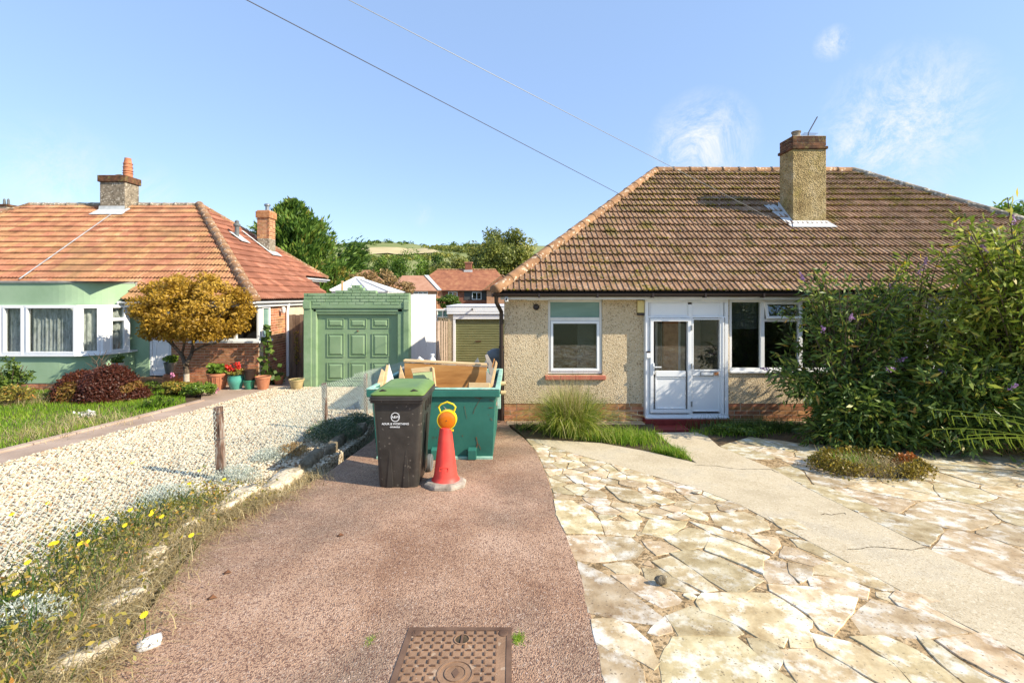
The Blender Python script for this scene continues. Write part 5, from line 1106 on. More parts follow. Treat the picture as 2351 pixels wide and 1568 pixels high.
# ================================================================== SKIP AND WHAT LIES IN IT
SY = 5.86; gs = gz(SY)
SK = empty('skip', (-1.0, SY, gs), 'green steel rubbish skip with a worn pale rim, parked on the red driveway', 'skip')
sx0, sx1 = XX(846, SY), XX(1144, SY); top = ZZ(894, SY); bx0_, bx1_ = sx0 + .10, XX(1131, SY); SLn = 1.9
g2 = gz(SY + SLn)
def sk_z(y): return top - (y - SY) * .03
mb = MB(); t = .02
bot = [(bx0_, SY + .03, gs + .02), (bx1_, SY + .03, gs + .02), (bx1_, SY + SLn - .1, g2 + .04), (bx0_, SY + SLn - .1, g2 + .04)]
tp = [(sx0 + .03, SY, top), (sx1 - .03, SY, top), (sx1 - .03, SY + SLn, sk_z(SY + SLn)), (sx0 + .03, SY + SLn, sk_z(SY + SLn))]
def inset(q, d): cx = sum(p[0] for p in q) / 4; cy = sum(p[1] for p in q) / 4; return [(p[0] + (d if p[0] < cx else -d), p[1] + (d if p[1] < cy else -d), p[2]) for p in q]
ib = [(p[0], p[1], p[2] + .03) for p in inset(bot, t)]; it = inset(tp, t)
mb.add(bot + tp + ib + it, [(0, 1, 5, 4), (1, 2, 6, 5), (2, 3, 7, 6), (3, 0, 4, 7), (3, 2, 1, 0), (8, 9, 10, 11), (9, 8, 12, 13), (10, 9, 13, 14), (11, 10, 14, 15), (8, 11, 15, 12), (4, 5, 13, 12), (5, 6, 14, 13), (6, 7, 15, 14), (7, 4, 12, 15)])
mb.build('body', M['skip'], SK, .008, recalc=False)
mb = MB(); rw = .065
mb.box(sx0 - .02, sx1 + .02, SY - .035, SY + .03, top - .095, top + .0)
mb.build('front_rim', M['skip'], SK, .012)
mb = MB(); mb.box(sx0 - .02, sx1 + .02, SY - .038, SY + .035, top + .001, top + .018)
mb.hexa([(sx1 - .04, SY + .03, top - .06), (sx1 + .02, SY + .03, top - .06), (sx1 + .02, SY + SLn, sk_z(SY + SLn) - .06), (sx1 - .04, SY + SLn, sk_z(SY + SLn) - .06)], [(sx1 - .04, SY + .03, top + .016), (sx1 + .02, SY + .03, top + .016), (sx1 + .02, SY + SLn, sk_z(SY + SLn) + .016), (sx1 - .04, SY + SLn, sk_z(SY + SLn) + .016)])
mb.hexa([(sx0 - .02, SY + .03, top - .06), (sx0 + .04, SY + .03, top - .06), (sx0 + .04, SY + SLn, sk_z(SY + SLn) - .06), (sx0 - .02, SY + SLn, sk_z(SY + SLn) - .06)], [(sx0 - .02, SY + .03, top + .016), (sx0 + .04, SY + .03, top + .016), (sx0 + .04, SY + SLn, sk_z(SY + SLn) + .016), (sx0 - .02, SY + SLn, sk_z(SY + SLn) + .016)])
mb.box(sx0 - .02, sx1 + .02, SY + SLn - .03, SY + SLn + .03, sk_z(SY + SLn) - .06, sk_z(SY + SLn) + .014)
mb.build('top_rim', M['skiprim'], SK, .006)
for a, b in ((1075, 1094), (991, 1010)):
    x0, x1 = XX(a, SY), XX(b, SY); mb = MB(); z0 = gs + .015; mb.prism([(x0, SY + .03, z0), (x0, SY - .055, z0), (x0, SY - .055, z0 + .12), (x0, SY + .01, z0 + .145)], (x1 - x0, 0, 0)); mb.build('lug', M['skip'], SK, .006)
mb = MB(); mb.box(bx0_ - .0, bx1_ + .0, SY - .004, SY + .03, gs + .0, gs + .035); mb.build('base_rail', M['skiprim'], SK, .005)
mb = MB(); mb.box(sx1 - .015, sx1 + .03, SY + .04, SY + .10, top - .26, top - .08); mb.build('side_bracket', M['skiprim'], SK, .004)
for z in (top - .03, top - .16): MB().tube([(sx1 + .02, SY + .55, z), (sx1 + .09, SY + .55, z)], .03, 10).build('side_pin', M['pine'], SK, smooth=True)
def scrape(pts, wd):
    mb = MB(); v = [Vector((XX(x, SY - .006), SY - .0055, ZZ(y, SY))) for x, y in pts]
    v = [Vector((p.x, SY + .03 * (1 - (p.z - gs) / (top - gs)) - .004, p.z)) for p in v]
    for a, b in zip(v, v[1:]):
        n_ = Vector((-(b - a).z, 0, (b - a).x)).normalized() * wd; mb.hexa([a - n_, b - n_ * .6, b + n_ * .6, a + n_], [p + Vector((0, -.0012, 0)) for p in (a - n_, b - n_ * .6, b + n_ * .6, a + n_)])
    mb.build('paint_scrape', M['rust'], SK)
for pts_, wd in (([(1086, 950), (1090, 938), (1100, 920), (1106, 908)], .0028), ([(1066, 932), (1069, 950), (1072, 962)], .002), ([(1090, 912), (1098, 914), (1108, 915)], .004), ([(1093, 1004), (1096, 1018), (1094, 1030)], .006), ([(1124, 918), (1134, 922)], .003), ([(1122, 936), (1132, 936)], .004), ([(1000, 935), (1014, 925)], .0025), ([(1000, 985), (1016, 975), (1030, 972)], .0025), ([(1060, 1000), (1063, 1003)], .004), ([(1126, 960), (1130, 966)], .004), ([(1098, 1020), (1104, 1034)], .004)): scrape(pts_, wd)
# rubble filling the skip
n = 900; P_ = np.stack([rng.uniform(sx0 + .1, sx1 - .1, n), rng.uniform(SY + .08, SY + SLn - .1, n), np.full(n, top - .30) + rng.uniform(-.05, .05, n)], 1)
tag(lumps('rubble', P_, .13, M['chips'], flat=.6), 'broken rubble and dust filling the green skip', 'rubble', kind='stuff')
boxo('fill', M['soil'], SK, sx0 + .07, sx1 - .07, SY + .05, SY + SLn - .06, gs + .2, top - .3)
def panelq(name, pix, d0, d1, th, m, label, cat, group=None, bevel=.004, ext=0):
    """board whose face corners are given; d0 at the bottom edge, d1 at the top edge"""
    n = len(pix); ys_ = [p[1] for p in pix]; lo, hi = min(ys_), max(ys_)
    pts = [P(x, y, d1 + (d0 - d1) * (y - lo) / (hi - lo)) for x, y in pix]; nn = (pts[1] - pts[0]).cross(pts[2] - pts[0]).normalized()
    if nn.y < 0: nn = -nn
    mb = MB(); mb.prism(pts, nn * th); o = mb.build(name, m, None, bevel); tag(o, label, cat, group); return o
panelq('plywood_board', [(928, 833), (1118, 843), (1117, 925), (930, 925)], 6.75, 6.80, .035, M['ply'], 'wide orange-brown plywood board standing on edge in the skip', 'board')
mb = MB(); a, b = P(926, 831, 6.79), P(1119, 841, 6.79); mb.hexa([a, b, b + Vector((0, .12, 0)), a + Vector((0, .12, 0))], [a + Vector((0, 0, .03)), b + Vector((0, 0, .03)), b + Vector((0, .12, .03)), a + Vector((0, .12, .03))]); o = mb.build('timber_batten', M['pine'], None, .004); tag(o, 'pale batten lying along the top edge of the plywood board in the skip', 'batten')
cb = empty('drawer_box', (-1.1, 6.3, top), 'cream open drawer with pale green base, propped up behind the green bin lid', 'drawer')
panelq_ = panelq
def part_prism(name, pix, d0, d1, th, m, parent):
    ys_ = [p[1] for p in pix]; lo, hi = min(ys_), max(ys_); pts = [P(x, y, d1 + (d0 - d1) * (y - lo) / (hi - lo)) for x, y in pix]; nn = (pts[1] - pts[0]).cross(pts[2] - pts[0]).normalized()
    if nn.y < 0: nn = -nn
    return MB().prism(pts, nn * th).build(name, m, parent, .004)
part_prism('base_panel', [(947, 856), (994, 853), (1000, 925), (955, 925)], 6.15, 6.35, .015, M['palegreen'], cb)
part_prism('top_rail', [(943, 846), (991, 841), (994, 852), (946, 857)], 6.20, 6.22, .05, M['pine'], cb)
part_prism('side_rail', [(991, 842), (995, 845), (1004, 925), (999, 925)], 6.12, 6.2, .08, M['pine'], cb)
mb = MB(); q = P(968, 885, 6.1); mb.tube([q + Vector((-.09, 0, -.02)), q + Vector((0, -.02, .02)), q + Vector((.02, -.02, .07)), q + Vector((.06, 0, 0)), q + Vector((.26, 0, -.05))], [.02, .03, .035, .03, .015], 7); o = mb.build('black_rag', M['blackplastic'], None); tag(o, 'crumpled black scrap in front of the cream drawer', 'scrap')
panelq('offcut', [(1076, 878), (1124, 879), (1124, 893), (1076, 892)], 6.0, 6.02, .25, M['pine'], 'short block of pale timber lying inside the near right rim of the skip', 'timber offcut')
panelq('grey_board', [(1113, 815), (1119, 813), (1132, 838), (1134, 870), (1128, 872)], 6.6, 6.75, .02, M['greypanel'], 'tall narrow grey board leaning at the right end of the plywood', 'board')
panelq('grey_board', [(1116, 850), (1132, 868), (1122, 892), (1116, 888)], 6.4, 6.5, .02, M['greypanel'], 'short grey triangular offcut below the tall grey board', 'board')
panelq('timber_plank', [(1138, 827), (1142, 833), (1130, 893), (1123, 893)], 6.2, 6.3, .05, M['pine'], 'pale plank leaning out over the right rim of the skip', 'plank')
panelq('timber_strip', [(1134, 822), (1136, 825), (1131, 845), (1129, 842)], 6.6, 6.65, .02, M['ply'], 'thin yellow wooden strip leaning between the grey board and the plank', 'wooden strip')
panelq('pale_board', [(893, 834), (908, 884), (908, 900), (880, 900)], 6.3, 6.55, .02, M['whitewood'], 'pale triangular board end sticking out of the skip behind the bin', 'board')
panelq('timber_plank', [(887, 837), (892, 838), (882, 900), (873, 900)], 6.25, 6.5, .03, M['pine'], 'narrow brown plank standing against the pale triangular board', 'plank')
panelq('timber_plank', [(876, 846), (883, 852), (876, 900), (860, 900)], 6.15, 6.4, .03, M['pine'], 'broad pale plank end nearest the chain-link fence in the skip', 'plank')
panelq('pointed_offcut', [(919, 838), (929, 868), (929, 900), (912, 900)], 6.5, 6.6, .03, M['pine'], 'pointed timber offcut standing left of the plywood board', 'timber offcut')
panelq('white_sheet', [(905, 880), (930, 876), (930, 900), (900, 900)], 6.4, 6.6, .02, M['whitewood'], 'white board lying low between the bin and the plywood', 'board')
mb = MB(); q = P(993, 838, 6.95); mb.lathe([(.045, -.06), (.048, .06), (.045, .09), (.02, .12), (.018, .14), (.028, .145), (.028, .17)], q, 14); bt = mb.build('plastic_bottle', M['print'], None, smooth=True); tag(bt, 'upright white plastic bottle with a blue band behind the plywood board', 'bottle')
mb = MB(); mb.lathe([(.0495, -.005), (.0495, .02)], q, 14, cap=False); mb.build('label_band', M['blue'], bt)
boxo('crate', M['greypanel'], None, q.x - .5, q.x + .3, 6.88, 7.4, q.z - .4, q.z - .06).name = 'hidden_crate'; o = bpy.data.objects['hidden_crate']; o.name = 'packing_box'; tag(o, 'box of rubbish behind the plywood board holding up the white bottle', 'box')
mb = MB(); q = P(962, 834, 6.95); mb.lathe([(.10, -.06), (.10, .0), (.07, .04), (.03, .05)], q, 14); mb.tube([q + Vector((-.03, 0, .03)), q + Vector((.01, -.03, .09)), q + Vector((.06, 0, .04))], .022, 7); o = mb.build('white_jug', M['print'], None, smooth=True); tag(o, 'squat white plastic jug with a looped handle behind the plywood board', 'jug')
panelq('dark_sheet', [(1084, 838), (1097, 820), (1104, 843), (1084, 843)], 7.3, 7.4, .02, M['grey'], 'left one of two dark angular panels behind the plywood', 'panel')
panelq('dark_sheet', [(1104, 843), (1121, 819), (1124, 843)], 7.3, 7.4, .02, M['grey'], 'right one of two dark angular panels behind the plywood', 'panel')
# grey bin with blue lid and a domed dustbin beyond the skip
gb_ = empty('recycling_bin', (XX(1139, 8.2), 8.5, gz(8.5)), 'grey bin with a blue lid squeezed between the skip and the downpipe', 'bin')
xq0, xq1 = XX(1131, 8.5), XX(1149, 8.5); boxo('body', M['grey'], gb_, xq0 - .3, xq1, 8.3, 8.75, gz(8.5), ZZ(878, 8.4), .02); boxo('lid', M['blue'], gb_, xq0 - .3, xq1 + .02, 8.27, 8.78, ZZ(878, 8.4) + .002, ZZ(866, 8.4), .02)
mb = MB(); mb.lathe([(.05, -.03), (.05, .03)], (xq1 + .0, 8.25, ZZ(908, 8.3)), 12, ax='Y'); mb.build('wheel', M['print'], gb_)
db = empty('dustbin', (XX(1139, 9.6), 9.6, gz(9.6)), 'dark dustbin with a domed lid standing beside the pebbledash corner', 'dustbin')
q = (XX(1140, 9.6), 9.75, gz(9.6)); zt_ = ZZ(818, 9.6) - gz(9.6)
mb = MB(); mb.lathe([(.19, 0), (.22, zt_)], q, 22); mb.build('body', M['grey'], db, smooth=True); mb = MB(); mb.lathe([(.235, zt_ - .03), (.24, zt_ + .0), (.20, zt_ + .08), (.10, zt_ + .14), (.01, zt_ + .15)], q, 22); mb.build('lid', M['grey'], db, smooth=True)

# ================================================================== WHEELIE BIN
BY = 4.80; gb0 = gz(BY)
WB = empty('wheelie_bin', (-1.3, BY, gb0), 'black council wheelie bin with a bright green lid, in front of the skip', 'wheelie bin')
fl, fr = XX(850, BY), XX(974, BY); cxb = (fl + fr) / 2; zr_ = ZZ(924, BY)
def rr(x0, x1, y0, y1, z, r, n=5, fy=0):
    o = []
    for cx, cy, a0 in ((x1 - r, y1 - r, 0), (x0 + r, y1 - r, 90), (x0 + r, y0 + r, 180), (x1 - r, y0 + r, 270)):
        for i in range(n + 1): a = R(a0 + 90 * i / n); o.append((cx + r * math.cos(a), cy + r * math.sin(a), z))
    return o
def loft(rings, cap0=True, cap1=True):
    mb = MB(); n = len(rings[0]); vs = [p for r in rings for p in r]; fs = []
    for k in range(len(rings) - 1):
        for i in range(n): fs.append((k * n + i, k * n + (i + 1) % n, (k + 1) * n + (i + 1) % n, (k + 1) * n + i))
    if cap0: fs.append(tuple(range(n - 1, -1, -1)))
    if cap1: fs.append(tuple((len(rings) - 1) * n + i for i in range(n)))
    return mb.add(vs, fs)
bw0, bw1 = .215, .262; dp = .70
zb_ = gb0 - .0
rings = [rr(cxb - bw0 + .01, cxb + bw0 - .01, BY + .045, BY + .50, zb_ + .0, .05), rr(cxb - bw0, cxb + bw0, BY + .04, BY + .52, zb_ + .03, .06), rr(cxb - .24, cxb + .24, BY + .02, BY + .60, zb_ + .55, .05), rr(cxb - bw1, cxb + bw1, BY + .012, BY + .66, zr_ - .04, .04), rr(cxb - bw1, cxb + bw1, BY + .012, BY + .66, zr_, .04)]
body = loft(rings).build('body', M['bin'], WB, smooth=True)
# moulded front ribs and foot recess
mb = MB()
for s in (-1, 1):
    xx = cxb + s * .085; mb.hexa([(xx - .035, BY + .03, zb_ + .01), (xx + .035, BY + .03, zb_ + .01), (xx + .03, BY + .06, zb_ + .01), (xx - .03, BY + .06, zb_ + .01)], [(xx - .004, BY + .024, zb_ + .50), (xx + .004, BY + .024, zb_ + .50), (xx + .004, BY + .05, zb_ + .50), (xx - .004, BY + .05, zb_ + .50)])
mb.build('front_rib', M['bin'], WB, .008)
loft([rr(fl, fr, BY - .035, BY + dp, zr_, .035), rr(fl - .005, fr + .005, BY - .04, BY + dp, zr_ + .06, .035), rr(fl + .01, fr - .01, BY - .02, BY + dp - .02, zr_ + .075, .035)]).build('rim', M['bin'], WB, smooth=True)
mb = MB(); mb.box(fl + .0, fr - .0, BY - .05, BY - .03, zr_ + .028, zr_ + .042); mb.build('comb_strip', M['bin'], WB, .004)
for k in range(3): boxo('side_slot', M['blackplastic'], WB, cxb + bw1 + .0, cxb + bw1 + .006, BY + .2 + k * .13, BY + .24 + k * .13, zr_ - .13, zr_ - .02)
zl = zr_ + .078
lid = loft([rr(fl + .0, fr - .0, BY - .03, BY + dp, zl, .04), rr(fl + .003, fr - .003, BY - .03, BY + dp, zl + .012, .04), rr(fl + .05, fr - .05, BY + .035, BY + dp - .02, zl + .045, .05), rr(fl + .10, fr - .10, BY + .12, BY + dp - .08, zl + .062, .05), rr(fl + .13, fr - .13, BY + .16, BY + dp - .12, zl + .055, .04)]).build('lid', M['lid'], WB, smooth=True)
for s in (-1, 1):
    xx = cxb + s * .165; mb = MB(); mb.tube([(xx - .04, BY + .02, zl + .02), (xx, BY + .035, zl + .038), (xx + .05, BY + .03, zl + .03)], [.014, .02, .012], 6); mb.build('lid_grip', M['blackplastic'], lid, smooth=True)
mb = MB(); mb.tube([(fl + .1, BY + dp + .02, zl + .03), (fr - .08, BY + dp + .02, zl + .03)], .016, 8); mb.box(fl + .12, fl + .16, BY + dp - .06, BY + dp + .02, zl - .02, zl + .03); mb.box(fr - .16, fr - .12, BY + dp - .06, BY + dp + .02, zl - .02, zl + .03); mb.build('rear_handle', M['bin'], WB, smooth=True)
for s in (-1, 1):
    mb = MB(); xw = cxb + s * .235; yw = BY + .60; zw = gz(yw) + .10
    vs = []; n = 22
    for k, (r_, dx) in enumerate(((.055, -.02), (.085, -.028), (.10, -.02), (.10, .02), (.085, .028), (.055, .02))):
        for i in range(n): a = 2 * math.pi * i / n; vs.append((xw + dx, yw + r_ * math.cos(a), zw + r_ * math.sin(a)))
    fs = [(k * n + i, k * n + (i + 1) % n, ((k + 1) % 6) * n + (i + 1) % n, ((k + 1) % 6) * n + i) for k in range(6) for i in range(n)]
    mb.add(vs, fs); wh = mb.build('wheel', M['grey'], WB, smooth=True)
    mb = MB(); mb.tube([(xw - .022, yw, zw), (xw + .022, yw, zw)], .057, 16); mb.build('hub', M['metal'], wh)
mb = MB(); mb.tube([(cxb - .22, BY + .60, gz(BY + .6) + .10), (cxb + .22, BY + .60, gz(BY + .6) + .10)], .012, 8); mb.build('axle', M['metal'], WB)
mb = MB(); mb.prism([(cxb + .236, BY + .25, zb_ + .1), (cxb + .252, BY + .31, zb_ + .72), (cxb + .252, BY + .36, zb_ + .72), (cxb + .236, BY + .40, zb_ + .1)], (.008, 0, 0)); mb.build('side_flute', M['blackplastic'], WB)
def text(name, s, size, loc, m, parent, ext=.0006, sx=1., bold=0., tilt=0.):
    cu = bpy.data.curves.new(name, 'FONT'); cu.body = s; cu.size = size; cu.align_x = 'CENTER'; cu.align_y = 'CENTER'; cu.extrude = ext; cu.offset = bold; cu.resolution_u = 3
    o = bpy.data.objects.new(name, cu); COL.objects.link(o); dg = bpy.context.evaluated_depsgraph_get(); me = bpy.data.meshes.new_from_object(o.evaluated_get(dg)); bpy.data.objects.remove(o)
    me.materials.clear(); me.materials.append(m); o = bpy.data.objects.new(name, me); o.matrix_basis = Matrix.Translation(loc) @ Matrix.Rotation(R(90 + tilt), 4, 'X') @ Matrix.Diagonal((sx, 1, 1, 1)); return link(o, parent)
def fy(z): t = (z - zb_) / (zr_ - zb_); return BY + .04 - .028 * t - .006
lx = XX(907, BY)
zc_ = ZZ(958, BY); mb = MB(); n = 36; vs = []
for r_ in (.040, .047):
    for i in range(n): a = 2 * math.pi * i / n; vs.append((lx + r_ * math.cos(a), fy(zc_) - .002, zc_ + r_ * 1.05 * math.sin(a)))
mb.add(vs, [(i, (i + 1) % n, n + (i + 1) % n, n + i) for i in range(n)]); mb.build('logo_ring', M['print'], WB, recalc=False)
text('logo_letters', 'A&W', .036, (lx, fy(zc_) - .002, zc_ - .001), M['print'], WB, bold=.0006, sx=.95)
z_ = ZZ(973, BY); text('council_name', 'ADUR & WORTHING', .0305, (lx, fy(z_) - .002, z_ - .004), M['print'], WB, bold=.0005)
z_ = ZZ(980.5, BY); text('council_word', 'COUNCILS', .0185, (lx - .005, fy(z_) - .002, z_ - .003), M['print'], WB, bold=.0009, sx=1.15)

# ================================================================== CONE WITH LAMP
cyc = 4.93; ccx = XX(1023, cyc); gc = gz(cyc)
CO = empty('traffic_cone', (ccx, cyc, gc), 'faded red traffic cone on a grimy octagonal base, beside the black bin', 'traffic cone')
mb = MB(); vs = []
for r_, z in ((.235, 0), (.235, .035), (.20, .055), (.15, .062)):
    for i in range(8): a = R(22.5 + 45 * i); vs.append((ccx + r_ * math.cos(a), cyc + r_ * math.sin(a) * .95, gc + z - .0 - (r_ * math.sin(a)) * .085))
mb.add(vs, [(k * 8 + i, k * 8 + (i + 1) % 8, (k + 1) * 8 + (i + 1) % 8, (k + 1) * 8 + i) for k in range(3) for i in range(8)] + [tuple(range(24, 32)), tuple(range(7, -1, -1))]); mb.build('base', M['conebase'], CO, .008)
mb = MB(); mb.lathe([(.155, .055), (.15, .07), (.135, .085), (.125, .12), (.066, .60), (.06, .625), (.04, .63)], (ccx, cyc, gc), 36); cb_ = mb.build('cone', M['cone'], CO, smooth=True)
mb = MB(); zz = gc + .20; yy = cyc - .118; frame(mb, ccx - .05, ccx + .045, zz - .012, zz + .028, yy + .004, yy + .018, .004); mb.build('moulded_plate', M['cone'], cb_)
lx_, lz_ = XX(1026.5, cyc), ZZ(963, cyc)
LP = empty('warning_lamp', (lx_, cyc, lz_), 'round amber warning lamp with yellow handle on top of the cone', 'warning lamp')
mb = MB(); mb.lathe([(.002, -.048), (.05, -.046), (.085, -.038), (.094, -.03)], (lx_, cyc, lz_), 36, ax='Y', cap=True); mb.build('lens', M['amber'], LP, smooth=True)
mb = MB(); mb.lathe([(.094, -.036), (.105, -.034), (.105, .035), (.094, .038), (.02, .05)], (lx_, cyc, lz_), 36, ax='Y', cap=False); mb.build('housing', M['yellow'], LP, smooth=True)
mb = MB(); mb.lathe([(.003, -.05), (.006, -.052), (.006, -.046)], (lx_, cyc, lz_), 10, ax='Y'); mb.build('lens_boss', M['rust'], LP)
hp = [(lx_ - .070, lz_ + .075), (lx_ - .092, lz_ + .135), (lx_ - .066, lz_ + .165), (lx_, lz_ + .19), (lx_ + .066, lz_ + .165), (lx_ + .092, lz_ + .135), (lx_ + .070, lz_ + .075)]
mb = MB(); mb.tube([(x, cyc, z) for x, z in hp], .0095, 8); mb.build('handle', M['yellow'], LP, smooth=True)
mb = MB(); mb.lathe([(.045, -.14), (.05, -.125), (.03, -.115), (.028, -.09)], (lx_ - .01, cyc, lz_), 16); mb.tube([(lx_ + .02, cyc, lz_ - .12), (lx_ + .07, cyc, lz_ - .118)], .012, 8); mb.build('mount', M['yellow'], LP, smooth=True)

# ================================================================== MANHOLE COVER
MH = empty('manhole_cover', (-.28, 2.25, gz(2.25)), 'rusty rectangular cast-iron inspection cover with raised tread set in the driveway', 'manhole cover')
c1 = G(940, 1441); c2 = G(1175, 1443); mx0, mx1 = c1.x, c2.x; my1 = c2.y; my0 = my1 - .86 * .75; sl_ = (gz(my1) - gz(my0)) / (my1 - my0); zc0 = gz(my0) + .006
def mhmesh(mb): mb.v = [(x, y, zc0 + z + (y - my0) * sl_) for x, y, z in mb.v]; return mb
def rbox(x0, x1, y0, y1, z0, z1, r): return loft([rr(x0, x1, y0, y1, z0, r, 3), rr(x0, x1, y0, y1, z1, r, 3)])
mhmesh(rbox(mx0 - .012, mx1 + .012, my0 - .012, my1 + .012, -.03, -.0015, .035)).build('frame', M['irondark'], MH)
mb = MB(); n0 = 1
for x0, x1, y0, y1 in ((mx0, mx1, my1 - .028, my1), (mx0, mx1, my0, my0 + .028), (mx0, mx0 + .028, my0 + .028, my1 - .028), (mx1 - .028, mx1, my0 + .028, my1 - .028)): mb.box(x0, x1, y0, y1, -.001, .004)
mhmesh(mb).build('rim', M['irondark'], MH)
plate = mhmesh(rbox(mx0 + .03, mx1 - .03, my0 + .03, my1 - .03, -.001, .001, .004)).build('plate', M['iron'], MH)
mb = MB(); stp = .0275; ccx_, ccy_ = (mx0 + mx1) / 2 + .015, my0 + (my1 - my0) * .47
nxs = int((mx1 - mx0 - .08) / stp); nys = int((my1 - my0 - .07) / stp)
for j in range(nys):
    for i in range(nxs):
        x = mx0 + .045 + i * stp; y = my1 - .045 - j * stp
        if math.hypot(x - ccx_, y - ccy_) < .092 or math.hypot(x - ccx_ - .005, y - (my1 - .10)) < .048: continue
        if (i + j) % 2 == 0:
            if i % 2 == 0: mb.box(x - .0035, x + .0035, y - .012, y + .012, .0, .008)
            else: mb.box(x - .012, x + .012, y - .0035, y + .0035, .0, .008)
o = mhmesh(mb).build('tread', M['irondark'], MH); o['kind'] = 'stuff'  # dark iron on the bars paints in their shadows against the plate
def ring(r0, r1, z0, z1, cx, cy, m, name):
    mb = MB(); mb.lathe([(r1, z0), (r1, z1), (r0, z1), (r0, z0)], (cx, cy, 0), 40, cap=False); return mhmesh(mb).build(name, m, MH)
ring(.078, .088, 0, .005, ccx_, ccy_, M['iron'], 'outer_ring'); ring(.046, .053, 0, .006, ccx_, ccy_, M['iron'], 'inner_ring')
mb = MB(); mb.lathe([(.045, -.001), (.045, .003)], (ccx_, ccy_, 0), 32); mhmesh(mb).build('boss', M['iron'], MH)
mb = MB(); mb.prism([(ccx_, ccy_ - .032, .003), (ccx_ + .018, ccy_, .003), (ccx_, ccy_ + .032, .003), (ccx_ - .018, ccy_, .003)], (0, 0, .003)); mhmesh(mb).build('diamond_mark', M['irondark'], MH)
mb = MB(); mb.lathe([(.036, -.0005), (.036, .0022)], (ccx_ + .005, my1 - .10, 0), 24); mhmesh(mb).build('keyhole', M['soil'], MH); ring(.036, .042, 0, .006, ccx_ + .005, my1 - .10, M['iron'], 'keyhole_ring')
mb = MB(); mb.box(ccx_ - .001, ccx_ + .010, my1 - .135, my1 - .065, .001, .008); mhmesh(mb).build('keyhole_bar', M['irondark'], MH)
for xx in (mx0 + .05, mx1 - .045):
    mb = MB(); mb.lathe([(.026, 0), (.026, .004), (.02, .006)], (xx, my1 - .05, 0), 16); mhmesh(mb).build('corner_pad', M['irondark'], MH)
# loose stones on the ground
o = rock('loose_stone', G(342, 1477, .02), (.11, .075, .06), M['pebble'] if False else M['print'], seed=4, sub=2, rz=.7); tag(o, 'white flint pebble lying alone on the red driveway', 'stone')
o = rock('loose_stone', G(1517, 1331, .035), (.075, .05, .05), M['darkrock'], seed=9, sub=2); tag(o, 'small brown stone lying on the crazy paving', 'stone')
o = rock('loose_stone', G(1600, 1130, .02), (.10, .05, .01), M['kerb'], seed=10, sub=2); tag(o, 'flat white stone chip on the crazy paving', 'stone')
for i, (x, y) in enumerate(((520, 1316), (485, 1374), (780, 1230))):
    mb = MB(); q = G(x, y, .006); mb.add([q + Vector((-.03, 0, 0)), q + Vector((0, -.02, .012)), q + Vector((.035, .005, .004)), q + Vector((.0, .018, .016))], [(0, 1, 3), (1, 2, 3)]); o = mb.build('fallen_leaf', M['rust'], None); tag(o, ('curled brown leaf on the driveway, ' + ('farther of the two near the straw', 'nearer of the two near the straw', 'alone in the middle of the driveway')[i]), 'leaf', 'brown leaves on the driveway')
n = 1500; yy = 1.9 + 6 * rng.random(n) ** 1.3; P_ = np.stack([rng.uniform(-2.3, .1, n), yy, [gz(v) + .003 for v in yy]], 1); P_ = P_[[inpoly(p[0], p[1], drive_poly) for p in P_]]
tag(lumps('grit', P_, .011, M['chips'], flat=.6, base=OCT), 'loose grit and chippings scattered over the red driveway', 'grit', kind='stuff')

# ================================================================== CHAIN-LINK FENCE
FT = .80
fpx = lambda y: float(np.interp(y, [0, 4.95, 7.25, 8.4, 11.3], [-3.3, -3.2, -2.95, -2.68, -2.5]))
FE = empty('chain_link_fence', (-3.2, 4.95, gz(4.95)), 'low sagging chain-link fence on short weathered posts between the plots', 'fence')
for (bx, by, tx, ty, d, wd) in ((510, 1112, 500, 935, 4.95, .036), (749, 997, 744, 880, 7.25, .032), (840, 962, 839, 858, 8.4, .028)):
    b = P(bx, by, d); t = P(tx, ty, d); b.z = gz(d) - .05; mb = MB(); w_ = wd
    mb.hexa([b + Vector((-w_, -w_, 0)), b + Vector((w_, -w_, 0)), b + Vector((w_, w_, 0)), b + Vector((-w_, w_, 0))], [t + Vector((-w_, -w_, 0)), t + Vector((w_, -w_, 0)), t + Vector((w_, w_, .01)), t + Vector((-w_, w_, .0))]); mb.build('post', M['postwood'], FE, .004)
    mb = MB()
    for f in (.25, .62, .93): c = b.lerp(t, f); mb.tube([c + Vector((-w_ - .004, -w_ - .004, 0)), c + Vector((w_ + .004, -w_ - .004, .005)), c + Vector((w_ + .004, w_ + .004, 0)), c + Vector((-w_ - .004, w_ + .004, -.004)), c + Vector((-w_ - .004, -w_ - .004, 0))], .0025, 4)
    mb.build('tie_wire', M['metal'], FE)
pit = .055; mb = MB(); y = 1.5
def mesh_pt(y, k, nk):
    yy = y; t = k / nk; z0 = gz(yy) + .05; top_ = FT + .02 * math.sin(yy * 1.7) + (.05 if yy > 8 else 0); bulge = .03 * math.sin(yy * 2.3 + t * 3) * (1 - abs(2 * t - 1))
    return Vector((fpx(yy) + bulge, yy, z0 + (top_ - .05) * t))
nk = 14
while y < 11.3:
    y2 = y + pit
    for ph in (0, 1):
        ptsq = [mesh_pt(y + (pit / 2 if (k + ph) % 2 else -pit / 2) * 1.0, k, nk) for k in range(nk + 1)]
        if ph == 0: ptsq.append(ptsq[-1] + Vector((0, 0, .02)))
        mb.tube(ptsq, .0020 if y < 6 else .0030, 3, cap=False)
    y = y2
mb.build('wire_mesh', M['wire'], FE, recalc=False)
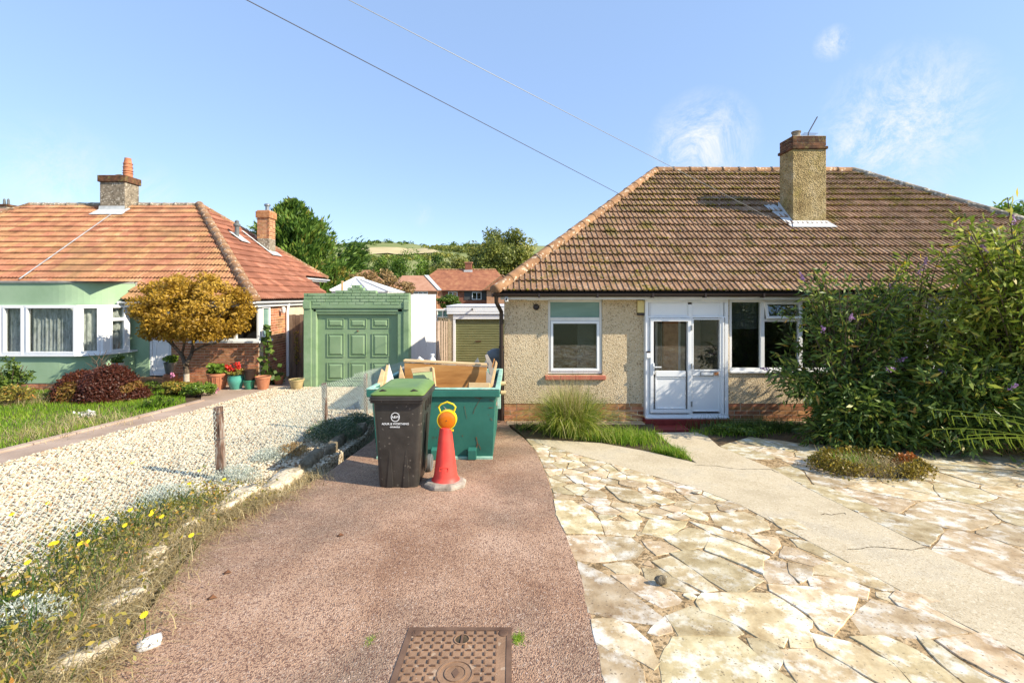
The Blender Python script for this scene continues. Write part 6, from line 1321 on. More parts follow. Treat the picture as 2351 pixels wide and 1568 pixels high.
# overhead wires
mb = MB(); a = P(1428, 449, 10.95); b = P(565, 0, 5.0); dd = (b - a); mb.tube([a + dd * (i / 20) * 2.2 - Vector((0, 0, .0)) for i in range(21)], .006, 5); o = mb.build('overhead_wire', M['cable']); tag(o, 'lower overhead wire running down to the left hip of the mossy roof', 'wire', 'overhead wires')
mb = MB(); a = P(1800, 517, 9.68); b = P(800, 0, 5.0); dd = (b - a); mb.tube([a + dd * (i / 20) * 2.0 for i in range(21)], .0045, 5); o = mb.build('overhead_wire', M['metal']); tag(o, 'upper overhead wire running over the mossy roof to the tall chimney', 'wire', 'overhead wires')
# ================================================================== POTS
def pot(name, px, pyb, d, r, hgt, m, label, prof=None, rim=.02, ribs=False):
    q = P(px, pyb, d); q.z = gz(d) + .03; o = empty(name, q, label, 'flower pot'); prof = prof or [(r * .62, 0), (r * .66, .01), (r * .93, hgt * .86), (r, hgt * .86), (r * 1.02, hgt), (r * .9, hgt), (r * .88, hgt * .9)]
    mb = MB(); mb.lathe(prof, q, 28, cap=False); mb.build('bowl', m, o, smooth=True); mb = MB(); mb.lathe([(r * .02, hgt * .88), (r * .9, hgt * .885)], q, 20, cap=False); mb.build('earth', M['soil'], o)
    if ribs:
        for i in range(16):
            a = 2 * math.pi * i / 16; mb = MB(); mb.tube([(q.x + r * .68 * math.cos(a), q.y + r * .68 * math.sin(a), q.z + .03), (q.x + r * .93 * math.cos(a), q.y + r * .93 * math.sin(a), q.z + hgt * .8)], .008, 5); mb.build('rib', m, o)
    return o, q
pd = 11.75
o1, q1 = pot('terracotta_pot', 500, 903, pd, .245, .42, M['terra'], 'large ribbed terracotta pot of fresh green leaves by the brick wall', ribs=True)
o2, q2 = pot('glazed_pot', 542, 900, pd, .20, .36, M['teal'], 'round teal glazed pot of red geraniums by the brick wall', prof=[(.11, 0), (.13, .03), (.19, .18), (.20, .28), (.185, .33), (.195, .36), (.17, .36), (.16, .3)])
mb = MB(); mb.lathe([(.14, .0), (.19, .02), (.18, .025), (.12, .012)], (q2.x, q2.y, q2.z - .015), 24); mb.build('saucer', M['whitewood'], o2, smooth=True)
o3, q3 = pot('glazed_pot', 573, 898, pd, .15, .24, M['darkteal'], 'small dark green glazed pot holding a black plastic pot')
mb = MB(); mb.lathe([(.11, 0), (.145, .27), (.15, .27), (.15, .30), (.13, .30)], (q3.x, q3.y, q3.z + .2), 20); o = mb.build('plastic_pot', M['blackplastic'], None, smooth=True); tag(o, 'black plastic plant pot standing in the small green glazed pot', 'plant pot')
o4, q4 = pot('terracotta_pot', 604, 896, pd, .185, .33, M['terra'], 'empty terracotta pot at the corner of the brick wall')
o5, q5 = pot('terracotta_pot', 640, 884, 12.6, .14, .24, M['terra'], 'small shaded terracotta pot near the boarded gate')
o6, q6 = pot('stoneware_pot', 681, 890, 11.6, .185, .28, M['buffpot'], 'buff stoneware pot banded with brown at the foot of the green garage')
# bucket on an upturned clay chimney pot by the door
q = P(391, 880, 11.9); q.z = gz(11.9); o = empty('clay_pedestal', q, 'red clay pipe stood on end beside the front door', 'pedestal'); mb = MB(); mb.lathe([(.14, 0), (.15, .3), (.165, .32), (.165, .36), (.14, .37), (.14, .40)], q, 20); mb.build('pipe', M['terra'], o, smooth=True)
qb = Vector((q.x, q.y, q.z + .42)); o = empty('metal_bucket', qb, 'grey metal bucket of green leaves on top of the red clay pipe', 'bucket'); mb = MB(); mb.lathe([(.10, 0), (.145, .28), (.155, .285), (.145, .29), (.13, .27)], qb, 20); mb.build('pail', M['metal'], o, smooth=True)
qq = P(271, 862, 11.2); qq.z = .42; o = empty('white_planter', qq, 'small pale planter of leaves on a stand just behind the bronze shrub', 'planter'); mb = MB(); mb.lathe([(.09, 0), (.12, .16), (.13, .165), (.11, .16)], qq, 18); mb.build('bowl', M['whitewood'], o, smooth=True)
mb = MB(); mb.tube([qq, (qq.x, qq.y, gz(11.2))], .04, 8); mb.build('stand', M['postwood'], o)
# ================================================================== VEGETATION
def tree(name, base, trunk_top, c, r, nl, size, m, label, cat='tree', seed=1, clumps=70, cr=.28, tr=.12, shell=.62, bark='bark', aspect=.5, low=-1., core=True, group=None, limbsn=5):
    t = empty(name, base, label, cat, group)
    mb = MB(); limbs(mb, base, Vector(base).lerp(Vector(c), .62), tr, n=limbsn, spread=1.0, seed=seed, depth=2); mb.build('trunk', M[bark], t, smooth=True, recalc=False)
    p, v, nn = crown_pts(nl, c, r, clumps, cr, shell, seed, low); leafobj('crown', p, size, M[m], t, aspect, rnd=v, outn=nn)
    return t
# clipped golden tree
d = 11.35; base = P(428, 905, d); base.z = gz(d); c = P(446, 716, d)
GT = empty('golden_tree', base, 'small round-headed tree with golden leaves and a forked trunk in front of the brick wall', 'tree')
mb = MB(); f1 = P(428, 858, d); mb.tube([base, base.lerp(f1, .5), f1], [.085, .07, .065], 10); mb.build('trunk', M['palebark'], GT, smooth=True)
mb = MB(); k1 = P(426, 835, d)
mb.tube([f1, k1], [.066, .06], 9)
for pl, r0 in (([(426, 838), (418, 815), (400, 795), (378, 775), (350, 745)], .05), ([(427, 838), (440, 812), (444, 790), (440, 750), (438, 700)], .05), ([(443, 806), (470, 793), (497, 788), (530, 765)], .03), ([(418, 815), (425, 780), (420, 740)], .03), ([(440, 790), (480, 750), (520, 710)], .028), ([(400, 795), (370, 740), (360, 700)], .028)):
    mb.tube([P(x, y, d + .25 * math.sin(i * 1.3 + r0 * 100)) for i, (x, y) in enumerate(pl)], [r0 * (1 - .14 * i) for i in range(len(pl))], 8)
mb.build('branches', M['bark'], GT, smooth=True)
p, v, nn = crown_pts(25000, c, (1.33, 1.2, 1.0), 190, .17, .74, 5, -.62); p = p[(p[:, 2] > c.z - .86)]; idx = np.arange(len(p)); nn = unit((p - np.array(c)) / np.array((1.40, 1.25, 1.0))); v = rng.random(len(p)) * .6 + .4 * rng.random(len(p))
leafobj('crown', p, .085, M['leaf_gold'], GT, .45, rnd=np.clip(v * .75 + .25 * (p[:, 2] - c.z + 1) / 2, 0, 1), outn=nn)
# conifer
d = 27.; cb_ = Vector((XX(672, d), d, gz(d))); CT = empty('conifer', cb_, 'tall dark green conifer with feathery upswept sprays behind the left bungalow', 'tree')
mb = MB(); mb.tube([cb_, cb_ + Vector((0, 0, 9.2))], [.3, .05], 8); mb.build('trunk', M['bark'], CT, smooth=True)
pp, dd, vv = [], [], []; g_ = np.random.default_rng(9); htop = ZZ(450, d) - cb_.z
for k in range(760):
    t = g_.random() ** .75; z = .6 + (htop - .9) * t; a = g_.uniform(0, 2 * np.pi)
    rad = 4.0 * (1 - t) ** .72 + .15; rad *= g_.choice((g_.uniform(.5, .8), g_.uniform(.85, 1.25))); cx_ = np.cos(a); sx_ = np.sin(a)
    if t > .8: rad *= .8
    nsp = 75; s = g_.random(nsp) ** .6; lift = .55 + .5 * t
    P3 = np.stack([cb_.x + cx_ * rad * s, cb_.y + sx_ * rad * s, cb_.z + z - .15 + lift * rad * s ** 2 * .55], 1) + g_.normal(size=(nsp, 3)) * (.10 + .16 * (1 - t)) * np.array([1, 1, .8])
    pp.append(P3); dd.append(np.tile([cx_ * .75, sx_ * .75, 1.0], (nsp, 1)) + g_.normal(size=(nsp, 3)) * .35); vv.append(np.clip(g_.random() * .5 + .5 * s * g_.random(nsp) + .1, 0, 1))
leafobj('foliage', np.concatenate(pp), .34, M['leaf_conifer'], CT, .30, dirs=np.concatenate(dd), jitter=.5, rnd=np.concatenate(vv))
d = 31.; bs = Vector((XX(790, d), d, gz(d))); 
pp, dd, vv = [], [], []
for k in range(110):
    t = g_.random(); a = P(730 + 78 * t, 640 - 50 * t * t - 20 * g_.random(), d + g_.uniform(-1.2, 1.2)); nsp = 60; s = g_.random(nsp); P3 = np.array(a) + np.outer(s, [.9, 0, .7]) + g_.normal(size=(nsp, 3)) * [.3, .5, .35]
    P3[:, 2] -= g_.random(nsp) * 1.6 * (1 - .6 * t); pp.append(P3); dd.append(np.tile([.8, 0, .6], (nsp, 1))); vv.append(g_.random(nsp) * .8)
CT2 = empty('conifer', bs, 'low drooping conifer bough of yellowish green beside the tall conifer', 'tree'); leafobj('foliage', np.concatenate(pp), .34, M['leaf_conifer'], CT2, .3, dirs=np.concatenate(dd), jitter=.6, rnd=np.concatenate(vv)); mb = MB(); mb.tube([bs, bs + Vector((-.3, 0, 3.2))], [.15, .05], 6); mb.build('trunk', M['bark'], CT2)
# walnut-like tree
d = 90.; b_ = Vector((XX(1150, d), d, gz(d))); c = P(1150, 616, d); tree('broadleaf_tree', b_, c + Vector((0, 0, -1)), c, (8.0, 7., 7.9), 34000, .55, 'leaf_walnut', 'large olive-green broadleaf tree left of the mossy roof', seed=11, clumps=130, cr=.22, tr=.3, shell=.35)
# row of trees behind the houses
rw = [(800, 594, 60, 3.4, 3.6, 'leaf_mid', 'leftmost'), (850, 582, 88, 4.2, 4.4, 'leaf_mid', 'second from the left'), (893, 585, 88, 3.9, 4.4, 'leaf_fresh', 'third from the left'), (945, 575, 86, 4.8, 5.4, 'leaf_fresh', 'largest and brightest'), (1000, 585, 88, 3.6, 4.2, 'leaf_mid', 'fifth from the left'), (1040, 588, 84, 4.4, 4.2, 'leaf_walnut', 'olive-tinted, beside the big tree'), (765, 596, 70, 3.8, 4.4, 'leaf_walnut', 'half hidden behind the conifer'), (1090, 592, 92, 5, 4, 'leaf_mid', 'behind the far brick chimney')]
for i, (px, py, d, rx, rz, m, wh) in enumerate(rw):
    b_ = Vector((XX(px, d), d, gz(d))); c = P(px, py + rz * F / d, d); tree('broadleaf_tree', b_, c, c, (rx, 3.5, rz), 6500, .42, m, 'bushy tree in the row beyond the far houses, ' + wh, seed=20 + i, clumps=60, cr=.26, tr=.3, group='row of trees beyond the far houses')
# dry-leaved shrubs by the conservatory
d = 26.; c = P(862, 650, d); tree('dry_shrub', Vector((c.x, d, gz(d))), c, c, (1.5, 1.0, .85), 2600, .15, 'leaf_dry', 'straggly shrub of dry buff leaves behind the white conservatory', 'shrub', seed=31, clumps=40, tr=.08)
c = P(765, 634, 28); tree('dry_shrub', Vector((c.x, 28, gz(28))), c, c, (1.0, 1.0, .9), 2200, .15, 'leaf_yshrub', 'yellowish shrub rising between the left bungalow and the white conservatory', 'shrub', seed=32, clumps=40, tr=.08)
c = P(928, 660, 26); tree('dry_shrub', Vector((c.x, 26, gz(26))), c, c, (.9, .8, .35), 1000, .13, 'leaf_dry', 'low straggle of dry stems in front of the pale far roof', 'shrub', seed=33, clumps=20, tr=.05)
d = 30.; c = P(1031, 692, d); tree('evergreen_bush', Vector((c.x, d, gz(d))), c, c, (.85, .8, .45), 3000, .14, 'leaf_mid', 'glossy evergreen bush above the rear garage roof', 'bush', seed=34, clumps=40, tr=.08)
# woods on the hill
def woods(name, spots, label, seed, size=2.6, m='leaf_mid'):
    g2_ = np.random.default_rng(seed); pp, vv = [], []
    for px, py, n, sp, hh in spots:
        for _ in range(n):
            q = hill_at(px + g2_.normal() * sp, py + g2_.normal() * 1.5); z = hz2(*q); r_ = hh * g2_.uniform(.6, 1.3); k = 26; u_ = unit(g2_.normal(size=(k, 3))); u_[:, 2] = np.abs(u_[:, 2])
            pp.append(np.array([q[0], q[1], z]) + u_ * r_ * [1.2, 1.2, 1] * (g2_.random((k, 1)) ** .3)); vv.append(np.clip(g2_.random() * .6 + g2_.random(k) * .4, 0, 1))
    o = leafobj(name, np.concatenate(pp), size, M[m], None, .7, rnd=np.concatenate(vv)); tag(o, label, 'woodland', kind='stuff')
woods('hilltop_trees', [(770, 568, 10, 12, 2.5), (820, 562, 16, 14, 3), (860, 558, 14, 12, 3.5), (893, 557, 9, 7, 6), (925, 560, 10, 10, 3.5), (948, 561, 3, 2.5, 5), (976, 562, 5, 4, 5), (1035, 563, 16, 10, 6), (1070, 564, 20, 10, 5), (1110, 566, 12, 12, 5)], 'distant hedgerow trees along the crest of the hill', 41)
woods('hillside_woods', [(1000, 570, 26, 18, 4), (1040, 574, 60, 20, 5), (1080, 578, 60, 20, 5), (1010, 590, 30, 16, 5), (960, 596, 50, 40, 5), (860, 597, 60, 40, 5), (800, 597, 40, 20, 5)], 'green scrub and woods on the slope of the hill', 42, 3.0, 'leaf_walnut')
# ---------------- far houses
FD = 70.
fx = lambda X, d=FD: XX(734.7 + X * .2083, d); fz = lambda Y, d=FD: ZZ(520.4 + Y * .2083, d)
def roofp(m, parent, pts, name='roof'): return MB().prism(pts, (0, .0, -.12)).build(name, m, parent)
FH = empty('terraced_house', (fx(1600), FD, gz(FD)), 'far two-storey red brick house with a mossy hipped roof and brick chimney', 'house')
gy = gz(FD)
boxo('wall', M['farbrick'], FH, fx(1350), fx(1838), FD, FD + 8, gy - 1, fz(712)); boxo('side_bay', M['farbrick2'], FH, fx(1838), fx(2060), FD - .3, FD + 7, gy - 1, fz(712)); boxo('left_pier', M['farbrick2'], FH, fx(1300), fx(1350), FD - .1, FD + 7, gy - 1, fz(712))
e = fz(703); rz_ = fz(475, FD + 4.5)
rfh = roofp(M['fartile'], FH, [(fx(1345), FD - .4, e), (fx(1880), FD - .4, e), (fx(1940, FD + 4.5), FD + 4.5, rz_), (fx(1290, FD + 4.5), FD + 4.5, rz_), (fx(1195, FD + 3), FD + 3, fz(540, FD + 3))])
mb = MB(); mb.prism([(fx(1940, FD + 4.5), FD + 4.5, rz_ - .02), (fx(2150), FD - .2, e), (fx(2150), FD + 8.5, e)], (0, 0, -.1)); mb.prism([(fx(1880), FD - .42, e), (fx(1940, FD + 4.5), FD + 4.5, rz_ - .02), (fx(2150), FD - .42, e)], (0, .05, -.1)); mb.build('side_slope', M['fartile'], FH)
ridge(rfh, Vector((fx(1290, FD + 4.5), FD + 4.5, rz_)), Vector((fx(1940, FD + 4.5), FD + 4.5, rz_)), M['hip'], .14, .6)
mb = MB(); ra, rb_, rc = Vector((fx(2010, FD - 2), FD - 2, fz(532, FD - 2))), Vector((fx(1805, FD - 2.4), FD - 2.4, fz(698, FD - 2.4))), Vector((fx(2230, FD - 2.4), FD - 2.4, fz(700, FD - 2.4)))
mb.add([ra, rb_, rc, ra + Vector((.3, 5, 0)), rb_ + Vector((0, 4, 0)), rc + Vector((0, 5, 0))], [(0, 2, 1), (0, 3, 5, 2), (1, 4, 3, 0)]); mb.build('wing_roof', M['fartile'], FH); mb = MB(); mb.tube([rb_, ra], .10, 5); mb.tube([ra, rc], .10, 5); mb.build('hip_tile', M['hip'], FH)
boxo('wing_wall', M['farbrick2'], FH, fx(1845), fx(2180), FD - 1.9, FD - .3, gy - 1, fz(702, FD - 1.9))
c1_ = boxo('chimney', M['farbrick'], FH, fx(1570), fx(1645), FD + 4, FD + 5, rz_ - 1, fz(400, FD + 4)); boxo('cap', M['farbrick2'], c1_, fx(1560), fx(1655), FD + 3.9, FD + 5.1, fz(400, FD + 4), fz(390, FD + 4)); boxo('flashing', M['lead'], c1_, fx(1555), fx(1655), FD + 3.9, FD + 4, fz(505, FD + 4), fz(478, FD + 4))
boxo('tile_hanging', M['farhang'], FH, fx(1590), fx(1835), FD - .06, FD, fz(810), fz(716))
def fwin(parent, a, b, c, d, n, dd):
    mb = MB(); frame(mb, fx(a), fx(b), fz(d), fz(c), dd - .12, dd - .02, .09)
    for i in range(1, n): x = fx(a) + (fx(b) - fx(a)) * i / n; mb.box(x - .05, x + .05, dd - .11, dd - .02, fz(d), fz(c))
    w_ = mb.build('window', M['white'], parent)
    for i in range(n): x0 = fx(a) + (fx(b) - fx(a)) * i / n; x1 = fx(a) + (fx(b) - fx(a)) * (i + 1) / n; boxo('pane', M['glassdark'], w_, x0 + .06, x1 - .06, dd - .06, dd - .05, fz(d) + .09, fz(c) - .09); boxo('window_backing', M['net'] if n == 2 and a < 1500 else M['dark'], w_, x0 + .06, x1 - .06, dd - .02, dd - .01, fz(d) + .09, fz(c) - .09)  # net curtain in one window, elsewhere a dark sheet painted as unlit room
fwin(FH, 1415, 1515, 718, 800, 2, FD); fwin(FH, 1677, 1780, 722, 805, 2, FD - .07)
boxo('gutter', M['blackplastic'], FH, fx(1345), fx(2060), FD - .5, FD - .38, e - .12, e - .02)
FH2 = empty('terraced_house', (fx(1050), FD - 1, gz(FD)), 'far brick house with a paler pink-brown roof, left of its mossy neighbour', 'house')
boxo('wall', M['farbrick2'], FH2, fx(900), fx(1300), FD - .5, FD + 7, gy - 1, fz(712, FD)); e2 = fz(703)
r2 = roofp(M['fartile2'], FH2, [(fx(840), FD - .8, e2), (fx(1345), FD - .8, e2 - .05), (fx(1195, FD + 3), FD + 3, fz(540, FD + 3)), (fx(905, FD + 3), FD + 3, fz(540, FD + 3))])
mb = MB(); mb.prism([(fx(770), FD + 1.5, e2 + 1.4 * 0 + .9), (fx(840), FD - .8, e2), (fx(905, FD + 3), FD + 3, fz(540, FD + 3))], (0, 0, -.1)); mb.prism([(fx(905, FD + 3), FD + 3, fz(540, FD + 3)), (fx(1195, FD + 3), FD + 3, fz(540, FD + 3)), (fx(1195, FD + 7), FD + 7, e2), (fx(840, FD + 7), FD + 7, e2)], (0, 0, -.1)); mb.build('side_slope', M['fartile2'], FH2)
mb = MB(); mb.prism([(fx(1150, FD + 3), FD + 2.9, fz(540, FD + 3) + .05), (fx(1195, FD + 3), FD + 2.9, fz(540, FD + 3) + .05), (fx(1352), FD - .85, e2 + .03), (fx(1310), FD - .85, e2 + .03)], (0, 0, .04)); mb.build('lead_valley', M['lead'], FH2)
fwin(FH2, 1040, 1195, 714, 748, 3, FD - .5)
FH3 = empty('far_bungalow', (XX(830, 42), 42, gz(42)), 'low orange-tiled roof glimpsed between the shrubs behind the white conservatory', 'house')
l3, r3 = P(775, 652, 42), P(892, 652, 42); a3, b3 = P(800, 622, 45), P(850, 620, 45); mb = MB(); mb.prism([l3, r3, b3, a3], (0, 0, -.1)); mb.build('roof', M['tile_l'], FH3); boxo('wall', M['farbrick2'], FH3, l3.x + .3, r3.x - .3, 42.3, 48, gz(42) - .5, l3.z)
# house at the far left edge
FH4 = empty('far_bungalow', (XX(0, 27), 27, gz(27)), 'orange roof and capped chimney just showing at the far left edge', 'house')
l4, r4, t4 = P(-60, 500, 24), P(60, 500, 24), P(8, 476, 27); mb = MB(); mb.prism([l4, r4, t4 + Vector((.5, 0, 0)), t4 - Vector((1.5, 0, 0))], (0, 0, -.1)); mb.build('roof', M['fartile2'], FH4); boxo('wall', M['farbrick2'], FH4, l4.x, r4.x - .5, 24.3, 30, gz(24) - .5, l4.z)
q = P(6, 482, 26.5); c4 = boxo('chimney', M['hipgrey'], FH4, q.x - .25, q.x + .25, q.y, q.y + .5, q.z - .8, ZZ(470, 26.5)); boxo('cap', M['oldbrick'], c4, q.x - .3, q.x + .33, q.y - .04, q.y + .54, ZZ(473, 26.5), ZZ(469, 26.5)); mb = MB()
for dx in (-.12, .12): mb.lathe([(.07, 0), (.06, .28), (.03, .36)], (q.x + dx, q.y + .2, ZZ(469, 26.5)), 10)
mb.build('chimney_pots', M['grey'], c4)
# ---------------- left front garden
def clumpobj(name, q, label, cat): return empty(name, q, label, cat)
d = 9.9; q = P(202, 930, d); q.z = gz(d); BS = empty('bronze_shrub', q, 'wide dome-shaped shrub with dark bronze-red leaves on the lawn', 'shrub')
c = Vector((q.x, d + .35, q.z + .02)); nn_ = 30000; u_ = unit(rng.normal(size=(nn_, 3))); u_[:, 2] = np.abs(u_[:, 2]); prf = 1 + .09 * np.sin(u_[:, 0] * 7) + .06 * rng.normal(size=nn_) * .5
p = np.array(c) + u_ * [.96, .62, .72] * (prf * (rng.random(nn_) ** .22))[:, None]; v = np.clip(.18 + .30 * rng.random(nn_) + .35 * (p[:, 0] < c.x - .25) * rng.random(nn_), 0, 1)
spot = ((p[:, 0] - (c.x - .35)) ** 2 + (p[:, 2] - (c.z + .25)) ** 2 < .05) | ((p[:, 0] - (c.x + .75)) ** 2 + (p[:, 2] - (c.z + .3)) ** 2 < .012); v = np.where(spot, .85 + .15 * rng.random(nn_), v)
leafobj('foliage', p, .05, M['leaf_red'], BS, .55, rnd=v, outn=u_)
mb = MB(); limbs(mb, q, q + Vector((0, .3, .6)), .05, 6, 1.2, 3); mb.build('stems', M['bark'], BS)
def bush(name, px, py, d, r, n, size, m, label, cat='shrub', seed=1, clumps=30, cr=.3, aspect=.5, zc=None, stems=True, shell=.4):
    q = P(px, py, d); q.z = gz(d); o = empty(name, q, label, cat); c = Vector((q.x, q.y, q.z + (zc if zc is not None else r[2]))); p, v, nn = crown_pts(n, c, r, clumps, cr, shell, seed); p = p[p[:, 2] > q.z]; v = v[:len(p)]; leafobj('foliage', p, size, M[m], o, aspect, rnd=rng.random(len(p)), outn=unit(p - np.array(c)))
    if stems:
        mb = MB(); g3 = random.Random(seed)
        for _ in range(7): a = g3.uniform(0, 6.28); mb.tube([q, (q.x + math.cos(a) * r[0] * .4, q.y + math.sin(a) * r[1] * .4, q.z + r[2] * .8), (q.x + math.cos(a) * r[0] * .75, q.y + math.sin(a) * r[1] * .75, q.z + r[2] * 1.5)], [.012, .01, .004], 5)
        mb.build('stems', M['bark'], o)
    return o
bush('rose_bush', 18, 905, 10.2, (.42, .4, .5), 1500, .075, 'leaf_mid', 'leafy rose bush at the left edge in front of the green bay', seed=51, aspect=.6)
bush('yellowing_shrub', 24, 915, 9.6, (.5, .4, .22), 1500, .06, 'leaf_yshrub', 'low yellowing plants beneath the rose bush at the left edge', seed=52)
bush('low_shrub', 138, 924, 10.3, (.35, .3, .14), 900, .05, 'leaf_mid', 'low dark green plant at the left foot of the bronze shrub', seed=53)
bush('yellowing_shrub', 408, 935, 10.75, (.45, .30, .20), 2800, .06, 'leaf_yshrub', 'yellow and orange leaved bush at the foot of the golden tree', seed=54, aspect=.6)
bush('flowering_bush', 455, 935, 10.65, (.40, .28, .19), 2500, .055, 'leaf_fresh', 'bright green bush right of the golden tree trunk', seed=55)
bush('dark_planting', 345, 920, 11.2, (.25, .25, .16), 800, .05, 'leaf_mid', 'small dark plants between the bronze shrub and the door step', seed=56)
o = bush('agapanthus_clump', 362, 952, 9.3, (.32, .24, .13), 300, .06, 'leaf_mid', 'clump of strappy bright green leaves beside the lawn kerb', 'plant', seed=57)
q = P(362, 948, 9.3); b_ = np.array([[q.x + rng.normal() * .14, q.y + rng.normal() * .1, gz(9.3)] for _ in range(150)]); blades('leaves', b_, .28, .022, M['grass'], o, lean=.8, rnd=rng.random(150) * .5)
bush('white_flowers', 204, 985, 8.3, (.16, .14, .07), 400, .035, 'leaf_mid', 'small plant with white blooms at the lawn edge', 'plant', seed=58, stems=False); qf = P(206, 975, 8.3)
leafobj('bloom', np.array([[qf.x + rng.normal() * .08, 8.25, gz(8.3) + .12 + rng.normal() * .03] for _ in range(60)]), .05, M['flower_white'], bpy.data.objects['white_flowers'], .9)
for i, (px, py, d, n, m) in enumerate(((496, 905, 10.9, 30, 'flower_pink'), (395, 870, 10.8, 12, 'flower_pink'))):
    qf = P(px, py, d); o = leafobj('pink_flower', np.array([[qf.x + rng.normal() * .03, d, qf.z + .1 + rng.normal() * .03] for _ in range(n)]), .05, M[m], None, .9); tag(o, 'pink bloom standing beside the ribbed terracotta pot' if i == 0 else 'pink bloom among leaves beside the golden tree trunk', 'flower')
# fill of the pots
def potplant(o, q, z, r, n, size, m, seed): p, v, nn = crown_pts(n, (q.x, q.y, q.z + z), r, 18, .35, .3, seed); leafobj('foliage', p, size, M[m], o, .8, outn=nn); 
potplant(o1, q1, .52, (.28, .24, .17), 700, .085, 'leaf_fresh', 61); potplant(o2, q2, .44, (.24, .2, .09), 450, .06, 'leaf_yshrub', 62)
pf = np.array([[q2.x + dx + rng.normal() * .035, q2.y - .05 + rng.normal() * .03, q2.z + .53 + dz + rng.normal() * .035] for dx, dz in ((-.15, 0), (-.2, .06), (.05, .10), (.0, -.03), (.08, .0), (-.1, -.02)) for _ in range(38)]); leafobj('bloom', pf, .045, M['flower_red'], o2, .9)
potplant(bpy.data.objects['metal_bucket'], qb, .36, (.20, .18, .13), 600, .055, 'leaf_fresh', 63); potplant(bpy.data.objects['white_planter'], qq, .24, (.17, .15, .10), 500, .05, 'leaf_mid', 64)
potplant(o6, q6, .25, (.11, .11, .02), 70, .04, 'leaf_mid', 65)
# hollyhock and climbers at the corner
HK = empty('hollyhock', (XX(615, 12.3), 12.3, gz(12.3)), 'tall hollyhock with round dark leaves against the brick corner', 'plant'); q = P(615, 880, 12.25); mb = MB(); mb.tube([(q.x, q.y, gz(12.3)), P(612, 800, 12.25), P(610, 745, 12.25)], [.02, .015, .008], 6); mb.build('stem', M['leaf_mid'], HK)
p = []
for k in range(58): t = rng.random(); a = P(613 + rng.normal() * 13 * (1 - .75 * t), 872 - 125 * t, 12.2 + rng.normal() * .1); p.append(a[:])
leafobj('leaves', np.array(p), .17, M['leaf_mid'], HK, .95, dirs=np.tile([.3, 0, -.5], (58, 1)), jitter=1.2, outn=np.tile([.3, -1, .4], (58, 1))); 
bush('border_plants', 628, 885, 12.7, (.35, .25, .22), 900, .06, 'leaf_mid', 'dark plants in the shade between the corner and the gate', seed=66)
CL = empty('climber', (XX(682, 13.9), 13.9, gz(13.9)), 'sparse climber hanging on the boarded gate beside the green garage', 'climber'); p = np.array([P(681 + rng.normal() * 4, rng.uniform(760, 835), 13.9)[:] for _ in range(160)]); leafobj('leaves', p, .06, M['leaf_yshrub'], CL, .6); mb = MB(); mb.tube([(XX(682, 13.95), 13.95, gz(13.9)), P(680, 770, 13.95)], .01, 5); mb.build('stem', M['bark'], CL)
# lawn grass
n = 60000; x = rng.uniform(-14.2, -6.95, n); y = 5 + 7.2 * rng.random(n); ok = (np.abs(x) < 1.16 * y + .4); x, y = x[ok], y[ok]
ok = ~((y > 9.7) & (x > -6.95 - (y - 9.7) * .75)); x, y = x[ok], y[ok]
zz = np.interp(y, KY, [C - v for v in KH]) + .02; dry = np.array([mn.noise(Vector((a * .9, b * .9, 7))) for a, b in zip(x, y)]); edge = np.clip((x + 8.4) / 1.4, 0, 1); near = np.clip((6.6 - y) / 1.0, 0, 1); wf = dry + edge * .45 + near * .3
isdry = wf > 1.02
tag(blades('lawn_grass', np.stack([x, y, zz], 1)[~isdry], .07, .012, M['grass'], None, lean=.5, seg=2, rnd=np.clip(.45 + .5 * dry[~isdry] + rng.normal(size=(~isdry).sum()) * .22, 0, 1)), 'bright green lawn in front of the green bay', 'lawn', kind='stuff')
tag(blades('dry_grass', np.stack([x, y, zz], 1)[isdry], .09, .008, M['grass_dry'], None, lean=1.1, seg=3, rnd=rng.random(isdry.sum())), 'long dry grass along the edge of the lawn', 'dry grass', kind='stuff')
q = G(185, 975); b_ = np.array([[q.x + rng.normal() * .45, q.y + rng.normal() * .3, gz(q.y)] for _ in range(700)]); o = blades('dry_tussock', b_, .22, .007, M['grass_dry'], None, lean=1.3, rnd=.4 + .6 * rng.random(700)); tag(o, 'feathery pale tussock of dry grass at the middle of the lawn edge', 'grass tussock', kind='stuff')
q = G(60, 1010); b_ = np.array([[q.x + rng.normal() * .35, q.y + rng.normal() * .3, gz(q.y)] for _ in range(450)]); o = blades('dry_tussock', b_, .22, .007, M['grass_dry'], None, lean=1.3, rnd=rng.random(450)); tag(o, 'pale tussock of dry grass near the left edge of the lawn', 'grass tussock', kind='stuff')
q = G(20, 930); b_ = np.array([[q.x + rng.normal() * .5, q.y + rng.normal() * .3, gz(q.y)] for _ in range(900)]); o = blades('dry_tussock', b_, .30, .007, M['grass_dry'], None, lean=1.1, rnd=rng.random(900)); tag(o, 'straw-coloured tussock below the rose bush', 'grass tussock', kind='stuff')
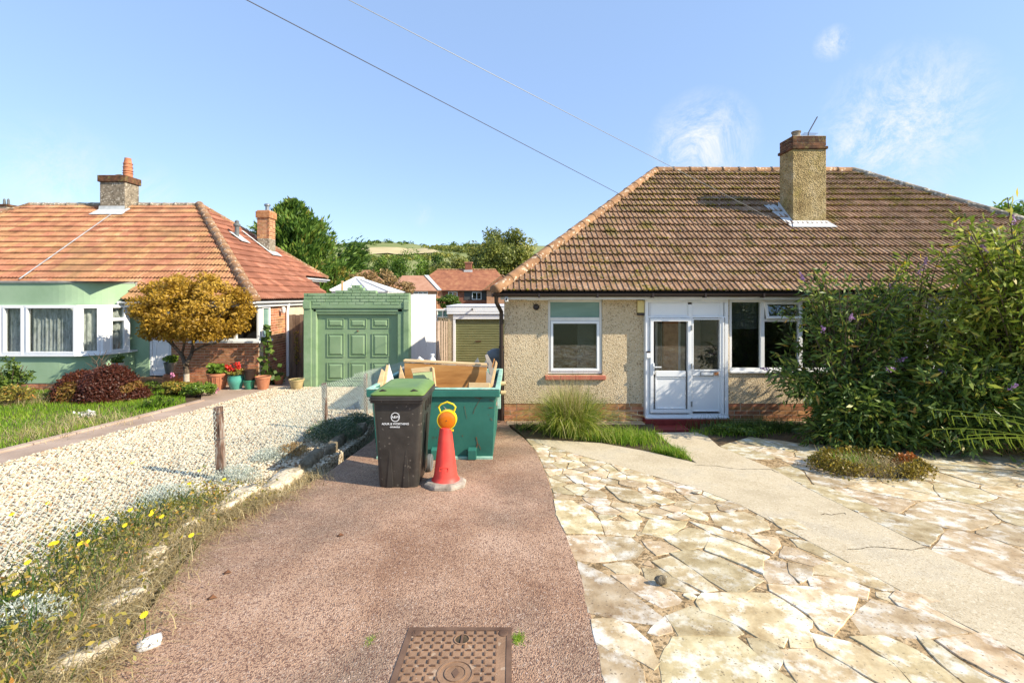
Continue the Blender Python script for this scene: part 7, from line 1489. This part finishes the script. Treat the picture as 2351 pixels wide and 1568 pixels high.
# ---------------- weeds along the driveway edge
g4 = np.random.default_rng(77)
def along(n, y0, y1, xo, sd):
    y = g4.uniform(y0, y1, n); xe = np.interp(y, [1.8, 2.25, 2.8, 3.5, 4.3, 5.2, 6.9], [-1.95, -2.1, -2.35, -2.58, -2.45, -2.3, -2.1]); x = xe + xo + g4.normal(size=n) * sd; z = np.interp(y, KY, [C - v for v in KH]); return np.stack([x, y, z + .03 + .02 * (x < xe - .1)], 1)
b1 = along(9500, 1.7, 4.35, -.16, .17); b2 = along(1500, 4.3, 5.2, -.02, .14); ev = np.concatenate([b1, b2]); 
o = blades('dry_weeds', ev, .105, .0065, M['grass_dry'], None, lean=1.5, rnd=g4.random(len(ev)), droop=.62, hvar=.6); tag(o, 'tangle of dry straw-coloured weeds along the driveway edge', 'weeds', kind='stuff')
b1 = along(2200, 1.8, 4.4, .0, .10); o = blades('straw_litter', b1, .10, .006, M['grass_dry'], None, lean=3.2, rnd=g4.random(len(b1)) * .7, droop=.30, hvar=.6); tag(o, 'flattened straw litter spilling onto the red driveway', 'straw', kind='stuff')
b3 = along(1500, 1.9, 4.3, -.48, .22); o = blades('green_weeds', b3, .16, .010, M['grass_dark'], None, lean=.8, rnd=g4.random(len(b3))); tag(o, 'green and brown weeds growing through the gravel edge', 'weeds', kind='stuff')
lf = along(4200, 1.9, 4.6, -.42, .25); lf[:, 2] += g4.random(len(lf)) ** 1.5 * .15; o = leafobj('weed_leaves', lf, .034, M['leaf_yshrub'], None, .45); tag(o, 'small leaves of hawkweed scattered through the dry weeds', 'weeds', kind='stuff')
# yellow flowers on stalks
fl_ = [(745, 1130 - 400 + 400)]
fpix = [(38, 1360), (183, 1225), (201, 1243), (120, 1247), (186, 1247), (245, 1190), (300, 1170), (212, 1183), (352, 1172), (348, 1180), (372, 1185), (470, 1070), (458, 1080), (435, 1110), (332, 1410), (195, 1100), (305, 1062), (288, 1205), (110, 1155), (515, 1100), (28, 1180), (65, 1290), (130, 1245), (440, 1228)]
ordn = 'first second third fourth fifth sixth seventh eighth ninth tenth eleventh twelfth thirteenth fourteenth fifteenth sixteenth seventeenth eighteenth nineteenth twentieth twenty-first twenty-second twenty-third last'.split()
for i, (px, py) in enumerate(sorted(fpix)):
    q = G(px, py, .17); b_ = Vector((q.x + g4.normal() * .03, q.y + g4.normal() * .03, gz(q.y))); o = empty('yellow_flower', b_, 'yellow hawkweed flower on a thin stalk among the weeds, ' + ordn[i] + ' from the left', 'flower', 'yellow flowers among the dry weeds')
    mb = MB(); mb.tube([b_, (b_ + q) / 2 + Vector((.02, 0, 0)), q], .0022, 4); mb.build('stalk', M['grass_dark'], o)
    mb = MB(); n = 12; vs = [q + Vector((0, 0, .006))]
    for k in range(n * 2): a = math.pi * k / n; r_ = (.021 if k % 2 else .016); vs.append(q + Vector((math.cos(a) * r_, math.sin(a) * r_ * .8 - .004, math.sin(a) * r_ * .5 + .003 * (k % 2))))
    mb.add(vs, [(0, 1 + k, 1 + (k + 1) % (2 * n)) for k in range(2 * n)]); mb.build('bloom', M['flower_yellow'], o, recalc=False)
# silvery plants
def silver(px, py, r, n, label, dz=0., m='leaf_silver', size=.022, name='silver_plant', hh=.6):
    q = G(px, py); q.z = gz(q.y); o = empty(name, q, label, 'plant'); p = unit(g4.normal(size=(n, 3))); p[:, 2] = np.abs(p[:, 2]); p = np.array(q) + p * [r, r * .8, r * hh] * (g4.random((n, 1)) ** .4); p[:, 2] += dz
    leafobj('foliage', p, size, M[m], o, .3, dirs=np.tile([0, 0, 1.], (n, 1)), jitter=1.6)
    mb = MB()
    for k in range(26): a = g4.uniform(0, 6.28); rr_ = r * g4.uniform(.3, .9); mb.tube([q + Vector((0, 0, dz)), q + Vector((math.cos(a) * rr_, math.sin(a) * rr_ * .8, r * hh * .8 + dz))], .0025, 4)
    mb.build('stems', M['leaf_silver'], o)
silver(58, 1455, .22, 2600, 'silver-leaved plant in the bottom left corner by the kerb', .05); silver(385, 1165, .30, 3200, 'silvery plant sprawling over the gravel behind the yellow flowers', .04); silver(540, 1115, .30, 3400, 'silvery plant sprawling at the foot of the nearest fence post', .04); silver(625, 1065, .28, 2200, 'pale dusty plant between the fence post and the shaded rocks', .04, size=.026)
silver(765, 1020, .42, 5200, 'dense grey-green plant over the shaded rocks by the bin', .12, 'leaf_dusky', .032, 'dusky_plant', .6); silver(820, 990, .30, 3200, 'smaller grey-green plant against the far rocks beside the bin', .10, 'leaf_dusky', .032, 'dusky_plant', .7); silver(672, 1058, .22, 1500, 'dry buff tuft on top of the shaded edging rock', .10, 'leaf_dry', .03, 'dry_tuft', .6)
for i, (px, py, s_) in enumerate(((8, 1425, .20), (150, 1378, .11))):
    q = G(px, py); o = empty('broad_leaf_weed', q, ('large bright green leafy weed cut off by the left edge of the picture', 'single pointed green leaf above the white stones')[i], 'weed'); k = 9 if i == 0 else 2
    for j in range(k):
        a = -.6 + j * .55 if i == 0 else .6 + j * 1.2; L_ = s_ * random.uniform(.8, 1.3); mb = MB(); mb.cur = random.random(); dv = Vector((math.cos(a), math.sin(a), .45)); sd_ = Vector((-math.sin(a), math.cos(a), 0)); vs = []
        for t, wv in ((0, .004), (.3, .035), (.6, .045), (.85, .025), (1, .002)):
            c_ = q + Vector((0, 0, .04)) + dv * L_ * t - Vector((0, 0, t * t * L_ * .35)); vs += [c_ - sd_ * wv, c_ - Vector((0, 0, .008)), c_ + sd_ * wv]
        mb.add(vs, [(3 * t + e_, 3 * t + 1 + e_, 3 * t + 4 + e_, 3 * t + 3 + e_) for t in range(4) for e_ in (0, 1)]); mb.build('leaf', M['leaf_fresh'], o, smooth=True, recalc=False)
for i, (px, py, sx) in enumerate(((145, 1390, .15), (130, 1425, .26), (215, 1425, .18), (215, 1365, .10), (290, 1352, .16), (330, 1365, .12), (125, 1510, .12), (60, 1540, .14))):
    q = G(px, py); q.z += .03; o = rock('flint_stone', q, (sx, sx * .7, .08), M['kerb'] if i > 3 else M['print'] if i == 0 else M['kerb'], seed=60 + i, sub=3, rz=.6 + i, rough=.3); tag(o, ('rounded white flint half covered by weeds, farthest of the pale stones', 'long crumbly white stone, biggest among the kerb weeds', 'angular cream stone beside the long white one', 'small cream stone half hidden in straw', 'cream stone deep in the dry weeds, middle of the row', 'cream stone at the inner edge of the straw litter', 'small buff stone at the lower left by the driveway', 'buff stone in the bottom left corner')[i], 'stone')
for px, py, lab, n in ((1190, 1470, 'little tuft of bright moss at the right corner of the manhole cover', 260), (850, 1475, 'tiny green sprig on the driveway left of the manhole cover', 60)):
    q = G(px, py); b_ = np.array([[q.x + rng.normal() * .014, q.y + rng.normal() * .022, gz(q.y)] for _ in range(n)]); o = blades('green_tuft', b_, .022, .004, M['grass'], None, lean=1.2, rnd=.4 + .5 * rng.random(n)); tag(o, lab, 'tuft')
# moss and grass in the paving joints
jb = []
for _ in range(5000):
    y = 1.9 + 5.4 * random.random() ** 1.4; x = random.uniform(.2, 3.2)
    if inpoly(x, y, paveA) and mn.noise(Vector((x * 2.1, y * 2.1, 5))) > .28: jb.append((x, y, gz(y) - .012))
o = blades('joint_grass', np.array(jb), .022, .005, M['grass_dry'], None, lean=1.6, seg=2); tag(o, 'dry wisps of grass rooted in the paving joints', 'grass', kind='stuff')
# ---------------- planting in front of the right bungalow
q = G(1312, 1000); q.y += .1; gzq = gz(q.y); TC = empty('arching_grass_clump', (q.x, q.y, gzq), 'big arching clump of yellow-green grass under the left window', 'ornamental grass')
n = 3000; b_ = np.stack([q.x + rng.normal(size=n) * .13, q.y + .05 + rng.normal(size=n) * .10, np.full(n, gzq)], 1); ax_ = np.stack([b_[:, 0] - q.x, b_[:, 1] - q.y, np.zeros(n)], 1) + rng.normal(size=(n, 3)) * [.12, .12, 0]
blades('leaves', b_, .66, .015, M['grass_clump'], TC, lean=.85, dirs=ax_, seg=5, droop=.62, rnd=np.clip(rng.random(n), 0, 1), hvar=.4)
n = 420; b_ = np.stack([q.x + rng.normal(size=n) * .12, q.y + rng.normal(size=n) * .09, np.full(n, gzq)], 1); ax_ = np.stack([b_[:, 0] - q.x, b_[:, 1] - q.y, np.zeros(n)], 1); blades('flower_stalks', b_, .92, .006, M['grass_dry'], TC, lean=.42, dirs=ax_, seg=5, droop=.3, rnd=rng.random(n), hvar=.22)
def dark_tuft(px, py, n, sx, sy, hh, m, label, lean=.7, wd=.010, rn=None):
    q = G(px, py); b_ = np.stack([q.x + rng.normal(size=n) * sx, q.y + rng.normal(size=n) * sy, np.zeros(n)], 1); b_ = b_[np.array([inpoly(v[0], v[1], border) or px > 1620 for v in b_])]; b_[:, 2] = np.interp(b_[:, 1], KY, [C - v for v in KH]); o = blades('grass_tuft', b_, hh, wd, M[m], None, lean=lean, rnd=rn if rn is None else rn * rng.random(len(b_)), hvar=.5); tag(o, label, 'grass tuft', kind='stuff')
dark_tuft(1440, 1008, 2400, .32, .22, .14, 'grass', 'dark green turf between the tall grass clump and the red step'); dark_tuft(1540, 1045, 1700, .20, .15, .11, 'grass', 'bright green grass at the point of the bed by the path'); dark_tuft(1390, 1010, 900, .25, .12, .15, 'grass_clump', 'yellowing grass at the front edge of the flower bed'); dark_tuft(1240, 985, 700, .28, .10, .12, 'grass_dark', 'dark weeds along the left end of the flower bed')
dark_tuft(1745, 985, 2200, .45, .16, .17, 'grass_dark', 'dark grass tufts below the right-hand windows'); dark_tuft(1680, 995, 900, .30, .10, .09, 'grass', 'low bright weeds right of the red door step')
bush('ivy_patch', 1700, 992, 7.2, (.55, .25, .10), 1500, .045, 'leaf_mid', 'low trailing green plants beside the garden path', 'plant', seed=71, stems=False)
# buddleias: arching stems, paired leaves, lilac spikes
def buddleia(name, base, n, hmax, rx, ry, label, seed, m='leaf_bud', flowers=20, lsz=.13, bias=(0, 0), nl=62, hmin=.5, elev=(.25, 1.)):
    g = np.random.default_rng(seed); o = empty(name, base, label, 'shrub'); pp, dd, vv, ff = [], [], [], []; mb = MB(); B0 = np.array(base)
    for k in range(n):
        a = g.uniform(0, 2 * np.pi); f = g.uniform(*elev); rr_ = g.uniform(.25, 1.) ** .6 * (1.1 - .45 * f)
        tip = B0 + np.array([np.cos(a) * rx * rr_ + bias[0] * f, np.sin(a) * ry * rr_ + bias[1] * f, hmax * f * g.uniform(.8, 1.05)]); mid = B0 + np.array([(tip[0] - B0[0]) * .35, (tip[1] - B0[1]) * .35, (tip[2] - B0[2]) * .75 + .25 * (1 - f)])
        t = np.linspace(0, 1, 9)[:, None]; cu = (1 - t) ** 2 * B0 + 2 * t * (1 - t) * mid + t * t * tip
        if k % 2 == 0 or f > .8: mb.tube([Vector(v) for v in cu], [.014 * (1 - .8 * i / 8) + .002 for i in range(9)], 4, cap=False)
        s = g.random(nl) ** .55 * .78 + .22; c_ = (1 - s[:, None]) ** 2 * B0 + 2 * s[:, None] * (1 - s[:, None]) * mid + s[:, None] ** 2 * tip
        tw = unit(g.normal(size=(nl, 3))); off = tw * (g.random((nl, 1)) * .24); pp.append(c_ + off); tg = unit(tip - mid); dd.append(tw * 1.0 + tg * .5 + [0, 0, -.35]); vv.append(np.clip(g.normal(.42, .22, nl) + .25 * (g.random() - .5) + .12 * f, 0, 1))
        if len(ff) < flowers and f > .35 and tip[1] < B0[1] + ry * .5: ff.append((tip, tg))
    p = np.concatenate(pp); d_ = np.concatenate(dd); v_ = np.concatenate(vv); ok = (p[:, 2] > np.interp(p[:, 1], KY, [C - q_ for q_ in KH]) + .02) & (p[:, 1] < 8.0)
    leafobj('leaves', p[ok], lsz, M[m], o, .26, dirs=d_[ok], jitter=.7, rnd=v_[ok]); mb.build('stems', M['bark'], o, recalc=False)
    for tip, tg in ff:
        L_ = .13; q_ = 46; s = g.random(q_); c_ = tip + np.outer(s, tg) * L_ + g.normal(size=(q_, 3)) * (.018 * (1.1 - s))[:, None]; leafobj('flower_spike', c_, .026, M['flower_lilac'], o, .9)
    return o
def gb3(x, y): return Vector((x, y, gz(y)))
buddleia('buddleia', gb3(5.05, 6.95), 135, 2.6, 1.25, .8, 'dense shade-toned buddleia bush covering the right-hand windows', 81, 'leaf_buddark', 6, .12, (.0, -.2), nl=64)
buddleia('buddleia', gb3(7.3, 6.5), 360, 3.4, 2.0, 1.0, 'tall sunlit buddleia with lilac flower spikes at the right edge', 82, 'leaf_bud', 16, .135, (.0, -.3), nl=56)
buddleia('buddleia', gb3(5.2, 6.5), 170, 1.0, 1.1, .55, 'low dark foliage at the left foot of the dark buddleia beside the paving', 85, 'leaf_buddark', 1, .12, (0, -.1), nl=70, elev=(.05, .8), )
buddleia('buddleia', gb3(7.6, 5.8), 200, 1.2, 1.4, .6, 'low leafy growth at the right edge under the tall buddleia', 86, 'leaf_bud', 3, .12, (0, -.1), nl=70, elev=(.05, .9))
buddleia('buddleia', gb3(6.3, 6.2), 170, 1.3, 1.3, .6, 'low shade-toned undergrowth at the foot of the buddleias', 83, 'leaf_buddark', 2, .12, (0, -.1), nl=60, elev=(.15, 1.))
buddleia('buddleia', gb3(6.3, 7.2), 60, 2.8, 1.1, .4, 'middle buddleia with yellow-green leaves between the dark bush and the tall one', 84, 'leaf_bud', 7, .12, (0, -.1), nl=66)
# arching grass with nodding tips at right
q = Vector((6.9, 5.05, gz(5.05))); AG = empty('arching_sedge', q, 'arching pale sedge stems with hanging tips at the right edge', 'ornamental grass'); mb = MB(); tips = []
for (tx, ty, d) in ((2140, 940, 5.6), (2140, 986, 5.6), (2185, 955, 5.4), (2220, 1000, 5.3), (2250, 950, 5.5), (2260, 1010, 5.2), (2200, 1010, 5.3)):
    tip = P(tx, ty, d); mid = (q + tip) / 2 + Vector((.1, 0, .38)); cu = [q * (1 - t) ** 2 + mid * 2 * t * (1 - t) + tip * t * t for t in [i / 14 for i in range(15)]]; mb.tube(cu, .0045, 4)
    for i in range(9): c_ = cu[14 - i]; tips.append((c_[0] + g4.normal() * .01, c_[1], c_[2] - .05)); mb.tube([c_, c_ + Vector((.012, 0, -.05)), c_ + Vector((.03 + .01 * i, 0, -.11 - .006 * i))], [.004, .006, .003], 4)
mb.build('flower_stems', M['grass_clump'], AG, recalc=False); n = 260; b_ = np.stack([q.x + rng.normal(size=n) * .25, q.y + rng.normal(size=n) * .15, np.full(n, q.z)], 1); blades('leaves', b_, .75, .016, M['grass_clump'], AG, lean=1.0, dirs=np.tile([-1., -.3, 0], (n, 1)), seg=5, droop=.6, rnd=rng.random(n) * .6)
# sedum and heather island on the paving
c0 = G(1995, 1080); SD = empty('sedum_island', c0, 'round patch of golden sedum ringed about dead heather stems, set in the paving', 'plant bed')
ring_ = []
for k in range(5200):
    a = rng.uniform(0, 2 * np.pi); rr_ = rng.normal(.84, .13); lump = .05 + .045 * abs(math.sin(a * 4.5 + 1)); ring_.append((c0.x + math.cos(a) * .62 * rr_, c0.y + math.sin(a) * .43 * rr_, gz(c0.y + math.sin(a) * .43 * rr_) + .02 + (lump + .10) * rng.random() ** .7 * max(0, 1 - abs(rr_ - .84) * 2.2)))
ring_ = np.array(ring_); ang_ = np.arctan2(ring_[:, 1] - c0.y, ring_[:, 0] - c0.x); keep = ~((ang_ > -2.4) & (ang_ < -1.2) & (rng.random(len(ang_)) < .75)); vv_ = rng.random(len(ring_)) * .85; vv_ = np.where((np.abs(ang_ - .1) < .18) & (rng.random(len(ang_)) < .8), 1., vv_)
leafobj('sedum', ring_[keep], .034, M['leaf_sedum'], SD, .6, rnd=vv_[keep]); n = 900; b_ = np.stack([c0.x + rng.normal(size=n) * .25, c0.y + rng.normal(size=n) * .15, np.zeros(n)], 1); b_[:, 2] = np.interp(b_[:, 1], KY, [C - v for v in KH]); blades('dead_stems', b_, .17, .008, M['grass_dry'], SD, lean=.8, rnd=rng.random(n) ** 1.5); n = 160; b_ = np.stack([c0.x - .15 + rng.normal(size=n) * .18, c0.y + .1 + rng.normal(size=n) * .08, np.full(n, gz(c0.y))], 1); blades('green_shoots', np.clip(b_, b_.mean(0) - [.3, .15, 1], b_.mean(0) + [.3, .15, 1]), .2, .014, M['grass'], SD, lean=.9)
p = c0 + Vector((0, 0, 0)); mb = MB(); mb.lathe([(.55, .0), (.5, .03), (.1, .05)], (c0.x, c0.y, c0.z - .01), 24, sq=.7); mb.build('earth', M['soil'], SD)
# tree top peeping over the right end of the roof
tree('broadleaf_tree', Vector((XX(2290, 14), 14, gz(14))), P(2290, 560, 14), P(2300, 520, 14), (.9, .9, .75), 2200, .14, 'leaf_fresh', 'leafy treetop peeping above the right end of the mossy roof', seed=91, clumps=30, tr=.08)
